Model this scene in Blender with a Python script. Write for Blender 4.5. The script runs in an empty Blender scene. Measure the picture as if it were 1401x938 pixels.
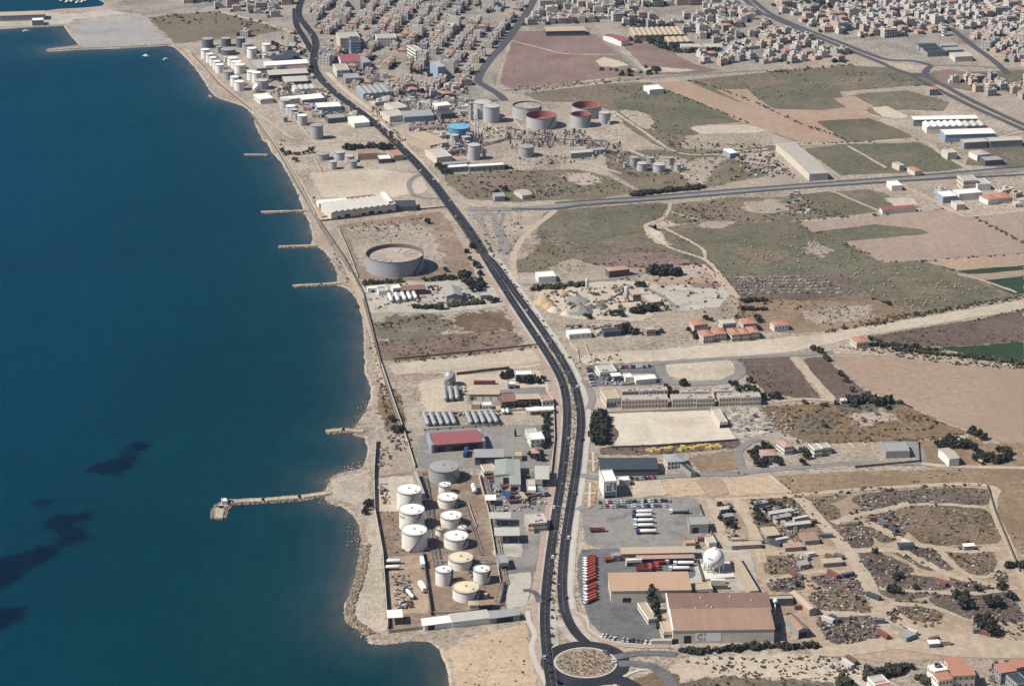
import bpy, math, random
import numpy as np
from mathutils import Vector

# ------------------------------------------------------------------ camera, sky, sun, exposure
sc = bpy.context.scene
COL = sc.collection
F_PX, CAM_H, PITCH = 3220.0, 650.0, math.radians(21.0)   # focal length in photo pixels (1401 wide), metres, tilt
cam_d = bpy.data.cameras.new('camera')
cam_d.sensor_fit = 'HORIZONTAL'; cam_d.sensor_width = 36.0
cam_d.lens = 36.0 * F_PX / 1401.0
cam_d.clip_start = 1.0; cam_d.clip_end = 60000.0
cam = bpy.data.objects.new('camera', cam_d); COL.objects.link(cam)
cam.location = (0, 0, CAM_H); cam.rotation_euler = (math.pi/2 - PITCH, 0, 0)
sc.camera = cam

SUN_EL, SUN_AZ = math.radians(47.5), math.radians(14.0)    # shadows fall to +x, turned 14 deg towards +y
w = bpy.data.worlds.new('World'); sc.world = w; w.use_nodes = True
nt = w.node_tree; nt.nodes.clear()
out = nt.nodes.new('ShaderNodeOutputWorld'); bg = nt.nodes.new('ShaderNodeBackground')
sky = nt.nodes.new('ShaderNodeTexSky'); sky.sky_type = 'NISHITA'; sky.sun_disc = False
sky.sun_elevation = SUN_EL
sdir = Vector((-math.cos(SUN_AZ)*math.cos(SUN_EL), -math.sin(SUN_AZ)*math.cos(SUN_EL), math.sin(SUN_EL)))  # towards the sun
sky.sun_rotation = math.atan2(sdir.x, sdir.y)
sky.altitude = 100; sky.air_density = 1.0; sky.dust_density = 1.0; sky.ozone_density = 1.0
bg.inputs['Strength'].default_value = 0.052
nt.links.new(sky.outputs[0], bg.inputs[0]); nt.links.new(bg.outputs[0], out.inputs[0])
sun_d = bpy.data.lights.new('sun', 'SUN'); sun_d.energy = 4.2; sun_d.angle = math.radians(0.53)
sun_d.color = (1.0, 0.945, 0.86)
sun = bpy.data.objects.new('sun', sun_d); COL.objects.link(sun); sun.location = (-800, 1200, 1500)
sun.rotation_euler = (-sdir).to_track_quat('-Z', 'Y').to_euler()
sc.view_settings.view_transform = 'Standard'; sc.view_settings.look = 'None'
sc.view_settings.gamma = 1.0; sc.view_settings.use_curve_mapping = False
sc.view_settings.exposure = 0.76

# ------------------------------------------------------------------ helpers
random.seed(7); R = random.Random(11)
CT, ST = math.cos(PITCH), math.sin(PITCH)
def P(px, py, z=0.0):
    """photo pixel -> point on the horizontal plane z"""
    a = (px - 700.5)/F_PX; b = -(py - 469.0)/F_PX
    dx, dy, dz = a, CT + b*ST, -ST + b*CT
    t = (CAM_H - z)/(-dz)
    return Vector((dx*t, dy*t, z))
def proj(p):
    x, y, z = p[0], p[1], p[2]-CAM_H
    dpt = y*CT - z*ST
    return (700.5 + F_PX*x/dpt, 469.0 - F_PX*(y*ST + z*CT)/dpt)
def S(py):
    return (F_PX*ST + (py-469.0)*CT)/CAM_H
def height_at(base, py):
    lo, hi = 0.0, 120.0
    for _ in range(40):
        m = (lo+hi)/2
        if proj((base[0], base[1], base[2]+m))[1] > py: lo = m
        else: hi = m
    return lo
def lin(c):
    c = c/255.0
    return c/12.92 if c <= 0.04045 else ((c+0.055)/1.055)**2.4
KALB = 0.62; SATK = 0.96
def alb(rgb, k=None):
    k = KALB if k is None else k
    g = sum(rgb)/3.0; rgb = [g+(c-g)*SATK for c in rgb]
    return tuple(min(0.85, lin(c)*k) for c in rgb)

def new_obj(name, me, parent=None):
    o = bpy.data.objects.new(name, me); COL.objects.link(o)
    if parent is not None: o.parent = parent
    return o
def tag(o, label=None, cat=None, group=None, kind=None):
    if label: o['label'] = label
    if cat: o['category'] = cat
    if group: o['group'] = group
    if kind: o['kind'] = kind
    return o
def empty(name, loc, rz=0.0):
    o = new_obj(name, None); o.location = loc; o.rotation_euler = (0, 0, rz)
    o.empty_display_size = 0.5
    return o
def copy_tree(o, parent=None):
    c = o.copy(); COL.objects.link(c); c.parent = parent
    for ch in KIDS.get(o.name, []): copy_tree(ch, c)
    return c
KIDS = {}

class MB:
    def __init__(s): s.v = []; s.f = []; s.m = []; s.sm = []
    def face(s, pts, m=0, sm=False):
        n = len(s.v); s.v.extend([tuple(p) for p in pts]); s.f.append(tuple(range(n, n+len(pts)))); s.m.append(m); s.sm.append(sm)
    def box(s, x0, x1, y0, y1, z0, z1, m=0, mt=None, bottom=False):
        a = [(x0,y0,z0),(x1,y0,z0),(x1,y1,z0),(x0,y1,z0),(x0,y0,z1),(x1,y0,z1),(x1,y1,z1),(x0,y1,z1)]
        n = len(s.v); s.v.extend(a)
        fs = [(0,1,5,4),(1,2,6,5),(2,3,7,6),(3,0,4,7),(4,5,6,7)] + ([(3,2,1,0)] if bottom else [])
        for i, q in enumerate(fs):
            s.f.append(tuple(n+k for k in q)); s.m.append(mt if (i == 4 and mt is not None) else m); s.sm.append(False)
    def rbox(s, cx, cy, w, d, z0, z1, a=0.0, m=0, mt=None, tilt=0.0):
        c, n_ = math.cos(a), math.sin(a); n = len(s.v)
        for z in (z0, z1):
            for (x, y) in ((-w/2,-d/2),(w/2,-d/2),(w/2,d/2),(-w/2,d/2)):
                s.v.append((cx+x*c-y*n_, cy+x*n_+y*c, z + tilt*x))
        for i, q in enumerate([(0,1,5,4),(1,2,6,5),(2,3,7,6),(3,0,4,7),(4,5,6,7)]):
            s.f.append(tuple(n+k for k in q)); s.m.append(mt if (i == 4 and mt is not None) else m); s.sm.append(False)
    def cyl(s, cx, cy, z0, z1, r, seg=16, m=0, top=None, r2=None, inward=False, sm=True, peak=0.0):
        r2 = r if r2 is None else r2; n = len(s.v)
        for k in range(seg):
            a = 2*math.pi*k/seg; c, d = math.cos(a), math.sin(a)
            s.v.append((cx+r*c, cy+r*d, z0)); s.v.append((cx+r2*c, cy+r2*d, z1))
        for k in range(seg):
            k2 = (k+1) % seg; q = (n+2*k, n+2*k2, n+2*k2+1, n+2*k+1)
            s.f.append(q[::-1] if inward else q); s.m.append(m); s.sm.append(sm)
        if top is not None:
            if peak:
                s.v.append((cx, cy, z1+peak)); c_ = len(s.v)-1
                for k in range(seg):
                    s.f.append((n+2*k+1, n+2*((k+1) % seg)+1, c_)); s.m.append(top); s.sm.append(False)
            else:
                s.f.append(tuple(n+2*k+1 for k in range(seg))); s.m.append(top); s.sm.append(False)
    def tube(s, a, b, r, seg=6, m=0, caps=True, sm=True):
        a = Vector(a); b = Vector(b); d = (b-a)
        if d.length < 1e-6: return
        d.normalize(); u = d.orthogonal().normalized(); v = d.cross(u); n = len(s.v)
        for k in range(seg):
            t = 2*math.pi*k/seg; o = u*(r*math.cos(t)) + v*(r*math.sin(t))
            s.v.append(tuple(a+o)); s.v.append(tuple(b+o))
        for k in range(seg):
            k2 = (k+1) % seg
            s.f.append((n+2*k, n+2*k2, n+2*k2+1, n+2*k+1)); s.m.append(m); s.sm.append(sm)
        if caps:
            s.f.append(tuple(n+2*k+1 for k in range(seg))); s.m.append(m); s.sm.append(False)
            s.f.append(tuple(n+2*k for k in range(seg))[::-1]); s.m.append(m); s.sm.append(False)
    def capsule(s, a, b, r, seg=12, rings=4, m=0):
        """horizontal vessel with domed ends"""
        a = Vector(a); b = Vector(b); d = (b-a).normalized(); u = d.orthogonal().normalized(); v = d.cross(u)
        prof = []
        for i in range(rings+1):
            t = math.pi/2*i/rings; prof.append((a - d*(r*0.8*math.cos(t)), max(r*math.sin(t), 0.02)))
        for i in range(rings, -1, -1):
            t = math.pi/2*i/rings; prof.append((b + d*(r*0.8*math.cos(t)), max(r*math.sin(t), 0.02)))
        s.loft(prof, u, v, seg, m)
    def loft(s, prof, u, v, seg, m=0, sm=True):
        n = len(s.v)
        for (c, r) in prof:
            for k in range(seg):
                t = 2*math.pi*k/seg; s.v.append(tuple(c + u*(r*math.cos(t)) + v*(r*math.sin(t))))
        for i in range(len(prof)-1):
            for k in range(seg):
                k2 = (k+1) % seg
                s.f.append((n+i*seg+k, n+i*seg+k2, n+(i+1)*seg+k2, n+(i+1)*seg+k)); s.m.append(m); s.sm.append(sm)
    def sphere(s, c, r, seg=24, rings=14, m=0):
        prof = []
        for i in range(rings+1):
            t = math.pi*i/rings; prof.append((Vector((c[0], c[1], c[2]-r*math.cos(t))), max(r*math.sin(t), 0.005)))
        s.loft(prof, Vector((1,0,0)), Vector((0,1,0)), seg, m)
    def add(s, o, dx=0, dy=0, dz=0, a=0.0, sc_=1.0, mo=0):
        n = len(s.v); c, d = math.cos(a)*sc_, math.sin(a)*sc_
        s.v.extend([(dx+x*c-y*d, dy+x*d+y*c, dz+z*sc_) for x, y, z in o.v])
        s.f.extend([tuple(n+k for k in q) for q in o.f]); s.m.extend([k+mo for k in o.m]); s.sm.extend(o.sm)
    def mesh(s, name, mats):
        me = bpy.data.meshes.new(name); me.from_pydata(s.v, [], s.f)
        for m in (mats if isinstance(mats, (list, tuple)) else [mats]): me.materials.append(m)
        me.polygons.foreach_set('material_index', s.m); me.polygons.foreach_set('use_smooth', s.sm)
        me.update(); return me
    def build(s, name, mats, parent=None, loc=None, rz=0.0):
        o = new_obj(name, s.mesh(name, mats), parent)
        if loc is not None: o.location = loc
        o.rotation_euler = (0, 0, rz)
        if parent is not None: KIDS.setdefault(parent.name, []).append(o)
        return o

def ordinal(n):
    w_ = ['first','second','third','fourth','fifth','sixth','seventh','eighth','ninth','tenth','eleventh','twelfth','thirteenth','fourteenth','fifteenth','sixteenth','seventeenth','eighteenth','nineteenth','twentieth']
    if n <= 20: return w_[n-1]
    t = {2:'twenty',3:'thirty',4:'forty',5:'fifty',6:'sixty'}[n//10]
    return t + ('-' + w_[n % 10 - 1] if n % 10 else 'th')

# ------------------------------------------------------------------ materials
MATS = {}
def nodes(m):
    m.use_nodes = True; t = m.node_tree; t.nodes.clear()
    o = t.nodes.new('ShaderNodeOutputMaterial'); b = t.nodes.new('ShaderNodeBsdfPrincipled')
    t.links.new(b.outputs[0], o.inputs[0]); return t, b, o
def N(t, kind, **kw):
    n = t.nodes.new(kind)
    for k, v in kw.items():
        if k in ('operation', 'blend_type', 'data_type', 'noise_dimensions', 'attribute_name', 'wave_type', 'bands_direction', 'feature', 'vector_type'): setattr(n, k, v)
    return n
def noise(t, vec, scale, detail=3.0, rough=0.55, dist=0.0):
    n = t.nodes.new('ShaderNodeTexNoise'); n.inputs['Scale'].default_value = scale; n.inputs['Detail'].default_value = detail
    n.inputs['Roughness'].default_value = rough; n.inputs['Distortion'].default_value = dist
    t.links.new(vec, n.inputs['Vector']); return n.outputs['Fac']
def rampf(t, fac, lo, hi, a=0.0, b=1.0):
    n = t.nodes.new('ShaderNodeMapRange'); n.inputs['From Min'].default_value = lo; n.inputs['From Max'].default_value = hi
    n.inputs['To Min'].default_value = a; n.inputs['To Max'].default_value = b; t.links.new(fac, n.inputs['Value']); return n.outputs['Result']
def mixc(t, fac, a, b, blend='MIX'):
    n = t.nodes.new('ShaderNodeMix'); n.data_type = 'RGBA'; n.blend_type = blend; n.clamp_factor = True
    for sock, v in ((n.inputs[0], fac), (n.inputs[6], a), (n.inputs[7], b)):
        if isinstance(v, (int, float)): sock.default_value = v
        elif isinstance(v, tuple): sock.default_value = v + (1.0,) if len(v) == 3 else v
        else: t.links.new(v, sock)
    return n.outputs[2]
def mathn(t, op, a, b=0.0):
    n = t.nodes.new('ShaderNodeMath'); n.operation = op
    for sock, v in ((n.inputs[0], a), (n.inputs[1], b)):
        if isinstance(v, (int, float)): sock.default_value = v
        else: t.links.new(v, sock)
    return n.outputs[0]
def vscale(t, vec, xyz, rot=0.0):
    n = t.nodes.new('ShaderNodeMapping'); n.inputs['Scale'].default_value = xyz; n.inputs['Rotation'].default_value = (0, 0, rot)
    t.links.new(vec, n.inputs['Vector']); return n.outputs[0]
def pos(t): return t.nodes.new('ShaderNodeNewGeometry').outputs['Position']
def objc(t): return t.nodes.new('ShaderNodeTexCoord').outputs['Object']
def scl(c, k): return tuple(min(0.9, x*k) for x in c)

def paint(key, rgb, rough=0.6, var=0.12, streak=0.0, scale=0.25, metal=0.0, spec=0.3, stain=None, k=None):
    """painted / plastered / metal surface with soft wear; streak > 0 runs stains down the walls"""
    if key in MATS: return MATS[key]
    m = bpy.data.materials.new(key); t, b, o = nodes(m); c = alb(rgb, k)
    ve = objc(t)
    n1 = noise(t, ve, scale, 4.0, 0.6)
    col = mixc(t, rampf(t, n1, 0.3, 0.7), scl(c, 1-var), scl(c, 1+var*0.7))
    n3 = noise(t, pos(t), 0.9, 3.0, 0.7)
    col = mixc(t, rampf(t, n3, 0.35, 0.75, 0.0, var*1.6), col, scl(c, 0.6))
    if streak:
        n2 = noise(t, vscale(t, ve, (1.3, 1.3, 0.07)), 1.0, 3.0, 0.6)
        sc_ = alb(stain, k) if stain else tuple(x*0.5 for x in c)
        col = mixc(t, rampf(t, n2, 0.5, 0.8, 0.0, streak), col, sc_)
    t.links.new(col, b.inputs['Base Color']); b.inputs['Roughness'].default_value = rough
    b.inputs['Metallic'].default_value = metal; b.inputs['Specular IOR Level'].default_value = spec
    MATS[key] = m; return m

def roofmat(key, rgb, var=0.15, rust=None, rustamt=0.35, rough=0.65, axis=0, k=None):
    """profiled sheet or tiled roof: stripes of sheets across local x (axis 0) or y, weathering along the fall"""
    if key in MATS: return MATS[key]
    m = bpy.data.materials.new(key); t, b, o = nodes(m); c = alb(rgb, k); ve = objc(t)
    s = (1.0, 0.06, 0.3) if axis == 0 else (0.06, 1.0, 0.3)
    n1 = noise(t, vscale(t, ve, s), 0.55, 3.0, 0.65)
    col = mixc(t, rampf(t, n1, 0.3, 0.7), scl(c, 1-var), scl(c, 1+var*0.8))
    n2 = noise(t, ve, 0.12, 4.0, 0.65)
    rc = alb(rust, k) if rust else tuple(x*0.65 for x in c)
    col = mixc(t, rampf(t, n2, 0.45, 0.75, 0.0, rustamt), col, rc)
    n3 = noise(t, ve, 0.8, 2.0, 0.6)
    col = mixc(t, rampf(t, n3, 0.5, 0.8, 0.0, 0.3), col, scl(c, 0.7))
    wv = t.nodes.new('ShaderNodeTexWave'); wv.wave_type = 'BANDS'; wv.bands_direction = 'X' if axis == 0 else 'Y'
    wv.inputs['Scale'].default_value = 0.9; t.links.new(ve, wv.inputs['Vector'])
    col = mixc(t, rampf(t, wv.outputs['Fac'], 0.0, 0.25, 0.22, 0.0), col, scl(c, 0.5))
    t.links.new(col, b.inputs['Base Color']); b.inputs['Roughness'].default_value = rough; b.inputs['Specular IOR Level'].default_value = 0.3
    MATS[key] = m; return m

def tankmat(key, rgb, stain, amt=0.35, rough=0.5, k=None):
    if key in MATS: return MATS[key]
    m = bpy.data.materials.new(key); t, b, o = nodes(m); c = alb(rgb, k); ve = objc(t)
    n1 = noise(t, vscale(t, ve, (1, 1, 0.10)), 0.5, 4.0, 0.65)
    col = mixc(t, rampf(t, n1, 0.35, 0.75, 0.0, amt), c, alb(stain, k))
    n2 = noise(t, ve, 0.25, 3.0)
    col = mixc(t, rampf(t, n2, 0.3, 0.7, 0.0, 0.16), col, tuple(x*0.6 for x in c))
    sp = t.nodes.new('ShaderNodeSeparateXYZ'); t.links.new(ve, sp.inputs[0])
    fr = mathn(t, 'FRACT', mathn(t, 'DIVIDE', sp.outputs[2], 2.2))
    col = mixc(t, rampf(t, fr, 0.0, 0.07, 0.16, 0.0), col, tuple(x*0.45 for x in c))
    t.links.new(col, b.inputs['Base Color']); b.inputs['Roughness'].default_value = rough; b.inputs['Specular IOR Level'].default_value = 0.35
    MATS[key] = m; return m

def ground(key, rgb, var=0.18, patch=None, pscale=0.02, plo=0.5, phi=0.62, speck=0.0, sscale=0.35, furrow=None, dark=None, big=0.006, rough=0.95, k=None, tracks=0.0, crumb=0.0, soft=True):
    if key in MATS: return MATS[key]
    m = bpy.data.materials.new(key); t, b, o = nodes(m); c = alb(rgb, k); ve = pos(t)
    n1 = noise(t, ve, big, 6.0, 0.65, 0.6); n2 = noise(t, ve, 0.07, 6.0, 0.7); n3 = noise(t, ve, 0.55, 3.0, 0.7); n9 = noise(t, ve, 0.22, 5.0, 0.75)
    col = mixc(t, rampf(t, n1, 0.36, 0.64), scl(c, 1-var*1.3), scl(c, 1+var*1.3))
    col = mixc(t, rampf(t, n2, 0.42, 0.66, 0.0, 0.7), col, scl(c, 1-var*1.5))
    col = mixc(t, rampf(t, n9, 0.50, 0.64, 0.0, 0.85), col, scl(c, 1+var*1.6))
    col = mixc(t, rampf(t, n9, 0.48, 0.36, 0.0, 0.85), col, scl(c, max(0.25, 1-var*2.4)))
    if patch:
        n4 = noise(t, ve, pscale, 6.0, 0.68, 0.6)
        col = mixc(t, rampf(t, n4, plo, phi), col, alb(patch, k))
    if furrow:
        ang, per, amt = furrow
        wv = t.nodes.new('ShaderNodeTexWave'); wv.wave_type = 'BANDS'; wv.bands_direction = 'X'
        wv.inputs['Scale'].default_value = 0.314/per; wv.inputs['Distortion'].default_value = 1.2; wv.inputs['Detail Scale'].default_value = 0.3; wv.inputs['Detail'].default_value = 2
        t.links.new(vscale(t, ve, (1, 1, 1), ang), wv.inputs['Vector'])
        nn = noise(t, vscale(t, ve, (1.0, 0.03, 1), ang), 0.12, 3.0)
        col = mixc(t, rampf(t, wv.outputs['Fac'], 0, 1, 0.0, amt), col, scl(c, 0.72))
        col = mixc(t, rampf(t, nn, 0.4, 0.7, 0.0, amt*1.3), col, scl(c, 0.7))
    if tracks:
        nn = noise(t, vscale(t, ve, (1.0, 0.12, 1), 0.5), 0.10, 3.0, 0.5, 1.5)
        col = mixc(t, rampf(t, nn, 0.5, 0.62, 0.0, tracks), col, scl(c, 1.3))
        nn = noise(t, vscale(t, ve, (0.15, 1.0, 1), -0.2), 0.10, 3.0, 0.5, 1.5)
        col = mixc(t, rampf(t, nn, 0.54, 0.66, 0.0, tracks), col, scl(c, 0.68))
    if speck:
        n5 = noise(t, ve, sscale, 3.0, 0.7); n6 = noise(t, ve, 0.02, 3.0, 0.6)
        th = mathn(t, 'ADD', n5, mathn(t, 'MULTIPLY', mathn(t, 'SUBTRACT', n6, 0.5), 0.6))
        col = mixc(t, rampf(t, th, 0.53, 0.60, 0.0, min(0.9, speck*1.5)), col, alb(dark or (72, 68, 52), k))
    if crumb:
        n7 = noise(t, ve, 0.5, 2.0, 0.6); n8 = noise(t, ve, 0.015, 3.0)
        th = mathn(t, 'ADD', n7, mathn(t, 'MULTIPLY', mathn(t, 'SUBTRACT', n8, 0.5), 0.5))
        col = mixc(t, rampf(t, th, 0.55, 0.62, 0.0, min(0.9, crumb*1.6)), col, scl(c, 1.45))
    col = mixc(t, rampf(t, n3, 0.45, 0.7, 0.0, min(0.6, var*2.4)), col, scl(c, 0.66))
    t.links.new(col, b.inputs['Base Color']); b.inputs['Roughness'].default_value = rough; b.inputs['Specular IOR Level'].default_value = 0.15
    if soft:                                                   # ragged border: signed distance to the outline, warped by noise
        an = t.nodes.new('ShaderNodeAttribute'); an.attribute_name = 'sd'; sd = an.outputs['Fac']
        ne = mathn(t, 'MULTIPLY', mathn(t, 'SUBTRACT', noise(t, ve, 0.10, 7.0, 0.72, 0.5), 0.5), 3.4)
        al = mathn(t, 'MAXIMUM', rampf(t, mathn(t, 'ADD', mathn(t, 'SUBTRACT', sd, 10.0), ne), -0.12, 0.12), mathn(t, 'LESS_THAN', sd, 0.5))
        t.links.new(al, b.inputs['Alpha'])
    bp = t.nodes.new('ShaderNodeBump'); bp.inputs['Strength'].default_value = 0.5; bp.inputs['Distance'].default_value = 0.6
    t.links.new(n2, bp.inputs['Height']); t.links.new(bp.outputs[0], b.inputs['Normal'])
    MATS[key] = m; return m

def leafmat(key, rgb, k=None):
    if key in MATS: return MATS[key]
    m = bpy.data.materials.new(key); t, b, o = nodes(m); c = alb(rgb, k)
    oi = t.nodes.new('ShaderNodeObjectInfo')
    n1 = noise(t, pos(t), 0.8, 2.0)
    col = mixc(t, rampf(t, n1, 0.3, 0.7), scl(c, 0.65), scl(c, 1.35))
    col = mixc(t, rampf(t, oi.outputs['Random'], 0, 1, 0.0, 0.45), col, (c[0]*1.5, c[1]*1.15, c[2]*1.0))
    t.links.new(col, b.inputs['Base Color']); b.inputs['Roughness'].default_value = 0.75; b.inputs['Specular IOR Level'].default_value = 0.2
    MATS[key] = m; return m
# ------------------------------------------------------------------ land, sea, fields, roads
def pip(x, y, poly):
    ins = False; n = len(poly); j = n-1
    for i in range(n):
        xi, yi = poly[i]; xj, yj = poly[j]
        if (yi > y) != (yj > y) and x < (xj-xi)*(y-yi)/(yj-yi) + xi: ins = not ins
        j = i
    return ins
def ragged(pts, amp, rnd, minlen=5.0):
    """fractal midpoint displacement of a closed world outline"""
    out_ = []
    def sub(a, b, am, lev):
        d = math.hypot(b[0]-a[0], b[1]-a[1])
        if d < minlen or lev == 0: out_.append(a); return
        mx, my = (a[0]+b[0])/2, (a[1]+b[1])/2
        o = rnd.gauss(0, 1)*min(am, d*0.09)
        nx, ny = -(b[1]-a[1])/d, (b[0]-a[0])/d
        mid = (mx+nx*o, my+ny*o)
        sub(a, mid, am*0.72, lev-1); sub(mid, b, am*0.72, lev-1)
    for i in range(len(pts)):
        sub(pts[i], pts[(i+1) % len(pts)], amp, 6)
    return out_
def catmull(pts, n=8, closed=False):
    r = []; L = len(pts)
    rng = range(L if closed else L-1)
    for i in rng:
        if closed: p0, p1, p2, p3 = pts[i-1], pts[i], pts[(i+1) % L], pts[(i+2) % L]
        else: p0, p1, p2, p3 = pts[max(i-1, 0)], pts[i], pts[i+1], pts[min(i+2, L-1)]
        for k in range(n):
            t = k/n
            r.append(tuple(0.5*((2*p1[j]) + (-p0[j]+p2[j])*t + (2*p0[j]-5*p1[j]+4*p2[j]-p3[j])*t*t + (-p0[j]+3*p1[j]-3*p2[j]+p3[j])*t**3) for j in range(2)))
    if not closed: r.append(tuple(pts[-1][:2]))
    return r
LEVELS = []      # (z, outline, bbox) of every sheet, for standing things on it
LSTEP = 0.05
NLV = {}
def zlev(lvl):
    NLV[lvl] = NLV.get(lvl, 0)+1; return lvl*LSTEP + NLV[lvl]*0.0006
def reg(z, o):
    xs = [p[0] for p in o]; ys = [p[1] for p in o]
    LEVELS.append((z, o, (min(xs), max(xs), min(ys), max(ys))))
def gz(x, y):
    z = 0.0
    for (l, o, bb) in LEVELS:
        if l > z and bb[0] <= x <= bb[1] and bb[2] <= y <= bb[3] and pip(x, y, o): z = l
    return z
def G(px, py):
    p = P(px, py); p.z = gz(p.x, p.y); return p
def sheet(name, m, lvl, px, amp=1.5, smooth=False, world=False, kind='structure', label=None):
    rnd = random.Random(hash(tuple(px[0])) & 0xffff)
    pts = [tuple(p) for p in px] if world else [tuple(P(*p)[:2]) for p in px]
    if smooth: pts = catmull(pts, 5, True)
    if amp >= 1.0 and not world:
        z = zlev(lvl); amp2 = amp*1.5; X = np.array(pts); c_ = 5.0 if len(pts) else 0
        x0, y0 = X.min(0)-amp2*1.2; x1, y1 = X.max(0)+amp2*1.2
        c_ = max(3.0, min(7.0, math.sqrt((x1-x0)*(y1-y0)/6000.0)))
        gx = np.arange(x0, x1+c_, c_); gy = np.arange(y0, y1+c_*1.6, c_*1.6); XX, YY = np.meshgrid(gx, gy); pp = np.stack([XX.ravel(), YY.ravel()], 1)
        dist = np.full(len(pp), 1e9); ins = np.zeros(len(pp), bool); nx2 = np.roll(X, -1, 0)
        for a, b in zip(X, nx2):
            d = b-a; t = np.clip(((pp-a) @ d)/max(d @ d, 1e-9), 0, 1); dist = np.minimum(dist, np.hypot(*(pp-a-t[:, None]*d).T))
            if a[1] != b[1]: ins ^= ((a[1] > pp[:, 1]) != (b[1] > pp[:, 1])) & (pp[:, 0] < (b[0]-a[0])*(pp[:, 1]-a[1])/(b[1]-a[1])+a[0])
        sd = np.where(ins, dist, -dist); keep = sd > -amp2*1.7; W_ = len(gx)
        me = bpy.data.meshes.new(name); fs = []; idx = {}
        for j in range(len(gy)-1):
            for i in range(W_-1):
                q = (j*W_+i, j*W_+i+1, (j+1)*W_+i+1, (j+1)*W_+i)
                if keep[q[0]] or keep[q[1]] or keep[q[2]] or keep[q[3]]: fs.append(q)
        used = sorted({k for q in fs for k in q}); mp = {k: n_ for n_, k in enumerate(used)}
        me.from_pydata([(pp[k][0], pp[k][1], z) for k in used], [], [tuple(mp[k] for k in q) for q in fs])
        at = me.attributes.new('sd', 'FLOAT', 'POINT'); at.data.foreach_set('value', (10.0+np.clip(sd[used]/amp2, -3, 5)).astype(np.float32))
        me.materials.append(m); o = new_obj(name, me); o['kind'] = kind; reg(z, pts); return o
    if amp: pts = ragged(pts, amp, rnd)
    z = zlev(lvl)
    mb = MB(); a = sum(pts[i][0]*pts[(i+1) % len(pts)][1]-pts[(i+1) % len(pts)][0]*pts[i][1] for i in range(len(pts)))
    if a < 0: pts = pts[::-1]
    mb.face([(x, y, z) for x, y in pts]); o = mb.build(name, m); o['kind'] = kind
    if label: o['label'] = label
    reg(z, pts); return o
def ribbon_pts(pts, wd):
    L = []; Rr = []
    for i, p in enumerate(pts):
        a = pts[max(i-1, 0)]; b = pts[min(i+1, len(pts)-1)]
        d = math.hypot(b[0]-a[0], b[1]-a[1]) or 1e-6
        nx, ny = -(b[1]-a[1])/d, (b[0]-a[0])/d
        ww = wd[0] + (wd[1]-wd[0])*i/(len(pts)-1) if isinstance(wd, tuple) else wd
        L.append((p[0]+nx*ww/2, p[1]+ny*ww/2)); Rr.append((p[0]-nx*ww/2, p[1]-ny*ww/2))
    return L, Rr
ROADS = []
def road(name, m, lvl, px, wd, n=6, kind='structure', closed=False, amp=0.0, block=True):
    pts = catmull([tuple(P(*p)[:2]) for p in px], n, closed)
    if closed: pts.append(pts[0]); 
    L, Rr = ribbon_pts(pts, wd)
    if amp:
        rnd = random.Random(len(px)*7+int(px[0][0]))
        L = [(x+rnd.gauss(0, amp), y+rnd.gauss(0, amp)) for x, y in L]; Rr = [(x+rnd.gauss(0, amp), y+rnd.gauss(0, amp)) for x, y in Rr]
    z = zlev(lvl); mb = MB()
    for i in range(len(pts)-1):
        mb.face([(*Rr[i], z), (*Rr[i+1], z), (*L[i+1], z), (*L[i], z)])
    o = mb.build(name, m); o['kind'] = kind
    reg(z, L + Rr[::-1])
    if block: ROADS.append((pts, (wd if not isinstance(wd, tuple) else max(wd))/2))
    return o, pts
def near_road(x, y, extra):
    for pts, hw in ROADS:
        for i in range(0, len(pts)-1):
            ax, ay = pts[i]; bx, by = pts[i+1]
            dx, dy = bx-ax, by-ay; q = dx*dx+dy*dy or 1e-9
            t = max(0, min(1, ((x-ax)*dx+(y-ay)*dy)/q))
            if (x-ax-dx*t)**2 + (y-ay-dy*t)**2 < (hw+extra)**2: return True
    return False

SAND = ground('sandy_ground', (186,172,156), var=0.2, patch=(160,146,128), pscale=0.015, plo=0.48, phi=0.66, speck=0.45, sscale=0.3, dark=(112,102,84), tracks=0.18, crumb=0.25)
TOWNG = ground('town_ground', (172,162,152), var=0.15, patch=(140,132,120), pscale=0.03, speck=0.4, dark=(96,92,78), tracks=0.2, crumb=0.2)
PALE = ground('pale_earth', (208,194,174), var=0.10, patch=(186,170,150), pscale=0.02, plo=0.5, phi=0.7, tracks=0.22, speck=0.15, dark=(150,135,112))
BEACH = ground('beach_sand', (190,178,160), var=0.12, patch=(165,152,136), pscale=0.05, crumb=0.3)
DUST = ground('dusty_track', (196,178,156), var=0.10, tracks=0.25)
CONC = ground('concrete_yard', (196,188,176), var=0.10, patch=(168,160,150), pscale=0.04, tracks=0.1)
PAVE = ground('paved_lot', (152,147,142), var=0.10, patch=(128,124,122), pscale=0.03, tracks=0.2)
ASPH = ground('worn_asphalt', (118,116,117), var=0.12, patch=(94,93,96), pscale=0.03, tracks=0.2)
DARKASPH = ground('dark_asphalt', (51,52,58), var=0.14, patch=(64,64,69), pscale=0.05, tracks=0.12)
GREYROAD = ground('grey_road', (150,146,142), var=0.08, patch=(134,131,128), pscale=0.05)
FARROAD = ground('far_road_asphalt', (92,92,98), var=0.08)
SIDEWALK = ground('red_paving', (186,162,148), var=0.08, tracks=0.1)
KERB = ground('kerb_concrete', (205,198,188), var=0.05)
LINE = paint('road_marking_paint', (168,168,166), 0.8, 0.3)
BROWN = ground('brown_stubble', (152,128,120), var=0.16, patch=(136,112,106), pscale=0.012, furrow=(1.35, 6.0, 0.2), speck=0.2, dark=(104,84,74))
OLIVE = ground('olive_scrub', (133,122,104), var=0.28, big=0.012, patch=(114,112,92), pscale=0.014, plo=0.46, phi=0.62, speck=0.35, dark=(78,78,56), crumb=0.12)
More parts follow.
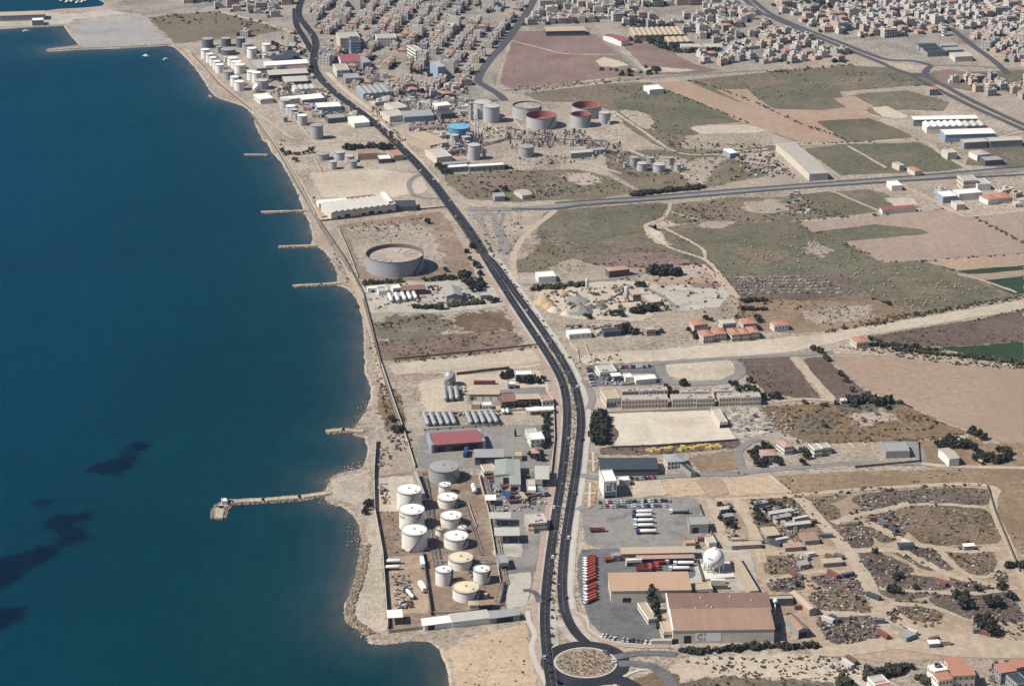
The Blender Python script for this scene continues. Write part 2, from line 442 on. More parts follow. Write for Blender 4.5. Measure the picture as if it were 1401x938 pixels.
GREENF = ground('green_field', (119,116,95), var=0.27, big=0.011, patch=(140,124,104), pscale=0.016, plo=0.48, phi=0.66, furrow=(1.3, 5.0, 0.2), speck=0.2, dark=(76,82,58))
DGREEN = ground('irrigated_field', (58,78,56), var=0.14, furrow=(1.5, 4.0, 0.3))
MIXF = ground('dry_grass', (146,131,113), var=0.28, big=0.012, patch=(112,108,84), pscale=0.012, plo=0.42, phi=0.62, speck=0.35, dark=(84,78,58), crumb=0.15)
ORANGE = ground('orange_soil', (187,160,138), var=0.12, patch=(178,146,122), pscale=0.02, furrow=(0.45, 5.0, 0.18))
TAN = ground('ploughed_tan', (178,157,141), var=0.11, patch=(168,146,130), pscale=0.01, furrow=(1.52, 5.0, 0.22))
TAN2 = ground('harvested_tan', (180,156,136), var=0.11, patch=(170,146,126), pscale=0.008, furrow=(1.75, 6.0, 0.18), speck=0.1, dark=(150,128,108))
SCRUBB = ground('brown_scrub', (122,104,95), var=0.16, patch=(104,88,78), pscale=0.02, speck=0.35, dark=(84,72,62))
OCHRE = ground('ochre_scrub', (140,119,92), var=0.18, patch=(116,96,78), pscale=0.02, speck=0.4, dark=(86,76,56))
DRYF = ground('dry_stubble', (160,138,112), var=0.2, big=0.012, patch=(140,118,94), pscale=0.015, speck=0.25, dark=(110,94,72), furrow=(1.5, 7.0, 0.12))
YARD = ground('tank_yard_earth', (154,132,114), var=0.15, patch=(172,154,136), pscale=0.04, speck=0.3, dark=(96,80,68))
SCRAPG = ground('scrapyard_earth', (190,168,144), var=0.12, patch=(166,144,122), pscale=0.02, tracks=0.28, speck=0.2, dark=(126,108,90))
WEEDY = ground('weedy_rubble', (124,108,100), var=0.2, patch=(104,94,78), pscale=0.04, speck=0.55, sscale=0.4, dark=(74,66,56), crumb=0.4)
PLOT = ground('bare_plot', (203,180,153), var=0.13, patch=(198,168,142), pscale=0.02, plo=0.48, phi=0.68, crumb=0.2, speck=0.2, dark=(150,128,104))

# --- outline of the land (photo pixels), sea to the left
COAST = [(-600,38),(0,39),(30,37),(88,34),(98,48),(110,61),(66,67),(66,70),(113,67),(170,65),(230,61.5),(240,64),(250,73),(262,85),(272,97),(283,114),(292,127),(300,133),(315,138),(330,143),(342,150),(348,160),(353,174),(360,188),(368,197),(377,211),(388,224),(398,241),(408,261),(416,281),(418,291),(424,300),(428,312),(430,326),(428,334),(440,339),(452,350),(460,364),(464,377),(463,388),(477,394),(489,407),(496,427),(500,450),(501,480),(502,505),(505,517),(510,530),(509,545),(501,562),(492,578),(485,586),(488,594),(500,597),(506,610),(503,628),(495,640),(482,643),(468,646),(455,653),(449,668),(449,684),(470,691),(486,704),(495,722),(497,740),(494,765),(489,790),(481,812),(474,835),(478,850),(495,861),(504,870),(508,877),(530,878),(560,874),(588,875),(603,885),(612,903),(617,925),(619,945),(622,1000),(640,1200),(660,1500)]
coast_w = [tuple(P(*p)[:2]) for p in COAST]
c1 = coast_w[:14]; c2 = catmull(coast_w[13:], 4)
rc = random.Random(5)
def rag_open(pts, amp):
    r = ragged(pts, amp, rc, 4.0)
    return r
c2r = []
for i in range(len(c2)-1):
    a, b = c2[i], c2[i+1]; d = math.hypot(b[0]-a[0], b[1]-a[1]); k = max(1, int(d/5))
    for j in range(k):
        t = j/k; am = 0.4 if 0 < i < len(c2)-6 else 0.0
        c2r.append((a[0]+(b[0]-a[0])*t+rc.gauss(0, am), a[1]+(b[1]-a[1])*t+rc.gauss(0, am)))
shore = c1[:-1] + c2r + [c2[-1]]
far_up = [tuple(P(*p)[:2]) for p in [(115,-25),(128,-8),(138,0),(145,4),(141,8),(118,10.5),(80,12.5),(62,15),(0,17),(-600,21)]]
yb = shore[-1][1]
land = shore + [(shore[-1][0]+40, -1500.0), (12000.0, -1500.0), (12000.0, 24000.0), (-1500.0, 24000.0), (-900.0, 4200.0)] + far_up
def orient(pts):
    a = sum(pts[i][0]*pts[(i+1) % len(pts)][1]-pts[(i+1) % len(pts)][0]*pts[i][1] for i in range(len(pts)))
    return pts if a > 0 else pts[::-1]
mb = MB(); lo = orient(land)
mb.face([(x, y, 0.0) for x, y in lo])
for i in range(len(lo)):                                   # the shore slopes down under the water
    (ax, ay), (bx, by) = lo[i], lo[(i+1) % len(lo)]
    if max(abs(ax), abs(bx)) > 6000 or ay < 0 or by < 0 or max(ay, by) > 4500: continue
    d = math.hypot(bx-ax, by-ay) or 1; nx, ny = (by-ay)/d, -(bx-ax)/d
    mb.face([(ax, ay, 0), (ax+nx*3.5, ay+ny*3.5, -1.6), (bx+nx*3.5, by+ny*3.5, -1.6), (bx, by, 0)])
land_o = mb.build('ground', SAND); land_o['kind'] = 'structure'

# --- the sea: colour follows the depth, seagrass beds show dark through it
xs = np.concatenate([[-14000,-6000,-3000,-1500,-1000,-800], np.arange(-700, 60, 9.0), [200]])
ys = np.concatenate([[-1500,300,800], np.arange(1000, 2420, 9.0), np.arange(2420, 3300, 18.0), [3600,4500,6000,9000,14000,24000]])
XX, YY = np.meshgrid(xs, ys); pts = np.stack([XX.ravel(), YY.ravel()], 1)
sh = np.array(shore); A = sh[:-1]; B = sh[1:]
dist = np.full(len(pts), 1e9)
for a, b in zip(A, B):
    d = b-a; q = max(d @ d, 1e-9); t = np.clip(((pts-a) @ d)/q, 0, 1)
    dist = np.minimum(dist, np.hypot(*(pts - a - t[:, None]*d).T))
me = bpy.data.meshes.new('sea'); nx_, ny_ = len(xs), len(ys)
fs = [(j*nx_+i, j*nx_+i+1, (j+1)*nx_+i+1, (j+1)*nx_+i) for j in range(ny_-1) for i in range(nx_-1)]
me.from_pydata([(x, y, -0.7) for x, y in pts], [], fs)
at = me.attributes.new('shore', 'FLOAT', 'POINT'); at.data.foreach_set('value', np.minimum(dist, 900).astype(np.float32))
# seagrass beds: outlines seen in the photograph, as a soft density on the sea bed
beds = [[(120,640),(140,632),(160,622),(180,604),(196,596),(200,604),(190,620),(188,632),(172,646),(150,652),(132,646)],
        [(40,692),(50,684),(64,684),(60,692),(48,700)], [(160,591),(170,589),(168,594)],
        [(60,720),(66,706),(84,700),(98,704),(122,700),(124,712),(108,716),(128,736),(108,742),(92,744),(84,758),(60,768),(42,776),(30,790),(10,800),(-30,812),(-30,764),(8,760),(28,750),(44,752),(62,744),(78,738),(80,726)],
        [(-30,838),(10,828),(36,822),(48,828),(40,840),(18,846),(8,862),(-30,872)], [(108,700),(122,694),(122,702)]]
dens = np.zeros(len(pts))
bw = [[tuple(P(*p)[:2]) for p in b] for b in beds]
for b in bw:
    bx0, bx1 = min(p[0] for p in b)-40, max(p[0] for p in b)+40; by0, by1 = min(p[1] for p in b)-40, max(p[1] for p in b)+40
    for i in np.where((pts[:,0] > bx0) & (pts[:,0] < bx1) & (pts[:,1] > by0) & (pts[:,1] < by1))[0]:
        x, y = pts[i]; ins = pip(x, y, b)
        dd = 1e9
        for k in range(len(b)):
            (ax, ay), (cx, cy) = b[k], b[(k+1) % len(b)]; dx, dy = cx-ax, cy-ay; q = dx*dx+dy*dy or 1e-9
            t = max(0, min(1, ((x-ax)*dx+(y-ay)*dy)/q)); dd = min(dd, math.hypot(x-ax-dx*t, y-ay-dy*t))
        v = 0.5 + (dd if ins else -dd)/24.0
        dens[i] = max(dens[i], min(1.0, max(0.0, v)))
at = me.attributes.new('bed', 'FLOAT', 'POINT'); at.data.foreach_set('value', dens.astype(np.float32))
m = bpy.data.materials.new('sea_water'); t, b, o = nodes(m)
asn = t.nodes.new('ShaderNodeAttribute'); asn.attribute_name = 'shore'
abn = t.nodes.new('ShaderNodeAttribute'); abn.attribute_name = 'bed'
ve = pos(t)
nlarge = noise(t, ve, 0.006, 4.0, 0.6, 0.5)
dsh = mathn(t, 'ADD', asn.outputs['Fac'], mathn(t, 'MULTIPLY', mathn(t, 'SUBTRACT', noise(t, ve, 0.03, 4.0), 0.5), 14.0))
cr = t.nodes.new('ShaderNodeValToRGB'); el = cr.color_ramp.elements
WAT = [(0.0, (0.08,0.08,0.07)), (0.008, (0.038,0.048,0.048)), (0.03, (0.012,0.034,0.040)), (0.07, (0.003,0.026,0.033)), (0.17, (0.0006,0.023,0.029)), (0.45, (0.0004,0.023,0.041)), (1.0, (0.0003,0.023,0.056))]
while len(el) < len(WAT): el.new(0.5)
for e, (p_, c_) in zip(el, WAT): e.position = p_; e.color = c_ + (1,)
t.links.new(rampf(t, dsh, 0, 600), cr.inputs[0])
col = mixc(t, rampf(t, nlarge, 0.35, 0.65, 0.0, 0.35), cr.outputs[0], mixc(t, 0.5, cr.outputs[0], (0.0, 0.0, 0.0)))
bd = mathn(t, 'ADD', abn.outputs['Fac'], mathn(t, 'MULTIPLY', mathn(t, 'SUBTRACT', noise(t, ve, 0.045, 6.0, 0.7), 0.5), 1.3))
col = mixc(t, rampf(t, bd, 0.38, 0.66, 0.0, 0.86), col, (0.0008, 0.0035, 0.011))
ripple_paint = noise(t, vscale(t, ve, (1.0, 0.3, 1), 0.45), 0.14, 5.0, 0.7)
col = mixc(t, rampf(t, ripple_paint, 0.40, 0.62, 0.0, 0.38), col, mixc(t, 1.0, col, (1.75, 1.5, 1.4), 'MULTIPLY'))  # light on the ripples painted into the water colour as paler streaks
t.links.new(col, b.inputs['Base Color']); b.inputs['Roughness'].default_value = 0.14; b.inputs['IOR'].default_value = 1.0
b.inputs['Specular IOR Level'].default_value = 0.0
bp = t.nodes.new('ShaderNodeBump'); bp.inputs['Strength'].default_value = 0.3; bp.inputs['Distance'].default_value = 1.0
wv = mathn(t, 'ADD', noise(t, vscale(t, ve, (1.0, 0.35, 1), 0.5), 0.22, 4.0, 0.6), mathn(t, 'MULTIPLY', noise(t, vscale(t, ve, (1.0, 0.25, 1), 0.3), 0.03, 2.0), 2.0))
t.links.new(wv, bp.inputs['Height']); t.links.new(bp.outputs[0], b.inputs['Normal'])
gl = t.nodes.new('ShaderNodeBsdfGlossy'); gl.inputs['Roughness'].default_value = 0.18; t.links.new(bp.outputs[0], gl.inputs['Normal'])
lw = t.nodes.new('ShaderNodeLayerWeight'); lw.inputs[0].default_value = 0.5
t.links.new(mixc(t, mathn(t, 'POWER', lw.outputs['Facing'], 4.0), (0.0, 0.0, 0.0), (0.02, 0.17, 0.34)), gl.inputs['Color'])
ads = t.nodes.new('ShaderNodeAddShader'); t.links.new(b.outputs[0], ads.inputs[0]); t.links.new(gl.outputs[0], ads.inputs[1]); t.links.new(ads.outputs[0], o.inputs[0])
me.materials.append(m); sea = new_obj('sea', me); sea['kind'] = 'structure'

# --- sheets of ground, far to near: (name, material, level, outline, ragged metres)
Q = lambda s: [tuple(float(v) for v in p.split(',')) for p in s.split()]
for nm, mt, lv, s, am in [
 # far town and port
 ('ground', TOWNG, 1, '250,-30 1420,-60 1420,62 1290,60 1230,72 1180,64 1050,90 960,92 930,78 900,58 850,50 800,42 700,40 690,70 676,118 640,138 560,135 520,120 470,112 440,100 425,60 400,55 330,52 240,60 200,22 150,8', 3),
 ('port_apron', ground('port_paving', (172,168,165), var=0.08, patch=(158,153,150), pscale=0.03, tracks=0.2), 2, '94,30 198,22.5 231,58 168,63 112,65', 0.6),
 ('quay', CONC, 2, '-60,18 62,16 90,20 150,14 170,20 100,27 92,33 30,36 -60,37', 0.6),
 ('field', MIXF, 2, '203,24 255,19 300,16 345,30 395,40 330,52 280,55 240,60', 4),
 ('field', BROWN, 2, '704,43 760,42 814,47 884,104 830,107 760,115 700,121 684,114 690,88 698,66', 2),
 ('field', BROWN, 2, '838,48 870,52 905,58 925,75 950,88 985,97 950,101 893,103', 2),
 ('field', PALE, 3, '814,84 826,78 845,83 862,90 840,92 822,91', 2),
 ('field', PALE, 3, '860,95 875,92 905,92 940,95 960,96 930,99 880,99', 2),
 ('field', MIXF, 2, '715,128 835,114 890,113 960,143 1020,167 950,172 925,203 892,196 855,172 845,153 790,140 740,139', 2),
 ('field', GREENF, 3, '828,119 888,114 935,132 1000,153 1022,166 955,172 958,184 935,186 900,178 895,165 880,155 848,150 838,136 868,132', 2.5),
 ('field', SAND, 4, '845,150 872,152 890,158 896,168 888,172 898,180 880,176 862,165', 2),
 ('field', PALE, 4, '942,173 980,172 1022,171 1050,178 1040,182 960,184 950,180', 2),
 ('field', OLIVE, 2, '885,192 935,203 1000,206 1060,199 1090,196 1096,201 1040,208 960,212 920,208', 2),
 ('field', OLIVE, 2, '940,110 1050,99 1160,90 1215,92 1262,105 1285,116 1240,118 1120,128 1050,136 1010,140 965,122', 2),
 ('field', ORANGE, 3, '896,113 938,111 1010,140 1085,167 1160,193 1092,194 1020,170 960,141', 1.5),
 ('field', ORANGE, 3, '978,123 1022,122 1034,132 1050,149 1100,150 1180,152 1200,164 1165,192 1090,167 1020,142', 2),
 ('field', GREENF, 4, '985,112 1020,108 1090,106 1145,118 1160,147 1120,151 1058,149 1036,134 1024,121', 1.5),
 ('field', OLIVE, 4, '1135,136 1180,128 1240,124 1300,140 1290,152 1230,150 1205,160 1184,152', 2),
 ('field', ORANGE, 5, '1140,135 1168,131 1195,145 1182,152 1160,149', 2),
 ('field', PALE, 5, '1190,147 1215,146 1245,160 1230,163 1208,160', 2),
 ('field', GREENF, 4, '1116,166 1190,162 1232,178 1250,188 1160,195', 1.5),
 ('field', GREENF, 3, '1098,204 1150,198 1258,195 1320,229 1290,234 1150,240 1128,224', 1.5),
 ('field', OLIVE, 2, '1180,100 1290,100 1401,96 1401,110 1330,125 1290,118 1270,108', 2),
 ('field', BROWN, 3, '1276,97 1300,95 1330,100 1345,108 1300,117 1283,112', 2),
 ('field', TOWNG, 2, '1150,52 1260,50 1330,80 1330,92 1240,88 1190,76', 3),
 ('field', OLIVE, 2, '1330,205 1401,195 1401,230 1320,226', 2),
 ('field', MIXF, 2, '608,240 700,233 790,232 830,240 870,262 820,272 700,276 640,272 612,252', 3),
 ('field', MIXF, 2, '830,208 900,205 1000,215 1050,240 940,262 880,262 830,232', 3),
 # between the crossroad and the wadi
 ('field', OLIVE, 2, '745,290 780,286 900,277 916,280 906,298 884,309 906,330 955,358 880,366 812,362 780,352 740,372 706,372 708,352 738,312', 2.5),
 ('field', GREENF, 3, '770,300 900,279 912,283 902,296 884,306 898,330 870,336 800,336 775,322', 2.5),
 ('field', BROWN, 3, '812,358 850,346 915,346 950,360 900,366 840,366', 2.5),
 ('field', MIXF, 3, '708,354 730,330 770,322 790,345 778,352 740,372 708,372', 3),
 ('field', MIXF, 2, '918,280 1000,270 1060,270 1150,262 1200,262 1260,284 1200,288 1090,302 1000,303 925,306 908,300', 3),
 ('field', GREENF, 3, '1075,268 1135,262 1200,290 1136,298', 1.0),
 ('field', OLIVE, 3, '1140,262 1190,259 1225,283 1206,290', 1.0),
 ('field', OLIVE, 2, '905,312 960,304 1092,303 1120,318 1155,331 1208,360 1262,357 1310,372 1392,404 1330,418 1210,442 1130,425 1010,404 985,378 950,356 900,325', 2.5),
 ('field', GREENF, 3, '918,318 990,306 1092,308 1120,322 1170,342 1210,364 1262,360 1340,388 1370,404 1280,422 1200,410 1170,384 1090,374 985,374 945,345', 3),
 ('field', GREENF, 3, '1108,320 1196,304 1262,311 1276,321 1150,335', 1.5),
 ('field', TAN, 4, '1092,304 1180,297 1290,286 1330,294 1401,331 1401,346 1263,356 1212,360 1153,331 1272,320 1262,314 1196,307 1112,318', 1.0),
 ('field', TAN, 4, '1332,296 1401,288 1401,330', 1.0),
 ('field', ORANGE, 4, '1262,358 1401,347 1401,364 1312,370', 1.0),
 ('field', DGREEN, 4, '1310,371 1401,363 1401,369 1326,375', 0.8),
 ('field', TAN2, 4, '1328,376 1401,370 1401,376 1345,382', 0.8),
 ('field', DGREEN, 4, '1345,384 1401,377 1401,402 1386,403', 0.8),
 ('field', WEEDY, 3, '995,380 1160,374 1180,402 1100,410 1010,406', 1.5),
 ('field', DRYF, 2, '1010,408 1130,412 1200,410 1240,428 1180,444 1090,456 1040,452 1010,430', 2.5),
 ('river_bed', PALE, 4, '786,486 900,478 1052,464 1130,456 1262,434 1401,410 1401,423 1300,440 1180,460 1140,470 1080,482 1010,488 900,494 800,500', 2),
 ('field', SCRUBB, 3, '1186,462 1240,452 1330,438 1401,424 1401,468 1300,474 1220,474', 2),
 ('field', DGREEN, 4, '1282,476 1401,468 1401,494 1340,488', 1.0),
 ('field', SAND, 3, '1140,474 1210,474 1290,478 1401,494 1401,506 1300,500 1230,488 1140,484', 2),
 ('field', TAN2, 3, '1138,487 1232,489 1320,500 1401,506 1401,606 1376,606 1330,590 1290,576 1240,553 1190,534 1156,512', 1.5),
 ('field', SCRUBB, 4, '1008,491 1078,488 1124,546 1104,546 1050,538 1020,512', 1.5),
 ('field', SCRUBB, 4, '1098,490 1128,488 1152,512 1186,536 1160,546 1138,546', 1.5),
 ('field', OCHRE, 3, '1040,556 1138,552 1190,538 1240,556 1300,582 1330,592 1280,600 1180,604 1110,607 1068,590', 2.5),
 ('field', OLIVE, 4, '1140,548 1190,538 1236,556 1200,566 1150,562', 2.5),
 ('field', DRYF, 2, '1060,650 1160,645 1401,640 1401,760 1380,740 1360,672 1350,664 1260,666 1080,678', 2),
 ('field', DRYF, 2, '1350,606 1401,606 1401,640 1300,640', 2),
 ('field', SAND, 3, '1090,624 1160,608 1255,604 1258,632 1160,640 1110,642', 1.5),
 ('field', DRYF, 3, '1255,604 1330,596 1385,632 1270,634', 1.5),
 ('field', PALE, 5, '880,308 905,318 918,336 900,334 886,322', 5), ('field', SAND, 4, '1015,276 1060,272 1085,286 1050,294 1020,290', 7), ('field', SAND, 4, '700,332 722,316 742,328 722,352 704,356', 7), ('field', SAND, 4, '955,304 1012,303 990,312 960,312', 4), ('field', SAND, 3, '1095,424 1190,418 1200,434 1110,444', 8), ('field', SAND, 4, '1105,330 1140,340 1130,352 1100,345', 7), ('field', MIXF, 4, '820,326 870,318 890,336 840,346', 9), ('field', MIXF, 4, '1000,340 1060,332 1090,352 1030,366', 10), ('field', MIXF, 4, '1210,380 1280,374 1310,400 1240,412', 10), ('field', MIXF, 5, '1010,108 1060,104 1080,116 1030,122', 7), ('field', SAND, 4, '880,212 940,216 950,236 900,238', 7), ('field', SAND, 4, '990,222 1000,216 960,216 930,226 940,250 960,254', 6), ('field', PALE, 4, '1210,272 1245,270 1258,280 1225,283', 3), ('field', SAND, 4, '760,240 800,236 830,246 800,256', 7), ('field', BROWN, 4, '640,246 690,240 720,250 670,262', 8), ('field', SAND, 5, '1160,568 1210,560 1230,574 1180,584', 8), ('field', OLIVE, 4, '1090,570 1140,566 1150,584 1100,592', 8),
 # west of the main road
 ('field', PALE, 2, '420,236 520,232 575,238 588,262 540,270 440,270', 4),
 ('field', YARD, 2, '462,308 600,290 612,300 640,352 650,378 560,384 490,382', 2.5),
 ('field', SAND, 3, '470,312 560,304 590,312 602,340 612,365 592,372 500,368 486,350', 6),
 ('field', CONC, 3, '488,392 640,382 690,398 690,420 600,428 498,428', 2),
 ('field', OLIVE, 3, '508,446 535,432 590,430 620,444 612,456 560,466 515,462', 11),
 ('field', ground('dry_brown_weeds', (142,122,106), var=0.24, patch=(116,98,86), pscale=0.03, speck=0.4, dark=(92,80,66)), 2, '512,468 600,458 700,452 716,466 700,478 560,492 518,494', 4),
 ('field', OCHRE, 3, '626,430 690,424 700,448 640,456 618,444', 12),
 ('field', PALE, 2, '530,498 640,488 735,476 742,500 660,510 540,512', 2.5),
 ('field', OCHRE, 2, '520,520 548,540 555,580 530,590 516,560', 4),
 ('field', PALE, 3, '572,522 640,512 740,506 752,530 752,560 690,566 580,566', 3),
 ('yard', PAVE, 4, '640,538 745,528 750,552 700,556 640,552', 2),
 ('yard', PAVE, 4, '570,600 590,585 760,580 758,606 748,640 640,640 572,640', 2),
 ('yard', YARD, 2, '512,652 568,644 640,650 672,652 690,700 696,780 690,846 640,852 530,862', 1),
 ('yard', PALE, 3, '512,654 566,650 572,690 540,700 514,700', 1.5),
 ('yard', SCRAPG, 3, '528,762 578,758 588,840 536,838', 2),
 ('yard', PAVE, 3, '664,650 750,642 757,660 736,760 722,826 694,834 690,760 672,700', 1),
 ('yard', CONC, 4, '690,786 728,782 722,828 694,834', 1),
 ('yard', CONC, 4, '674,744 714,744 714,762 676,760', 0.6),
 ('headland', BEACH, 2, '500,700 512,690 522,740 530,862 508,866 484,845 480,830 492,790 500,740', 3),
 ('headland', BEACH, 2, '452,655 505,642 512,700 500,700 486,692 452,682', 3),
 ('field', PLOT, 2, '612,888 640,872 720,852 730,900 738,960 740,1000 628,1000 622,930', 2),
 # east of the main road
 ('yard', PALE, 4, '728,390 770,385 900,385 910,420 880,440 780,436 740,420', 3),
 ('yard', CONC, 3, '890,392 985,388 1000,402 985,420 930,426 905,410', 3),
 ('field', ORANGE, 4, '884,382 980,378 984,386 890,388', 1),
 ('field', BROWN, 4, '940,388 985,387 987,394 950,394', 1),
 ('field', PALE, 4, '908,500 935,494 998,492 1008,500 1004,512 985,520 935,521 912,513', 1.5),
 ('parking_lot', ASPH, 3, '800,500 860,496 905,498 902,514 910,526 810,528', 1),
 ('yard', CONC, 4, '846,512 896,512 904,522 858,526', 0.8),
 ('lot', ground('white_lot', (222,210,192), var=0.06, patch=(200,186,166), pscale=0.02, tracks=0.15, crumb=0.1), 4, '833,566 971,562 1009,602 838,612 847,592', 0.8),
 ('field', SCRUBB, 3, '828,566 836,566 848,592 838,610 828,606', 1.5),
 ('yard', CONC, 3, '986,560 1040,558 1064,590 1010,600', 2.5),
 ('field', WEEDY, 3, '820,612 985,604 1012,600 1016,612 900,622 822,622', 2),
 ('field', DRYF, 4, '940,624 1005,616 1020,640 960,648', 1.5),
 ('field', PALE, 3, '862,660 905,656 915,676 868,682', 2),
 ('field', PLOT, 3, '900,658 960,652 972,676 918,680', 1.5),
 ('field', ORANGE, 4, '952,656 985,654 1000,674 970,680', 2),
 ('field', PLOT, 3, '985,654 1052,650 1082,674 1000,678', 1.5),
 ('parking_lot', PAVE, 3, '796,698 815,682 950,680 962,716 966,742 950,760 840,756 800,742', 1),
 ('yard', ASPH, 4, '793,752 842,750 950,772 952,788 884,814 898,846 906,878 870,880 830,872 808,852 796,822 789,788', 1),
 ('yard', CONC, 3, '950,752 1026,752 1040,808 930,806', 1),
 ('scrapyard', SCRAPG, 2, '975,684 1080,680 1350,666 1362,700 1395,770 1410,800 1410,900 1200,905 1110,890 1060,830 1040,800 1020,750 990,720', 2),
 ('field', PALE, 2, '930,900 1050,892 1130,898 1180,920 1200,960 1210,1000 940,1000 900,930', 4),
 ('field', OLIVE, 3, '930,930 1000,924 1080,930 1150,936 1170,1000 930,1000', 5),
 ('field', OCHRE, 3, '880,924 905,914 930,925 925,990 868,990 850,938', 2),
]:
    sheet(nm, mt, lv, Q(s), am)

# weed-grown islands of the scrapyard between its tracks
ISL = ['1085,700 1140,690 1150,720 1120,740 1060,748 1040,730 1030,700','1140,722 1180,715 1196,745 1168,750 1150,740','1186,706 1225,700 1240,730 1215,742 1196,735',
 '1222,700 1300,690 1352,700 1370,738 1330,745 1270,744 1245,730','1168,756 1185,750 1250,776 1235,786 1185,786','1220,752 1275,750 1310,776 1270,780 1240,766',
 '1290,750 1350,748 1362,770 1355,790 1335,788 1310,774','1196,790 1240,786 1300,795 1290,808 1250,820 1210,815 1198,800','1300,786 1340,795 1380,800 1375,808 1320,808 1305,800',
 '1225,820 1265,824 1290,840 1280,850 1240,845','1270,818 1310,808 1375,810 1395,830 1400,850 1320,845','1110,790 1140,785 1175,790 1190,812 1150,812 1125,802',
 '1108,812 1150,808 1190,820 1192,838 1140,836 1112,830','1120,845 1190,842 1205,872 1150,882 1130,870','1210,836 1228,832 1240,858 1225,858','1052,758 1085,752 1110,770 1100,780 1050,785','1356,780 1372,778 1380,796 1362,794','1052,790 1092,788 1098,806 1056,808',
 '1095,700 1060,690 1040,690 1030,684 1075,681 1160,678','1220,672 1345,668 1352,690 1260,694 1228,690','1165,680 1215,674 1225,694 1190,700']
for i, s in enumerate(ISL): sheet('weed_patch', WEEDY if i % 3 else ground('weedy_rubble_ochre', (138,120,98), var=0.2, patch=(112,98,76), pscale=0.04, speck=0.55, dark=(80,70,54), crumb=0.35), 3, Q(s), 1.3, smooth=True)

# --- roads
# main dual carriageway
LC = Q('770,1010 757,950 750,905 746,865 746,825 751,775 757,730 762,695 767,665 771,635 774,605 776,575 775,548 769,522 757,498 742,474 724,447 706,420 690,395 674,370 661,348')
RC = Q('852,918 838,902 818,890 797,875 782,857 772,833 769,803 771,765 775,728 780,695 785,665 789,638 792,610 795,580 793,555 786,528 774,502 760,479 742,452 725,428 708,405 694,385 677,362 661,346')
UP = Q('661,347 648,326 632,303 614,279 593,251 570,224 549,203 521,176 491,152 465,133 446,116 434,101 429,88 430,72 432,60 428,48 418,35 409,22 410,8 416,-8 425,-30')
UPL = Q('432,80 424,66 416,52 407,38 404,24 404,12')
# verge and pavements first
for s, wd in ((LC, 15), (RC, 15)): road('verge', CONC, 5, s, wd)
pl = [(x-10.5-(y-469)*0.003, y) for x, y in LC[1:]]; pr = [(x+11, y) for x, y in RC[5:]]
road('pavement', SIDEWALK, 6, [(x-1.5, y) for x, y in pl], 3.2, block=False)
road('pavement', KERB, 6, pr, 2.6, block=False)
road('pavement', KERB, 6, Q('722,836 724,850 731,868 727,885 732,905 742,925 752,950 765,1010'), 3.0, block=False)
road('pavement', SIDEWALK, 6, Q('786,838 800,848 806,864 830,878 870,884 916,884'), 4.0, block=False)
road('pavement', KERB, 7, Q('787,836 802,846 808,862 832,876 872,881 916,881'), 1.2, block=False)
med, mpts = road('median', ground('median_gravel', (196,182,164), var=0.1, speck=0.5, sscale=0.5, dark=(120,108,88)), 6, Q('768,850 758,800 763,745 769,705 775,668 780,635 783,605 785,578 784,552 777,525 765,498 750,474'), 5.0)
carr = []
for nm, s in (('road', LC), ('road', RC)):
    o, pts_ = road(nm, DARKASPH, 7, s, 6.2); carr.append(pts_)
o, up_pts = road('road', DARKASPH, 7, UP, (10.0, 8.0)); carr.append(up_pts)
road('road', DARKASPH, 7, UPL, 7.0)
# roundabout
rc_ = P(801, 906.5); RR = 17.5
def circ(r, n=64): return [(rc_.x + r*math.cos(2*math.pi*k/n), rc_.y + r*math.sin(2*math.pi*k/n)) for k in range(n)]
def ring(name, m, lvl, r0, r1):
    mb = MB(); a = circ(r0); b = circ(r1); z = zlev(lvl)
    for k in range(64):
        k2 = (k+1) % 64; mb.face([(*a[k], z), (*b[k], z), (*b[k2], z), (*a[k2], z)])
    o = mb.build(name, m); o['kind'] = 'structure'; reg(z, b)
ring('road', DARKASPH, 8, RR-0.5, 25.5)
ring('kerb', KERB, 9, RR-0.6, RR+0.6)
isl = sheet('roundabout_island', ground('island_gravel', (176,160,140), var=0.15, patch=(150,134,114), pscale=0.2, speck=0.6, sscale=0.6, dark=(110,96,76)), 10, circ(RR-0.55), 0, world=True)
ROADS.append((circ(23), 7))
road('road', DARKASPH, 8, Q('740,1010 756,950 762,930 790,935 845,930 880,950'), 10)
road('road', ASPH, 8, Q('846,908 868,908 892,912 910,924 922,945 940,1000'), 7.0)
road('pavement', KERB, 7, Q('838,942 850,928 870,918 890,916 905,922'), 2.2)
road('road', ASPH, 8, Q('838,900 870,894 912,894 925,896'), 6.0)
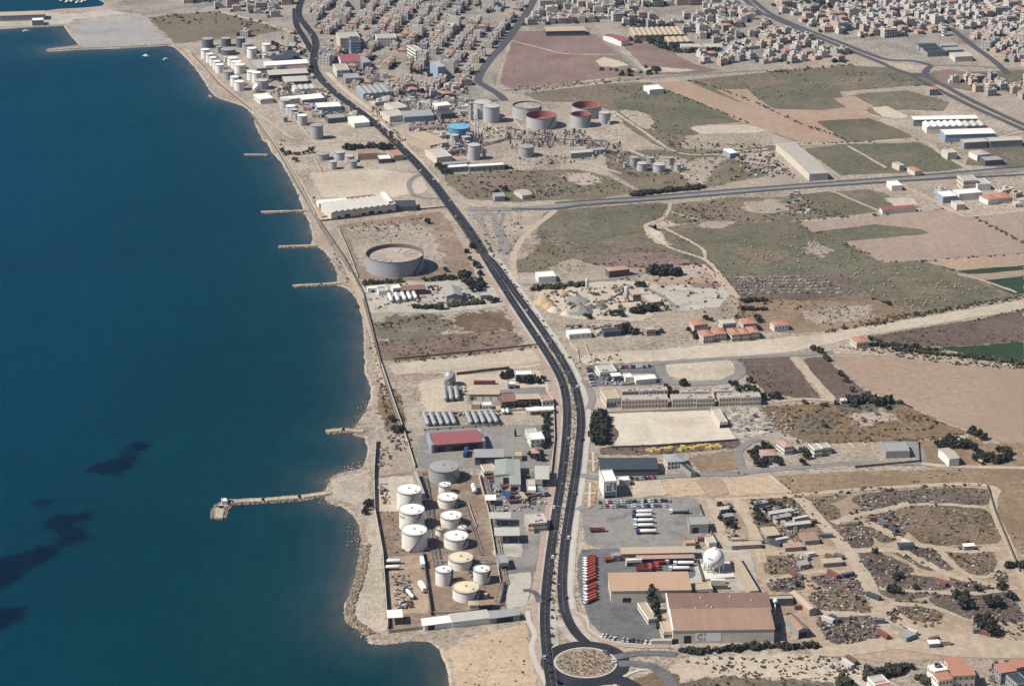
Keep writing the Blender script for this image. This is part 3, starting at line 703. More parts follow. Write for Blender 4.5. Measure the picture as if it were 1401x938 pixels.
# side roads
for s, wd, mt, lv in [
 ('738,824 734,813 725,808 716,808', 3.6, ASPH, 8), 
 ('790,698 806,690 815,690', 6, PAVE, 6), ('792,650 830,655 880,654 935,650 1010,648 1020,646 1080,640 1170,634 1260,634', 6.5, GREYROAD, 6), ('1018,648 1012,630 1010,618 1024,606 1040,600', 6, GREYROAD, 6),
 ('1260,634 1300,638 1401,640 1500,641', 5, DUST, 6), ('1242,604 1256,616 1262,632', 8, GREYROAD, 6),
 ('903,500 908,514 925,524 985,523 1012,512 1010,496', 8, GREYROAD, 6), ('850,500 905,497 1000,490 1080,486 1140,482', 6.5, GREYROAD, 7), ('1086,488 1110,516 1138,547', 7, DUST, 6),
 ('798,520 806,532 810,545 806,560', 5, GREYROAD, 6), ('1140,548 1100,546 1060,550', 4, DUST, 6),
 ('715,390 745,388 800,386 865,378 878,372', 5, GREYROAD, 6), ('865,378 880,392 905,405 925,420', 4, GREYROAD, 6), ('960,362 985,384 1010,408', 5, DUST, 6),
 ('640,286 700,286 760,282 800,276 880,272 950,266 1050,258 1130,252 1210,246 1300,240 1401,232 1600,220', 11, GREYROAD, 6),
 ('760,278 800,275 880,270 950,264 1050,256 1130,250 1210,244 1300,237 1401,228 1600,214', 4.5, FARROAD, 7),
 ('700,286 760,286 800,281 880,275 950,269.5 1050,261 1130,255 1210,249.5 1300,244 1401,239 1600,226', 4.5, FARROAD, 7),
 ('705,383 702,355 712,330 730,312 752,294 760,288', 6, DUST, 5), ('918,276 914,290 905,300 884,309 893,325 920,340 965,356 985,376 1010,406', 3.5, DUST, 6), ('908,312 940,328 962,342 965,356', 3, DUST, 6), ('918,290 940,297 960,302', 3, DUST, 6),
 ('815,46 850,75 886,105', 6, GREYROAD, 6), ('690,124 760,117 828,111 888,107 980,100 1050,96', 5, GREYROAD, 6), ('830,111 840,107 886,105', 3, DUST, 5),
 ('700,56 740,66 775,74 845,75', 3, DUST, 5), ('1058,199 1150,197 1256,193 1290,212 1330,234', 5, DUST, 6), ('1160,200 1185,214 1212,230', 3, DUST, 6),
 ('838,152 880,180 920,206 960,212 1050,204', 4, DUST, 6), ('860,205 900,222 960,250', 5, DUST, 5),
 ('520,178 560,166 600,168 640,166', 6, GREYROAD, 5), ('560,138 600,136 650,138 680,138', 6, FARROAD, 6), ('530,142 560,138', 7, GREYROAD, 6), ('691,138 680,128 660,116 654,110 660,96 672,80 690,60 705,40 724,12 740,-20', 9, FARROAD, 6),
 ('605,212 650,222 720,225 790,222 850,238', 4, DUST, 5),
 ('1010,-10 1035,14 1060,26 1100,44 1140,60 1180,76 1205,86', 7, FARROAD, 6), ('1016,-12 1045,13 1066,25 1106,42 1146,57 1184,72 1215,82 1250,84 1275,90', 7, FARROAD, 6),
 ('1205,86 1225,95 1245,102 1262,112 1290,126 1330,146 1401,178 1500,225', 7, FARROAD, 6), ('1275,90 1266,98 1270,106 1296,120 1336,141 1401,171 1500,214', 7, FARROAD, 6), ('1245,102 1258,103 1270,97', 6, FARROAD, 7),
 ('1275,90 1320,90 1401,96 1500,100', 6, GREYROAD, 6), ('1300,38 1330,62 1360,84 1380,102', 8, FARROAD, 6),
 ('1330,196 1401,180', 4, DUST, 5), ('1284,280 1310,292 1330,296 1401,288', 4, DUST, 5), ('1235,252 1250,262 1290,280', 5, DUST, 5),
 ('1140,262 1170,275 1206,290', 3, DUST, 6), ('1310,375 1345,384 1390,400', 3, DUST, 6),
 # scrapyard tracks and the lane round it
 ('978,684 1080,678 1200,668 1350,664 1360,700 1395,780 1420,850', 5, DUST, 5), ('1098,684 1130,720 1160,752 1180,790 1195,820 1205,850 1215,880', 7, DUST, 5), ('1010,690 1025,715 1036,745 1045,770', 6, DUST, 5),
 # service roads along the shore
 ('252,66 285,98 318,128 350,155 380,200 405,240 432,288 455,330 480,378 498,420 510,465 518,500 530,545', 4, DUST, 3), ('440,300 500,290 560,284 610,284', 5, PALE, 4), ('575,238 560,250 568,268 600,272', 5, GREYROAD, 5),
 ('540,512 620,505 700,500 744,494', 5, DUST, 5), ('432,196 500,192 540,192', 4, DUST, 5), ('345,150 380,176 400,190', 3, DUST, 5),
 ('300,16 340,26 395,42', 6, CONC, 4), ('160,14 205,18 250,10 300,4', 6, GREYROAD, 4), ('470,135 520,168 560,206 600,250', 5, PALE, 5), ('448,100 470,122 500,145 530,165', 6, PALE, 5),
]: road('road' if mt not in (DUST, PALE) else 'dirt_track', mt, lv, Q(s), wd, amp=0.35 if mt is DUST else 0.0)
SCR = []
for s, wd in [('1093,681 1130,722 1166,762 1190,800 1203,830 1223,867',8),('1140,715 1170,706 1203,699 1244,689',6),('1187,715 1214,728 1239,741 1302,752 1370,752',7),('1161,753 1229,754 1271,773 1307,788 1375,804',6),('1286,754 1318,783 1354,788 1380,762',5),('1203,804 1265,809 1328,812 1391,804',4.5),('1218,825 1276,830 1318,846',4),('1035,754 1098,757 1161,754',9),('1045,796 1098,784 1161,784 1192,806',5),('1223,858 1302,874 1401,886',16),('1110,892 1170,888 1223,880 1300,890 1401,892',14),('972,684 984,712 993,741 1035,754',6),('1009,681 1024,712 1040,741',6),('1200,838 1222,833 1240,858',6),('1108,838 1160,839 1205,842',5),('1244,690 1300,690 1350,694',4)]:
    o, p_ = road('dirt_track', DUST, 5, Q(s), wd, amp=0.6); SCR.append((p_, wd/2))
def on_track(x, y):
    for p_, hw in SCR:
        for i in range(0, len(p_)-1):
            ax, ay = p_[i]; dx, dy = p_[i+1][0]-ax, p_[i+1][1]-ay; t = max(0, min(1, ((x-ax)*dx+(y-ay)*dy)/(dx*dx+dy*dy or 1e-9)))
            if (x-ax-dx*t)**2+(y-ay-dy*t)**2 < (hw+0.3)**2: return True
    return False
sheet('sphere_pad', ground('white_pad', (232,228,220), var=0.06), 6, Q('952,772 1000,768 1005,789 962,795'), 0)
# forecourt by the road fork
sheet('yard', GREYROAD, 6, Q('645,292 690,290 686,310 700,340 690,352 672,330'), 1.0)
sheet('traffic_island', SAND, 8, Q('662,298 672,296 676,318 684,336 678,336 668,318'), 0.5, smooth=True)
sheet('traffic_island', SAND, 8, Q('680,296 686,294 682,306'), 0.3, smooth=True)
# painted edge lines and lane dashes on the main road
mbl = MB(); zl = 8*LSTEP + 0.06
for pts_ in carr:
    wd = 3.0 if pts_ is not carr[2] else 3.9
    pts_ = pts_[22:] if pts_ is carr[1] else pts_
    for off in (-wd, wd):
        for i in range(len(pts_)-1):
            L1, R1 = ribbon_pts(pts_[i:i+2], 0.14); d = math.hypot(pts_[i+1][0]-pts_[i][0], pts_[i+1][1]-pts_[i][1]) or 1
            nx, ny = -(pts_[i+1][1]-pts_[i][1])/d*off, (pts_[i+1][0]-pts_[i][0])/d*off
            mbl.face([(R1[0][0]+nx, R1[0][1]+ny, zl), (R1[1][0]+nx, R1[1][1]+ny, zl), (L1[1][0]+nx, L1[1][1]+ny, zl), (L1[0][0]+nx, L1[0][1]+ny, zl)])
    for i in range(len(pts_)-1):
        a, b = Vector(pts_[i]), Vector(pts_[i+1]); d = (b-a).length; dv = (b-a)/max(d, 1e-6); s_ = 0.0
        nv = Vector((-dv.y, dv.x))*0.08
        while s_+4 < d:
            p_, q_ = a+dv*s_, a+dv*(s_+4)
            mbl.face([(*(p_-nv), zl), (*(q_-nv), zl), (*(q_+nv), zl), (*(p_+nv), zl)]); s_ += 11
lm = mbl.build('road_markings', LINE); lm['kind'] = 'structure'
# ------------------------------------------------------------------ storage tanks
TW = tankmat('tank_white', (246,243,234), (206,192,168), 0.4, k=0.72)
TG = tankmat('tank_grey', (182,182,186), (156,152,152), 0.4)
TGL = tankmat('tank_pale_grey', (204,202,203), (178,170,164), 0.4)
TGD = tankmat('tank_dark_grey', (120,126,134), (96,98,104), 0.4)
TBK = tankmat('tank_black', (58,58,66), (44,42,46), 0.4)
TBL = tankmat('tank_blue', (96,160,205), (140,176,200), 0.3)
RW = paint('tank_roof_white', (248,246,240), 0.5, 0.07, k=0.72); RO = paint('tank_roof_ochre', (232,214,184), 0.6, 0.12, k=0.72)
RG = paint('tank_roof_grey', (176,174,172), 0.6, 0.14); RGL = paint('tank_roof_pale', (206,202,196), 0.6, 0.14)
RRED = paint('tank_inside_red', (178,112,104), 0.7, 0.2); RBL = paint('tank_roof_blue', (120,190,226), 0.5, 0.1)
RDECK = paint('tank_floating_roof', (196,180,166), 0.7, 0.2, scale=0.08)
RIMM = paint('tank_rim_steel', (120,118,118), 0.6, 0.1); RAIL = paint('handrail_steel', (170,168,164), 0.5, 0.1)
INNER = paint('tank_inner_wall', (128,118,120), 0.7, 0.2)
MM = {'w': (TW, RW), 'o': (TW, RO), 'g': (TG, RG), 'l': (TGL, RGL), 'd': (TGD, RG), 'k': (TBK, TBK), 'b': (TBL, RBL), 'wg': (TGL, RW)}
def tank(cx, ytop, ybase, wpx, kind, label, group=None, seg=40, near=False, stair=None, deckdrop=None, deckm=None, name='storage_tank', cat='tank'):
    b = G(cx, ybase); r = wpx/S(ybase)/2; h = max(2.5, height_at(b, ytop))
    root = empty(name, b); tag(root, label, cat, group)
    sm, rm = MM[kind]
    mb = MB(); mb.cyl(0, 0, -0.3, h, r, seg); mb.build('shell', sm, root)
    if deckdrop is None:
        mb = MB(); mb.cyl(0, 0, h+0.02, h+0.12, r*1.012, seg, 0, top=0, peak=r*0.07, sm=False); ro = mb.build('roof', rm, root)
        if near:
            mv = MB(); mv.cyl(0, 0, h+r*0.06, h+r*0.06+0.9, 0.5, 10, 0, top=0); mv.build('vent', RIMM, ro)
            mv = MB(); mv.cyl(r*0.55, -r*0.45, h+r*0.02, h+r*0.02+0.8, 0.45, 8, 0, top=0); mv.build('hatch', RIMM, ro)
            mh = MB()                                            # handrail round the roof edge
            n = 28
            for k in range(n):
                a0, a1 = 2*math.pi*k/n, 2*math.pi*(k+1)/n
                p0 = (r*math.cos(a0), r*math.sin(a0)); p1 = (r*math.cos(a1), r*math.sin(a1))
                for zz in (0.6, 1.15): mh.tube((*p0, h+zz), (*p1, h+zz), 0.06, 4, 0, False)
                mh.tube((*p0, h), (*p0, h+1.15), 0.06, 4, 0, False)
            mh.build('handrail', RAIL, root)
    else:
        mb = MB(); mb.cyl(0, 0, h-deckdrop-0.2, h, r-0.25, seg, 0, inward=True); mb.build('inner_wall', deckm if deckm is RRED else INNER, root)
        mb = MB(); mb.cyl(0, 0, h-deckdrop-0.3, h-deckdrop, r-0.26, seg, 0, top=0); dk = mb.build('floating_roof', deckm or RDECK, root)
        if r > 12 and deckm is not RRED:
            md = MB()
            for k in range(14):
                a = 2*math.pi*k/14; md.rbox(r*0.62*math.cos(a), r*0.62*math.sin(a), r*0.55, 0.35, h-deckdrop, h-deckdrop+0.35, a, 0)
            md.build('stiffener', RDECK, dk)
    mb = MB(); mb.cyl(0, 0, h-0.35, h+0.04, r+0.28, seg, 0); mb.face([((r+0.28)*math.cos(2*math.pi*k/seg), (r+0.28)*math.sin(2*math.pi*k/seg), h-0.35) for k in range(seg)][::-1], 0)
    if deckdrop is None: mb.f.pop(); mb.m.pop(); mb.sm.pop(); mb.cyl(0, 0, h+0.04, h+0.10, r+0.28, seg, 0, r2=r+0.02)
    else:
        mb.f.pop(); mb.m.pop(); mb.sm.pop(); mb.cyl(0, 0, h+0.04, h+0.05, r+0.28, seg, 0, r2=r-0.25)
    mb.build('rim', RIMM, root)
    if stair is not None:                                        # spiral stair up the shell
        mb = MB(); a0, a1 = stair; n = 22
        for k in range(n):
            a = a0+(a1-a0)*k/n; z = h*k/n
            mb.rbox((r+0.5)*math.cos(a), (r+0.5)*math.sin(a), 0.95, max(0.5, r*abs(a1-a0)/n*1.05), z, z+h/n*1.0, a, 0)
        mb.build('stairway', RIMM, root)
    return root
D_ = math.radians
near = [
 (607,637.5,654,42,'g','large grey storage tank behind the white tanks of the near depot',(D_(-20),D_(-75))),
 (560,669,694,34,'w','white tank farthest up in the seaward column of three tall white tanks',(D_(-120),D_(-60))),
 (563.7,696.3,720,35,'w','white tank with dark marking, middle of the seaward column of three tall tanks',(D_(-95),D_(-40))),
 (567.2,724.6,747.5,35,'w','white tank nearest the camera in the seaward column of three tall tanks',(D_(-110),D_(-50))),
 (608.6,662.3,674,17.2,'w','small white tank just below the large grey tank',None),
 (612.6,679.2,690.4,28.5,'w','squat white tank below the small white tank, beside the bund lane',(D_(-60),D_(-10))),
 (617.2,704.5,716.5,29.6,'w','squat white tank third down the middle column of the near depot',(D_(-60),D_(-10))),
 (602.5,722.5,731.5,13,'o','small rust-stained tank beside the lane between the white tanks',None),
 (632.2,721.2,727.5,13,'w','small low white tank half hidden behind a squat white tank',None),
 (624,732.4,745.5,33.4,'w','wide white tank with cream roof, right of the lane between the tall tanks',(D_(-70),D_(-20))),
 (630.2,762,773.6,34.5,'o','wide white tank with ochre-stained roof in the lowest tank group',(D_(-40),D_(-5))),
 (607,778.4,797,22.7,'w','slim white tank left of the ochre-roofed tank in the lowest group',(D_(-40),D_(-2))),
 (659.1,777.7,794.5,23,'w','slim white tank right of the ochre-roofed tank in the lowest group',(D_(-80),D_(-20))),
 (637.5,802.8,816.3,36.5,'o','wide white tank nearest the camera, by the long shed of the near depot',(D_(-60),D_(-20)))]
for cx, yt, yb_, wp, k, lb, st in near: tank(cx, yt, yb_, wp, k, lb, 'tanks of the near depot', 56, True, st)
tank(664.5,811.5,818,6,'l','tiny grey drum tank at the corner of the lowest tank group', None, 16)
# dark lettering on the middle seaward tank
bt = G(563.7,720); rr = 35/S(720)/2
big = tank(540.4,346,367,78.7,'g','huge grey open-top tank standing alone in its sandy bund', None, 96, False, (D_(-50),D_(-15)), deckdrop=3.2)
mb = MB(); RB = 78.7/S(367)/2; HB = height_at(G(540.4,367), 346)
for zz in (HB*0.78, HB*0.9): mb.cyl(0, 0, zz, zz+0.18, RB+0.18, 96, 0)
mb.build('wind_girder', paint('girder_grey', (166,166,170), 0.6, 0.1), big)
tank(603,414.6,423,9.5,'k','small black tank beside the hedge of the gas depot', None, 24)
i = 0
ULC = [(284.4,52.8,64.4,16,'d'),(309.5,52.2,62.5,14,'d'),(329.7,51.6,64,13,'d'),(338.7,60,73,14,'g'),(312.3,67,73.7,20.5,'d'),(300,64,72,9,'g'),(344.8,65.7,78.5,13.5,'w'),(364.7,60.3,69.6,12.6,'w'),(353.5,75,79.5,5,'w'),(362,75,79.5,6,'w'),
 (281.2,67.6,79.8,12.2,'w'),(287.3,73.7,85,11,'w'),(291.8,78.5,89.5,10.5,'w'),(296.9,83.7,94.6,11.5,'w'),(300.8,88.2,99,12,'w'),(318.7,79,90,15,'w'),(324,84.3,94,15,'w'),(328.4,88.2,99.7,15.5,'w'),(308.5,78.5,85,4,'w'),(313,97.2,108,16,'g'),(321.3,105,117,12,'w'),(327.7,111.3,122.9,14.5,'w'),(344.4,97.8,108.7,13,'w'),(351.5,99.1,113.2,13.5,'w'),(358.6,109.4,121,18,'l')]
ULL = ['dark grey tank at the shoreward back corner of the far tank farm','dark grey tank, second from the shore in the far farm back row','dark grey tank, third from the shore in the far farm back row','grey tank behind the tall white one in the far farm','broad dark grey tank in the middle of the far farm','slim grey tank left of the broad dark one in the far farm','tall white tank at the centre of the far tank farm','white tank standing alone at the inland back edge of the far farm','tiny white tank right of the tall central white tank','tiny white tank, inland one of two beside the tall central tank',
 'white tank at the back of the shoreward row of five in the far farm','white tank second in the shoreward row of five','white tank third in the shoreward row of five','white tank fourth in the shoreward row of five','white tank at the near end of the shoreward row of five','white tank at the back of the middle row of three','white tank second in the middle row of three','white tank at the near end of the middle row of three','thin white tank between the two white rows of the far farm','grey tank below the middle white row, near the shore','slim white tank by the shore road at the near end of the far farm','white tank with cone roof nearest the shore at the far farm','white tank left of the pair beside the pale grey one','white tank right of the pair, behind the pale grey one','wide pale grey tank at the near inland corner of the far farm']
for q, lb in zip(ULC, ULL): tank(*q, lb, 'tanks of the far shore farm', 24)
for q, lb in [((390.3,136.4,148,15,'l'),'pale tank farthest in the line of tanks by the shore road'),((398,144.8,155.7,14,'wg'),'pale tank with light roof, second in the line by the shore road'),((401.8,149.3,161,12,'l'),'pale grey tank third in the line by the shore road'),((405.5,155,164,8,'l'),'slim pale tank squeezed between two in the shore line'),((413.8,157.6,170.5,13.9,'wg'),'grey tank at the near end of the line by the shore road'),((390.5,160.2,166.6,6,'d'),'tiny dark tank on the seaward side of the shore line'),
 ((433.7,170.9,189.1,17.5,'g'),'tall lone grey tank with long shadow on bare ground'),((441.7,209.7,217.4,18,'g'),'broad low grey tank, seaward one of the five small tanks'),((464.8,207.7,217.4,15,'l'),'grey tank at the back of the five small tanks'),((478.3,212.9,221.2,13.5,'l'),'pale grey tank at the inland side of the five small tanks'),((455.5,220.6,230.9,11,'l'),'narrow grey tank at the near left of the five small tanks'),((482.8,220,229.6,12,'g'),'grey tank at the near right of the five small tanks'),
 ((660.3,139.4,160,24,'l'),'pale grey refinery tank half hidden behind its twin'),((672.3,144.7,165.8,22.9,'l'),'pale grey refinery tank in front of its twin'),((644.5,142,164,5.5,'l'),'slim tall refinery tank left of the twin tanks'),
 ((628.5,172.8,184,30,'b'),'low wide blue tank in the refinery'),((621.7,184.5,199,12,'l'),'grey refinery tank in front of the blue tank'),((636.3,187,198.6,9.5,'l'),'narrow grey refinery tank before the blue one, on its right'),((648.6,198,217.3,17.4,'l'),'tall grey refinery tank nearest the crossroad'),
 ((826.8,153.8,168.5,15.4,'l'),'closed grey tank right of the open red tanks'),((833.5,166,170.5,4,'l'),'tiny tank at the foot of the closed grey tank'),((720,199.8,213.2,21.1,'g'),'lone grey refinery tank below the open red tanks'),
 ((867.4,215,226.8,12.5,'g'),'grey tank at the back left of the small field tank group'),((878.4,223,233,14.5,'l'),'grey tank at the near left of the small field tank group'),((901.7,224.3,234.3,17,'l'),'widest grey tank of the small field tank group'),((890.4,215.5,223,11,'g'),'grey tank at the back of the small field tank group'),((916.7,215.5,225.5,10,'g'),'grey tank at the back right of the small field tank group'),((926.8,224.3,233,9.5,'l'),'narrow grey tank at the right end of the field tank group'),((855.3,223,229,6,'g'),'tiny grey tank left of the field tank group'),((936.8,228,233,5,'g'),'tiny grey tank right of the field tank group')]:
    tank(*q, lb, None, 28)
tank(721.3,143.5,158.9,40,'l','wide grey open-top tank with pale floating roof', None, 48, False, (D_(-60),D_(-20)), 1.5, RDECK)
tank(740.5,157,172.3,41.6,'l','wide grey open-top tank with red inside, nearest of the open tanks', None, 48, False, (D_(-70),D_(-30)), 7.0, RRED)
tank(802.5,143.5,158.2,40.3,'l','wide grey open-top tank with red inside, farthest back', None, 48, False, None, 7.0, RRED)
tank(794.6,155.7,171.7,27.5,'l','smaller grey open-top tank with red inside, in front of the farthest', None, 40, False, (D_(-70),D_(-20)), 6.0, RRED)

# horizontal pressure vessels (gas bullets) on saddles
SILV = paint('vessel_silver', (178,180,184), 0.38, 0.08, metal=0.0, spec=0.5); SAD = paint('saddle_concrete', (160,154,148), 0.8, 0.1)
WHV = paint('vessel_white', (246,245,240), 0.4, 0.06, k=0.72)
def bullet(a, b, d_, label, group, m=SILV, z=1.2):
    A = G(*a); B = G(*b); A.z = B.z = min(A.z, B.z); c = (A+B)/2; L = (B-A).length; ang = math.atan2((B-A).y, (B-A).x)
    root = empty('gas_vessel', c, ang); tag(root, label, 'tank', group); r = d_/2
    mb = MB(); mb.capsule((-L/2+r*0.6, 0, r+z), (L/2-r*0.6, 0, r+z), r, 16, 4); mb.build('vessel', m, root)
    for sx in (-0.28, 0.28):
        mb = MB(); mb.box(sx*L-0.4, sx*L+0.4, -r*0.8, r*0.8, -0.2, z+r*0.45, 0); mb.build('saddle', SAD, root)
    mb = MB(); mb.tube((-L*0.36, 0, 2*r+z+0.1), (L*0.36, 0, 2*r+z+0.1), 0.14, 5); mb.tube((0, 0, 2*r+z-0.2), (0, 0, 2*r+z+0.9), 0.25, 6); mb.build('pipe', RAIL, root)
Z = lambda x, y: (560+x/6.671, 480+y/6.671)
f1 = [(173,700),(235,700),(297,698),(358,694),(415,690)]; b1 = [(133,598),(193,598),(253,596),(312,594),(372,594)]
f2 = [(563,686),(620,684),(680,682),(745,680),(800,676)]; b2 = [(523,588),(580,588),(640,586),(692,584),(747,580)]
for i in range(5): bullet(Z(*f1[i]), Z(*b1[i]), 3.3, 'silver gas vessel, %s from left in the left bank of five' % ordinal(i+1), 'left bank of silver gas vessels')
for i in range(5): bullet(Z(*f2[i]), Z(*b2[i]), 3.3, 'silver gas vessel, %s from left in the right bank of five' % ordinal(i+1), 'right bank of silver gas vessels')
for i, (f, b_) in enumerate([((330,472),(325,366)),((386,468),(373,366)),((440,462),(425,362))]): bullet(Z(*f), Z(*b_), 3.4, '%s silver gas vessel of the three below the grey sphere' % ['left','middle','right'][i], 'three gas vessels below the sphere')
for i, (f, b_) in enumerate([((862,586),(856,562)),((900,584),(892,560))]): bullet(Z(*f), Z(*b_), 2.6, 'short white gas tank, %s one of the pair beside the gas banks' % ['left','right'][i], 'pair of short white gas tanks', WHV)
Z2 = lambda x, y: (490+x/6.671, 380+y/6.671)
for i, (f, b_) in enumerate([((305,236),(283,176)),((365,232),(343,172)),((428,224),(402,168)),((478,216),(455,164)),((528,210),(505,162))]): bullet(Z2(*f), Z2(*b_), 3.2, 'pale gas vessel, %s from left in the depot below the huge tank' % ordinal(i+1), 'five gas vessels below the huge tank', TGL if False else WHV)
bullet((649,706-40),(651,674),3.0,'white horizontal drum standing inside the near depot bund', None, WHV) if False else bullet((649.5,677),(647.5,668),3.4,'white horizontal drum standing alone in the near depot bund', None, WHV)
def gsphere(cx, cyc, wpx, gy, m, label, logo=False):
    b = G(cx, gy); r = wpx/S(gy)/2; hc = height_at(b, cyc); hc = max(hc, r+1.0)
    root = empty('gas_sphere', b); tag(root, label, 'tank')
    mb = MB(); mb.sphere((0, 0, hc), r, 40, 24); mb.build('shell', m, root)
    n = 10
    for k in range(n):
        a = 2*math.pi*k/n + 0.2
        mb = MB(); mb.tube((r*0.93*math.cos(a), r*0.93*math.sin(a), -0.2), (r*0.93*math.cos(a), r*0.93*math.sin(a), hc-r*0.1), 0.42, 8); mb.build('leg', m, root)
    mb = MB()
    for k in range(n):
        a, a2 = 2*math.pi*k/n+0.2, 2*math.pi*(k+1)/n+0.2
        mb.tube((r*0.93*math.cos(a), r*0.93*math.sin(a), hc*0.12), (r*0.93*math.cos(a2), r*0.93*math.sin(a2), hc*0.6), 0.12, 4)
        mb.tube((r*0.93*math.cos(a2), r*0.93*math.sin(a2), hc*0.12), (r*0.93*math.cos(a), r*0.93*math.sin(a), hc*0.6), 0.12, 4)
    mb.build('brace', RAIL, root)
    mb = MB(); mb.cyl(0, 0, hc+r-0.1, hc+r+0.5, 1.3, 12, 0, top=0); mb.build('top_platform', m, root)
    mb = MB()
    for k in range(24):
        t0 = k/24; a = -1.9+1.6*t0; z = hc-r*0.2 + r*1.15*t0; q = math.sqrt(max(0.02, r*r-(z-hc)**2))+0.45
        mb.rbox(q*math.cos(a), q*math.sin(a), 0.9, 1.1, z, z+0.35, a, 0)
    mb.build('stairway', RAIL, root)
    return root, r, hc
gsphere(615.5,515,15.7,526,SILV,'silver gas sphere on legs above the three gas vessels')
ws, wr, wh = gsphere(976.3,764.5,29.3,779,WHV,'big white gas sphere on white legs with blue emblem')
BLUEL = paint('emblem_blue', (86,124,176), 0.6, 0.1)
mb = MB()                                                        # faint slanted blue emblem on the sphere, curved with the shell
def on_sphere(u, v, rr_):
    az = -math.pi/2 - 0.42 + u; el = 0.28 + v
    return (rr_*math.cos(el)*math.cos(az), rr_*math.cos(el)*math.sin(az), wh + rr_*math.sin(el))
for (u0, u1, v0, v1) in ((-0.30, -0.12, 0.02, 0.16), (-0.10, 0.10, -0.02, 0.12), (0.12, 0.24, -0.06, 0.05)):
    mb.face([on_sphere(u0, v0, wr+0.03), on_sphere(u1, v0-0.03, wr+0.03), on_sphere(u1, v1-0.03, wr+0.03), on_sphere(u0, v1, wr+0.03)])
mb.build('emblem', BLUEL, ws)
gsphere(351.2,121.5,10.5,126,WHV,'small white gas sphere at the near edge of the far tank farm')
# dark lettering on the middle seaward tank (painted on the curved shell, at its upper left)
mtank = [o for o in COL.objects if o.get('label', '').startswith('white tank with dark marking')][0]
DKL = paint('lettering_dark', (70,74,84), 0.6, 0.1); mb = MB(); zt = height_at(bt, 696.3)*0.70; 
def strokes(segs, a0, s_, z0):
    for (x0, z0_, x1, z1_) in segs:
        d = Vector((x1-x0, z1_-z0_)); d.normalize(); n = Vector((-d.y, d.x))*0.13
        q = [(x0-n.x, z0_-n.y), (x1-n.x, z1_-n.y), (x1+n.x, z1_+n.y), (x0+n.x, z0_+n.y)]
        mb.face([((rr+0.04)*math.cos(a0+x*s_/rr), (rr+0.04)*math.sin(a0+x*s_/rr), z0+z*s_) for x, z in q])
for j, segs in enumerate([[(0,1,0.5,0),(0.5,0,1,1)], [(0,0.5,0.9,0.5),(0,0,0.9,0),(0,1,0.9,1)], [(0,0,0.5,1),(0.5,1,1,0),(0.2,0.4,0.8,0.4)]]):
    strokes([(x0+1.2*j, a_, x1+1.2*j, b_) for x0, a_, x1, b_ in segs], math.radians(-158), 1.5, zt)
mb.build('lettering', DKL, mtank)
# ------------------------------------------------------------------ buildings placed one by one
WALLC = {'w': paint('wall_white', (238,234,226), 0.8, 0.08, 0.25, k=0.7), 'c': paint('wall_cream', (230,218,200), 0.8, 0.08, 0.25), 'g': paint('wall_grey', (168,166,166), 0.8, 0.1, 0.25), 't': paint('wall_tan', (196,176,152), 0.8, 0.1, 0.3),
 'b': paint('wall_blue', (160,180,200), 0.7, 0.08, 0.15), 'd': paint('wall_dark', (104,104,110), 0.8, 0.1, 0.2), 'p': paint('wall_pink', (228,206,196), 0.8, 0.08, 0.2), 'r': paint('wall_red', (146,98,90), 0.8, 0.1, 0.2), 'n': paint('wall_brown', (128,100,88), 0.8, 0.1, 0.2)}
ROOFC = {'r': roofmat('roof_red_sheet', (168,100,104), 0.08), 'o': roofmat('roof_orange_sheet', (204,170,142), 0.07, rust=(196,156,132), rustamt=0.4), 'n': roofmat('roof_rust_sheet', (150,118,104), 0.14, rust=(134,102,92), rustamt=0.5), 'n2': roofmat('roof_rust_pale', (176,145,124), 0.12, rust=(160,124,108), rustamt=0.5),
 'g': roofmat('roof_grey_sheet', (172,172,172), 0.08, rust=(150,146,142)), 'l': roofmat('roof_pale_sheet', (206,202,192), 0.07, rust=(190,178,160)), 'd': roofmat('roof_dark_sheet', (70,80,88), 0.1), 'w': roofmat('roof_white_sheet', (244,242,236), 0.05, rust=(222,214,200), k=0.7),
 't': roofmat('roof_tan_flat', (204,184,158), 0.08, rust=(190,160,136)), 'e': roofmat('roof_grey_green', (170,176,168), 0.06), 'b': roofmat('roof_blue_sheet', (110,150,190), 0.08), 'k': roofmat('roof_terracotta', (198,142,120), 0.12, rust=(180,122,104), axis=0), 'p': roofmat('roof_pink_tile', (198,160,146), 0.1), 'c': roofmat('roof_concrete', (196,188,176), 0.06)}
GLASS = paint('window_glass', (46,56,70), 0.25, 0.15, spec=0.5); DOORM = paint('door_opening_dark', (52,50,52), 0.8, 0.2); BLUEP = paint('panel_blue', (92,128,178), 0.6, 0.1); WPAN = paint('panel_white', (240,240,236), 0.6, 0.05, k=0.7)
DUCT = paint('rooftop_unit', (190,188,184), 0.7, 0.1)
def rect_of(q, z):
    p = [P(x, y, z) for x, y in q]                     # BL, BR, FR, FL
    c = (p[0]+p[1]+p[2]+p[3])/4; u = (p[1]-p[0])+(p[2]-p[3]); u.z = 0; u.normalize(); v = Vector((-u.y, u.x, 0))
    hw = ((p[1]-p[0]).dot(u)+(p[2]-p[3]).dot(u))/4; hd = ((p[0]-p[3]).dot(v)+(p[1]-p[2]).dot(v))/4
    return c, math.atan2(u.y, u.x), abs(hw), abs(hd)
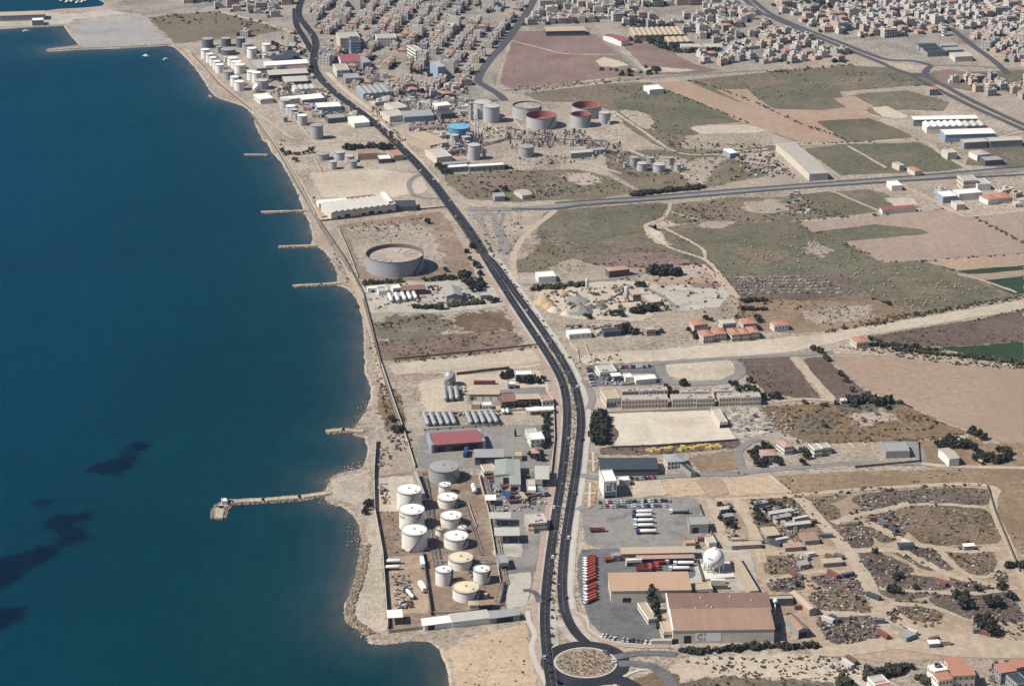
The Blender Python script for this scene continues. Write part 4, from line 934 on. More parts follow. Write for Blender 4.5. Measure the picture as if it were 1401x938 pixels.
def bld(name, label, cat, q, h, style='flat', roof='c', wall='c', ridge=1.6, axis='u', win=None, doors=(), over=0.4, group=None, parapet=0.5, units=0, open_=False):
    if isinstance(q, str): q = Q(q)
    c, a, hw, hd = rect_of(q, h); z0 = gz(c.x, c.y)
    root = empty(name, (c.x, c.y, z0), a); tag(root, label, cat, group); h = h - z0; wm = WALLC[wall]; rm = ROOFC[roof]
    mb = MB()
    if open_:                                            # canopy on posts
        n = max(2, int(hw*2/7))
        for i in range(n+1):
            for sy in (-1, 1):
                x = -hw+0.4+(2*hw-0.8)*i/n; pm = MB(); pm.box(x-0.15, x+0.15, sy*(hd-0.4)-0.15, sy*(hd-0.4)+0.15, -0.2, h); pm.build('post', WALLC['g'], root)
    else:
        mb.box(-hw, hw, -hd, hd, -0.3, h)
        if style == 'gable':
            if axis == 'u': mb.face([(hw, -hd, h), (hw, hd, h), (hw, 0, h+ridge)]); mb.face([(-hw, hd, h), (-hw, -hd, h), (-hw, 0, h+ridge)])
            else: mb.face([(-hw, -hd, h), (hw, -hd, h), (0, -hd, h+ridge)]); mb.face([(hw, hd, h), (-hw, hd, h), (0, hd, h+ridge)])
        if style == 'flat' and parapet:
            for (x0, x1, y0, y1) in ((-hw, hw, -hd, -hd+0.3), (-hw, hw, hd-0.3, hd), (-hw, -hw+0.3, -hd+0.3, hd-0.3), (hw-0.3, hw, -hd+0.3, hd-0.3)): mb.box(x0, x1, y0, y1, h, h+parapet)
        mb.build('wall', wm, root)
    e = over; mb = MB(); t_ = 0.18
    if style == 'flat':
        if open_: mb.box(-hw-e, hw+e, -hd-e, hd+e, h, h+0.35, bottom=True)
        else: mb.box(-hw+0.31, hw-0.31, -hd+0.31, hd-0.31, h, h+0.06)
    elif style == 'shed':
        mb.face([(-hw-e, -hd-e, h+0.05), (hw+e, -hd-e, h+0.05), (hw+e, hd+e, h+ridge), (-hw-e, hd+e, h+ridge)])
        mb.face([(-hw-e, -hd-e, h+0.05-t_), (-hw-e, hd+e, h+ridge-t_), (hw+e, hd+e, h+ridge-t_), (hw+e, -hd-e, h+0.05-t_)])
        mb.face([(-hw-e, -hd-e, h+0.05-t_), (hw+e, -hd-e, h+0.05-t_), (hw+e, -hd-e, h+0.05), (-hw-e, -hd-e, h+0.05)])
        mb.face([(hw+e, hd+e, h+ridge-t_), (-hw-e, hd+e, h+ridge-t_), (-hw-e, hd+e, h+ridge), (hw+e, hd+e, h+ridge)])
        for sx in (-1, 1): mb.face([(sx*(hw+e), -hd-e, h-0.13), (sx*(hw+e), hd+e, h+ridge-t_), (sx*(hw+e), hd+e, h+ridge), (sx*(hw+e), -hd-e, h+0.05)][::sx])
    elif style == 'gable':
        A = (hw+e, hd+e) if axis == 'u' else (hd+e, hw+e); dz = ridge*e/(A[1]-e)
        f = (lambda x, y, z: (x, y, z)) if axis == 'u' else (lambda x, y, z: (-y, x, z))
        for s_ in (-1, 1):
            top = [(-A[0], s_*A[1], h-dz+0.05), (A[0], s_*A[1], h-dz+0.05), (A[0], 0, h+ridge+0.08), (-A[0], 0, h+ridge+0.08)]
            bot = [(x, y, z-t_) for x, y, z in top]
            mb.face([f(*p_) for p_ in (top if s_ < 0 else top[::-1])]); mb.face([f(*p_) for p_ in (bot[::-1] if s_ < 0 else bot)])
            mb.face([f(*p_) for p_ in (bot[0], bot[1], top[1], top[0])][::-s_]); 
            for k0, k1 in ((0, 3), (1, 2)): mb.face([f(*p_) for p_ in (bot[k0], bot[k1], top[k1], top[k0])])
    elif style == 'hip':
        E = min(hw, hd); X = max(hw-E, 0.01); Y = max(hd-E, 0.01); b4 = [(-hw-e, -hd-e, h), (hw+e, -hd-e, h), (hw+e, hd+e, h), (-hw-e, hd+e, h)]
        if hw >= hd: r0, r1 = (-X, 0, h+ridge), (X, 0, h+ridge); mb.face([b4[0], b4[1], r1, r0]); mb.face([b4[1], b4[2], r1]); mb.face([b4[2], b4[3], r0, r1]); mb.face([b4[3], b4[0], r0])
        else: r0, r1 = (0, -Y, h+ridge), (0, Y, h+ridge); mb.face([b4[0], b4[1], r0]); mb.face([b4[1], b4[2], r1, r0]); mb.face([b4[2], b4[3], r1]); mb.face([b4[3], b4[0], r0, r1])
        mb.face([(x, y, z-0.05) for x, y, z in b4][::-1])
    elif style == 'saw':
        n = max(3, int(hw*2/5.5)); wd = 2*hw/n
        for i in range(n):
            x0 = -hw+i*wd; x1 = x0+wd
            mb.face([(x0, -hd-e, h+0.02), (x1, -hd-e, h+ridge), (x1, hd+e, h+ridge), (x0, hd+e, h+0.02)]); mb.face([(x1, -hd-e, h), (x1, hd+e, h), (x1, hd+e, h+ridge), (x1, -hd-e, h+ridge)]); mb.face([(x0, -hd-e, h), (x1, -hd-e, h), (x1, -hd-e, h+ridge)]); mb.face([(x0, hd+e, h), (x1, hd+e, h+ridge), (x1, hd+e, h)])
    elif style == 'multi':                                # row of small gables
        n = max(3, int(hw*2/6)); wd = 2*hw/n
        for i in range(n):
            x0 = -hw+i*wd; x1 = x0+wd; xm = (x0+x1)/2
            mb.face([(x0, -hd-e, h), (xm, -hd-e, h+ridge), (xm, hd+e, h+ridge), (x0, hd+e, h)][::-1]); mb.face([(xm, -hd-e, h+ridge), (x1, -hd-e, h), (x1, hd+e, h), (xm, hd+e, h+ridge)][::-1]); mb.face([(x0, -hd-e, h), (x1, -hd-e, h), (xm, -hd-e, h+ridge)]); mb.face([(x0, hd+e, h), (xm, hd+e, h+ridge), (x1, hd+e, h)])
    elif style == 'arch':
        n = 10
        for i in range(n):
            a0, a1 = math.pi*i/n, math.pi*(i+1)/n; p0 = (-hw*math.cos(a0), h+ridge*math.sin(a0)); p1 = (-hw*math.cos(a1), h+ridge*math.sin(a1))
            mb.face([(p0[0], -hd, p0[1]), (p1[0], -hd, p1[1]), (p1[0], hd, p1[1]), (p0[0], hd, p0[1])][::-1], 0, True)
        for sy in (-1, 1): mb.face([(-hw*math.cos(math.pi*i/n), sy*hd, h+ridge*math.sin(math.pi*i/n)) for i in range(n+1)][::-sy])
    ro = mb.build('roof', rm, root)
    if units:
        rq = random.Random(int(q[0][0])); um = MB(); um.box(-0.9, 0.9, -0.7, 0.7, 0, 1.1); ume = um.mesh('rooftop_unit', DUCT)
        for i in range(units):
            o = new_obj('rooftop_unit', ume, ro); o.location = (rq.uniform(-hw*0.8, hw*0.8), rq.uniform(-hd*0.7, hd*0.7), h + (0.05 if style == 'flat' else ridge*0.5))
    if win:
        rows, cols, ww, wh = win[:4]; wmesh = MB(); wmesh.box(-ww/2, ww/2, -0.05, 0.02, -wh/2, wh/2, bottom=True); wme = wmesh.mesh('window', GLASS)
        for r_ in range(rows):
            for c_ in range(cols):
                o = new_obj('window', wme, root); o.location = (-hw+2*hw*(c_+0.5)/cols, -hd-0.01, h*(r_+0.55)/rows)
        sc_ = max(1, int(cols*hd/hw)); 
        for r_ in range(rows):
            for c_ in range(sc_):
                o = new_obj('window', wme, root); o.location = (-hw-0.01, -hd+2*hd*(c_+0.5)/sc_, h*(r_+0.55)/rows); o.rotation_euler = (0, 0, -math.pi/2)
    for d in doors:                                       # (fraction along the front, width, height, material)
        dm = MB(); dm.box(-d[1]/2, d[1]/2, -0.06, 0.02, 0, d[2]); o = dm.build('door' if d[3] is DOORM else 'panel', d[3], root); o.location = (-hw+2*hw*d[0], -hd-0.01, 0 if len(d) < 5 else d[4])
    return root
B = bld
# --- near depot west of the main road
B('warehouse','low warehouse with dark red roof and pale blue gable ends','warehouse','587,592 654,588 661,603 593,609',6,'gable','r','n',1.2,doors=((0.15,5,4,DOORM),(0.5,9,3.8,DOORM),(0.8,6,4,DOORM)))
B('workshop','grey shallow-roofed shed left of the L-shaped workshop','shed','650,616 688,615 689,625 649,625',6,'shed','g','d',0.8,doors=((0.3,4,4,DOORM),))
B('workshop','pale grey-roofed hall at the back of the L-shaped workshop','workshop','673,629 704,628.5 712,650 681,649',7,'gable','e','w',0.9,'v',doors=((0.55,5,5,DOORM),))
B('workshop','long pale grey-roofed wing nearest the camera of the L-shaped workshop','workshop','692,629 704.5,628.8 718,662 702,662',7,'shed','e','w',0.4,doors=((0.45,5,5,DOORM),))
B('office','white low office with tan roof left of the L-shaped workshop','office','659,636 675,634 677,644 661,645',4.5,'flat','t','w',win=(1,5,1.4,1.4))
B('canopy','flat tan-roofed garage canopy beside the main road pavement','canopy','737,638 751,637 750,656 728,655',6,'flat','l','w',open_=True)
B('hut','small cream-roofed hut below the garage canopy','hut','720,656 732,656 732,664 720,664',4,'flat','l','c')
B('hut','tiny bright white kiosk among the parked red machinery','kiosk','721,665 733,665 733,671 721,671',4,'flat','w','w',doors=((0.5,4,2,DOORM),))
B('canopy','small bright white canopy beside the bund wall','canopy','664,677.5 678,677 678,684 665,684',4.5,'flat','w','w',open_=True)
B('canopy','pale flat canopy over the upper loading bay','canopy','670,701 698,701 698,709 671,709',6,'flat','l','w',open_=True)
B('canopy','wide pale canopy over the lower loading bay','canopy','676,722 710,722 710,732 678,733',6,'flat','l','w',open_=True)
B('shed','grey-roofed pump shed below the loading canopies','shed','680,758 694,757 694,770 681,771',5,'flat','g','g',doors=((0.6,4,3,DOORM),))
B('office','cream two-level depot office beside the main road','office','720,704 746,700 745,716 720,716',6,'flat','l','c',win=(2,6,1.3,1.2),units=3)
B('hut','small red-roofed gatehouse below the depot office','hut','725,719 731,719 731,723 725,723',3.5,'hip','k','w',0.9)
B('long_shed','long white-roofed shed along the sand plot, seaward half','shed','575,847 624,841 628,849 582,855',3.6,'shed','w','w',0.5,doors=((0.2,4,3,DOORM),))
B('long_shed','long white-roofed shed along the sand plot, middle part','shed','615,841 667,834 669,845 619,850',4.0,'shed','l','w',0.6)
B('long_shed','grey angular shed at the road end of the long shed row','shed','668,838 706,833 712,840 668,846',3.8,'shed','g','g',0.6,doors=((0.5,10,3,DOORM),))
B('hut','small tan-roofed pump house in front of the nearest white tank','hut','642,822 654,821 655,827 641,827',4,'hip','t','c',0.8)
B('shed','low brown-roofed shed by the pipe bridge','shed','656,822 675,820 675,826 657,827',4,'shed','n2','d',0.3,doors=((0.4,8,2.5,DOORM),))
B('shed','white square roof standing by the shore wall corner','shed','530,835 549,834 551,844 531,845',5,'flat','w','c',open_=True)
B('long_shed','narrow grey-roofed shed beside the tall white tanks','shed','568,644 574,643 577,676 570,676',4.5,'flat','c','g')
B('hut','pale garden house with terrace behind the promenade','house','702,552 722,552 722,560 702,560',5,'flat','c','c') if False else None
# --- gas depot
B('house','white flat-roofed pavilion among trees by the main road','house','704,507.5 727,507 727,512.5 705,513',5,'flat','w','w',win=(1,5,1.3,1.2))
B('hut','little white store left of the pavilion','hut','694.5,521.5 705,521.5 705,526 695,526',3.5,'flat','w','g',doors=((0.5,3,2,DOORM),))
B('shed','long tan-roofed store below the gas depot yard','shed','642,533 683,533 683,539 642,539',5,'shed','t','t',0.5,doors=((0.1,2,2.5,DOORM),(0.35,4,2.5,WPAN),(0.6,4,2.5,WPAN),(0.85,4,2.5,WPAN)))
B('shed','dark red flat shed beside the long tan-roofed store','shed','684,538 706,537 706,549 684,551',4,'flat','n','r')
B('shed','tan L-shaped store with dark front by the road wall','shed','706,540 737,539 738,545 706,546',4.5,'shed','t','d',0.4,doors=((0.3,8,3,DOORM),))
B('house','cream house with flat roof at the road wall','house','740,540 754,538 755,548 738,549',4.5,'flat','p','c',win=(1,3,1.2,1.2))
B('hut','tan block hut by the three gas vessels','hut','645,548 657,548 657,554 645,554',3.5,'flat','c','t')
B('hut','white site cabin beside the tan block hut','cabin','659,550 672,550 672,554 659,555',3.5,'flat','w','w',win=(1,3,1.2,1.1))
B('house','white walled villa with terrace by the main road wall','house','725,592 743,590 743,601 722,602',6,'flat','w','w',win=(2,3,1.2,1.3))
B('house','cream lower wing of the villa by the road wall','house','719,586 733,585 735,592 720,593',4,'flat','l','c')
B('shed','long white narrow roof over the parking bays by the road wall','canopy','720,558 757,556 757,560 721,562',3.5,'flat','w','w',open_=True)
B('house','small tan house below the villa','house','702,617 714,617 714,624 703,624',4,'flat','t','t')
B('house','little pink-roofed house under trees by the road','house','727,613 737,613 737,619 727,620',4,'hip','p','c',1.0)
# --- depot below the huge tank
B('warehouse','grey gable-roofed steel hall in the lower gas depot','warehouse','606,393 628,392 633,404 612,405',6,'gable','g','g',2.0,'v',doors=((0.3,4,4,WPAN),))
B('long_shed','long low building with dark red roof in the lower gas depot','shed','549,391 580,389 582,395 551,397',5,'gable','n','n',1.0)
B('shed','white low store near the shore in the lower gas depot','shed','502,392 526,390 527,394 503,395',3.5,'flat','w','w',doors=((0.3,3,2,DOORM),(0.7,3,2,DOORM)))
B('shed','white L-shaped store left of the gas vessels','shed','516,393 528,392 531,398 517,399',3.5,'flat','l','w')
B('shed','small white twin store beside the red-roofed building','shed','535,390 546,389 548,394 537,395',3.5,'flat','w','w',doors=((0.3,2,2,DOORM),(0.7,2,2,DOORM)))
B('house','pale small house by the road east of the grey steel hall','house','655,400 668,399 670,404 657,405',3.5,'flat','c','g')
# --- serrated factory by the shore
B('factory','long white factory with serrated roof along the shore road','factory','446,277 533,268 535,280 446,293',7,'saw','l','c',1.8,doors=((0.12,3,3,DOORM),(0.25,5,4,DOORM),(0.5,4,3,DOORM),(0.62,5,4,DOORM),(0.75,4,3,DOORM),(0.9,4,3,DOORM)))
B('factory','white low wing with open dark court behind the serrated factory','factory','432,274 474,270 477,276 437,279',4,'flat','w','w')
B('long_shed','rusty pink roof behind the serrated factory','shed','475,270 512,266 515,273 478,277',5,'gable','n','t',1.2)
B('wall_block','tall white gable end of the serrated factory','factory','521,262.5 526,262.5 537,275 531,276',10,'flat','w','w',parapet=0.2)
B('factory','dark low glazed hall east of the serrated factory','factory','538,275 566,274 572,282 537,283',4.5,'flat','d','d',parapet=0.3)
# --- east side, near
B('warehouse','long tan-orange-roofed warehouse beside the parked red trucks','warehouse','831,785.5 940,784 946,806 837,808',8,'shed','o','c',1.2,doors=((0.2,5,3,DOORM),(0.5,4,3,DOORM),(0.9,10,2,DOORM)))
B('warehouse','rust-brown rear hall of the biggest warehouse, farther bay','warehouse','907,812 1048,811 1059,838 921,840',9.0,'shed','n','c',0.5,over=0.1,units=0)
B('warehouse','rust-brown front hall of the biggest warehouse with white emblem wall','warehouse','914,838 1050,835 1062,860.5 923,861.5',8.5,'shed','n2','c',2.2,doors=((0.145,4.2,5,DOORM),(0.21,0.01,0.01,DOORM),(0.39,10,5.5,WPAN,1.2),(0.02,4,3,DOORM)))
B('long_shed','long narrow tan-roofed shed above the truck yard','shed','847,750 950,747.5 951,755 852,757',5,'shed','t','t',0.5,doors=((0.15,4,2.5,DOORM),(0.5,6,2.5,DOORM),(0.8,6,2.5,DOORM)))
B('long_shed','long low pink-tan shed directly below the narrow shed','shed','870,760 948,758.5 950,762.5 872,764',4,'shed','p','d',0.3,doors=((0.3,8,2.5,GLASS),(0.6,8,2.5,GLASS),(0.85,8,2.5,GLASS)))
B('hut','square grey hut at the left end of the narrow shed','hut','837,755 847,754.5 848,760 838,761',4,'flat','g','g')
B('office','white garage office with dark openings by the truck yard','office','856,764 878,763 878,766 857,767',4,'flat','w','w',doors=((0.25,4,2.5,DOORM),(0.6,2,2.5,DOORM),(0.8,2,2.5,DOORM)))
B('warehouse','pale-roofed shed at the upper right of the tanker yard','shed','940,706.5 966,705.5 969,717.5 944,718',6,'flat','e','g',doors=((0.3,4,4,DOORM),))
B('hut','small square pale-roofed store below the pale-roofed shed','hut','966,733.5 977,733 979,742 968,743.5',4,'flat','l','c')
B('shed','orange-roofed small store near the grey scrap','shed','936,738 950,737 951,743 937,744',4,'flat','o','t')
B('shed','flat tan roof behind the tan-orange warehouse','shed','950,798 972,796 974,806 951,807',4.5,'flat','t','c',doors=((0.4,7,3,DOORM),))
B('wall_block','long tan flat roof running up beside the white sphere','shed','1005,760 1016,759 1032,808 1018,809',4,'flat','t','t',parapet=0.2)
B('office','tan-roofed gatehouse with white side by the car park','office','877,824 888,823 895,846 882,848',3.6,'flat','t','w',win=(1,3,1.2,1.2))
B('office','low tan annex at the left end of the biggest warehouse','office','905,848 920,847 922,864 905,865',5,'flat','t','c',win=(1,4,1.2,1.2))
B('warehouse','rust-roofed shed right of the biggest warehouse','shed','1081,842 1092,840 1101,860 1087,862',6,'gable','n2','g',1.0,'v',doors=((0.5,5,4,DOORM),))
B('long_shed','tan long roof with grey lean-to at the scrapyard edge','shed','1090,808 1101,806 1109,833 1099,835',4.5,'gable','t','t',0.8,'v')
B('long_shed','dark long shed roof behind the biggest warehouse','shed','1050,815 1085,814 1085,819 1052,820',4.5,'flat','t','d')
of = B('office','tall white office block beside the roundabout road','office building','823,644 841,643 840,659 823,660',11.5,'flat','w','w',doors=((0.5,7.2,2.0,DOORM),(0.5,7.4,2.2,BLUEP,2.3)),parapet=0.9)
wmm = MB(); wmm.box(-0.55, 0.55, -0.06, 0.02, -0.7, 0.7, bottom=True); wme = wmm.mesh('window', GLASS)
cc, aa, hw_, hd_ = rect_of(Q('823,644 841,643 840,659 823,660'), 11.5)
for (fx, z_) in ((0.30,6.2),(0.50,6.2),(0.30,8.2),(0.50,8.2),(0.56,10.2),(0.85,8.4),(0.85,6.6),(0.85,10.2)):
    o = new_obj('window', wme, of); o.location = (-hw_+2*hw_*fx, -hd_-0.01, z_)
B('long_shed','long dark slate-roofed hall above the white office block','warehouse','821,626 899,626 899,641 821,642',5,'gable','d','d',1.0)
B('house','white villa with grey hipped roof and swimming pool','house','909,621 931,620 938,630 912,632',6,'hip','g','w',1.6,win=(2,5,1.3,1.4))
B('shed','narrow dark roof beside the villa pool','shed','932,633 940,632 950,646 942,648',3.5,'flat','d','g')
B('shed','white shed beside the tall white office block','shed','846,652 860,651 861,657 847,658',4,'flat','w','c')
B('shed','flat cream building at the right end of the white lot','shed','972,559.5 984,559 996,577 986,578',4.5,'flat','l','c',doors=((0.5,6,2.5,DOORM),))
# row of flats above the white lot
B('workshop','tan commercial block with blue sign at the left end of the flats','shop','825,533 840,531.5 849,545 826,546.5',7,'flat','t','c',win=(1,4,1.4,1.3),doors=((0.35,7,2.2,BLUEP,1.0),))
FL = [('849,541 912,539 913,546 850,548','long pinkish two-storey row of flats beside the commercial block',14,3),('918,539.5 951,538.5 952,545 919,546.5','two-storey flats with wine red balconies, middle of the row',8,2),('951,539.5 976,538.5 977,545 952,546','pale two-storey flats right of the wine red balconies',6,2),('982,538 1012,537 1013,543.5 983,545','cream two-storey flats, fourth block of the row',7,2),('1012,537.5 1039,536.5 1040,543 1013,544','cream two-storey flats at the right end of the row',7,2)]
for q, lb, nc, nu in FL: B('flats', lb, 'flats', q, 6.5, 'flat','c','p' if 'pink' in lb else 'c', win=(2,nc,1.0,1.1), units=nu, group='row of flats above the white lot')
FB = [('850,531 872,530 874,535 851,536','pink-walled rear terrace behind the long flats, left half'),('876,530.5 912,529 913,534 877,535.5','pale rear terrace behind the long flats, right half'),('930,533 968,532 970,536 931,537','rear terrace with dark windows behind the middle flats'),('975,531 1000,530 1002,535 976,536','rear terrace behind the right-hand flats')]
for q, lb in FB: B('flats', lb, 'flats', q, 6, 'flat','c','p', win=(2,7,1.0,1.1), units=3, group='rear terraces of flats')
B('shop','white-walled supermarket roof beside the car park above the flats','shop','816,500 838,498 843,508 819,510',5,'flat','l','w',win=(1,5,1.2,1.2),units=2)
B('canopy','white canopy over the small car park above the flats','canopy','836,511 848,510 849,514 837,515',4,'flat','w','w',open_=True)
B('shed','white shed at the corner of the walled yard above the flats','shed','853,511 863,510.5 865,516 855,517',4,'flat','w','w')
B('shed','long white roof in the walled yard above the flats','shed','868,515 895,513 897,517 869,520',4,'shed','w','w',0.4)
# villas in the middle distance
for q, h, st, rf, wl, lb in [
 ('1040,615 1060,614 1062,622 1042,623',6,'hip','p','p','salmon villa with terrace right of the dark tree clump'),('1066,602 1078,600 1082,610 1070,612',6,'hip','p','w','white-sided villa with tan roof above the salmon villa'),('1108,607 1118,606 1124,614 1112,616',6,'flat','c','w','pale house with red side wall left of the walled field'),('1120,606 1132,605 1136,612 1124,614',5,'flat','c','c','pale flat-roofed house beside the red-sided one'),
 ('1205,604.5 1236,604 1247,617 1213,618',5,'flat','g','g','flat grey greenhouse roof in the walled field'),('1288,613 1299,612 1311,626 1295,628',6,'gable','c','w','pale gable-roofed house among the right-hand trees'),('1308,596 1322,595 1326,601 1312,602',4,'hip','t','t','tan-roofed house behind the right-hand trees'),
 ('1150,545 1158,544.5 1158,548 1150,548.5',3,'flat','w','w','tiny white hut on the scrub by the tan field'),
 ('1167,461 1181,459 1189,467 1168,469',5,'hip','k','c','terracotta-roofed house beside the dry river track'),('1056,440 1075,438 1078,444 1057,446',5,'hip','k','w','white house with terracotta roof above the river track'),
 ('946,438 964,436 966,443 947,445',7,'hip','k','p','terracotta-roofed villa at the left of the villa cluster'),('986,437 1004,436 1005,442 986,444',8,'flat','l','c','tall cream flat-roofed villa at the centre of the villa cluster'),('1014,436 1031,434 1033,442 1014,443',7,'hip','k','c','terracotta-roofed villa at the upper right of the cluster'),
 ('958,452 972,450 974,459 959,460',6,'hip','k','c','terracotta villa first in the front row of the cluster'),('974,449 990,448 992,456 976,457',6,'hip','k','p','terracotta villa second in the front row of the cluster'),('997,449 1008,448 1011,457 999,458',6,'hip','k','c','terracotta villa third in the front row of the cluster'),('1010,449 1021,448 1024,456 1013,457',6,'hip','k','c','terracotta villa fourth in the front row of the cluster'),('1022,447 1034,446 1037,454 1026,455',6,'hip','k','c','terracotta villa at the right end of the front row'),
 ('831,366 858,363 860,368 831,371',6,'hip','p','n','brown house with tiled roof behind the lane north of the quarry yard'),('734,372 757,371 760,378 735,380',5,'flat','w','w','white house by the fork of the main road'),
 ('880,403 893,401 902,413 888,415',4,'flat','l','t','pale long-roofed shed in the quarry yard'),('863,398 873,397 876,402 865,403',5,'shed','t','t','tan store beside the quarry silo'),('824,450 848,448 849,453 825,455',4,'flat','d','d','dark low shed below the quarry yard'),('775,452 806,449 808,456 778,458',4,'flat','w','w','white workshop beside the main road below the quarry'),('882,446 893,445 896,451 883,452',5,'flat','c','t','tan house among bushes below the quarry'),
 ('708,260 719,258 726,266 710,268',4,'gable','c','c','cream barn beside the crossroad'),('674,264 686,263 692,268 676,269',5,'gable','g','g','grey gable barn near the refinery gate'),
 # terracotta terraces at the lower right corner
 ('1272,909 1292,905 1292,917 1276,919',10,'flat','w','w','white stair block with satellite dish beside the terracotta terrace'),('1294,902 1316,899 1320,908 1297,911',9.5,'shed','k','c','far terracotta-roofed house of the terrace at the lower right'),('1297,912 1328,911 1334,922 1303,924',8.5,'shed','k','c','middle terracotta-roofed house of the terrace at the lower right'),('1276,920 1297,917 1300,928 1283,931',8.5,'shed','k','w','left terracotta-roofed house of the terrace at the lower right'),
 ('1362,910 1384,907 1388,917 1368,920',8,'shed','k','g','terracotta-roofed grey house at the right edge, farther one'),('1384,904 1401,901 1404,910 1388,914',8.5,'shed','k','g','terracotta-roofed grey house cut by the right edge'),('1382,922 1399,919 1404,934 1386,938',7.5,'flat','d','g','grey house with dark roof under construction at the lower right corner'),
 ('1190,925 1210,922 1214,934 1194,938',8,'flat','l','w','white house at the bottom edge with cream roof'),('1200,934 1215,932 1220,946 1206,950',7,'shed','k','w','terracotta roof cut by the bottom edge'),
 ('1340,628 1342,627.5 1344,631 1341,632',3,'flat','t','t','tiny shed at the edge of the right-hand trees')]:
    near_ = q.split()[0]; yq = float(near_.split(',')[1])
    B('house' if 'barn' not in lb and 'shed' not in lb and 'greenhouse' not in lb else 'shed', lb, 'house' if 'barn' not in lb and 'shed' not in lb else 'shed', q, h, st, rf, wl, 1.3 if st != 'shed' else 1.2, win=((2 if h > 5 else 1), 4, 1.1, 1.2) if yq > 380 and st != 'gable' and 'greenhouse' not in lb else None)
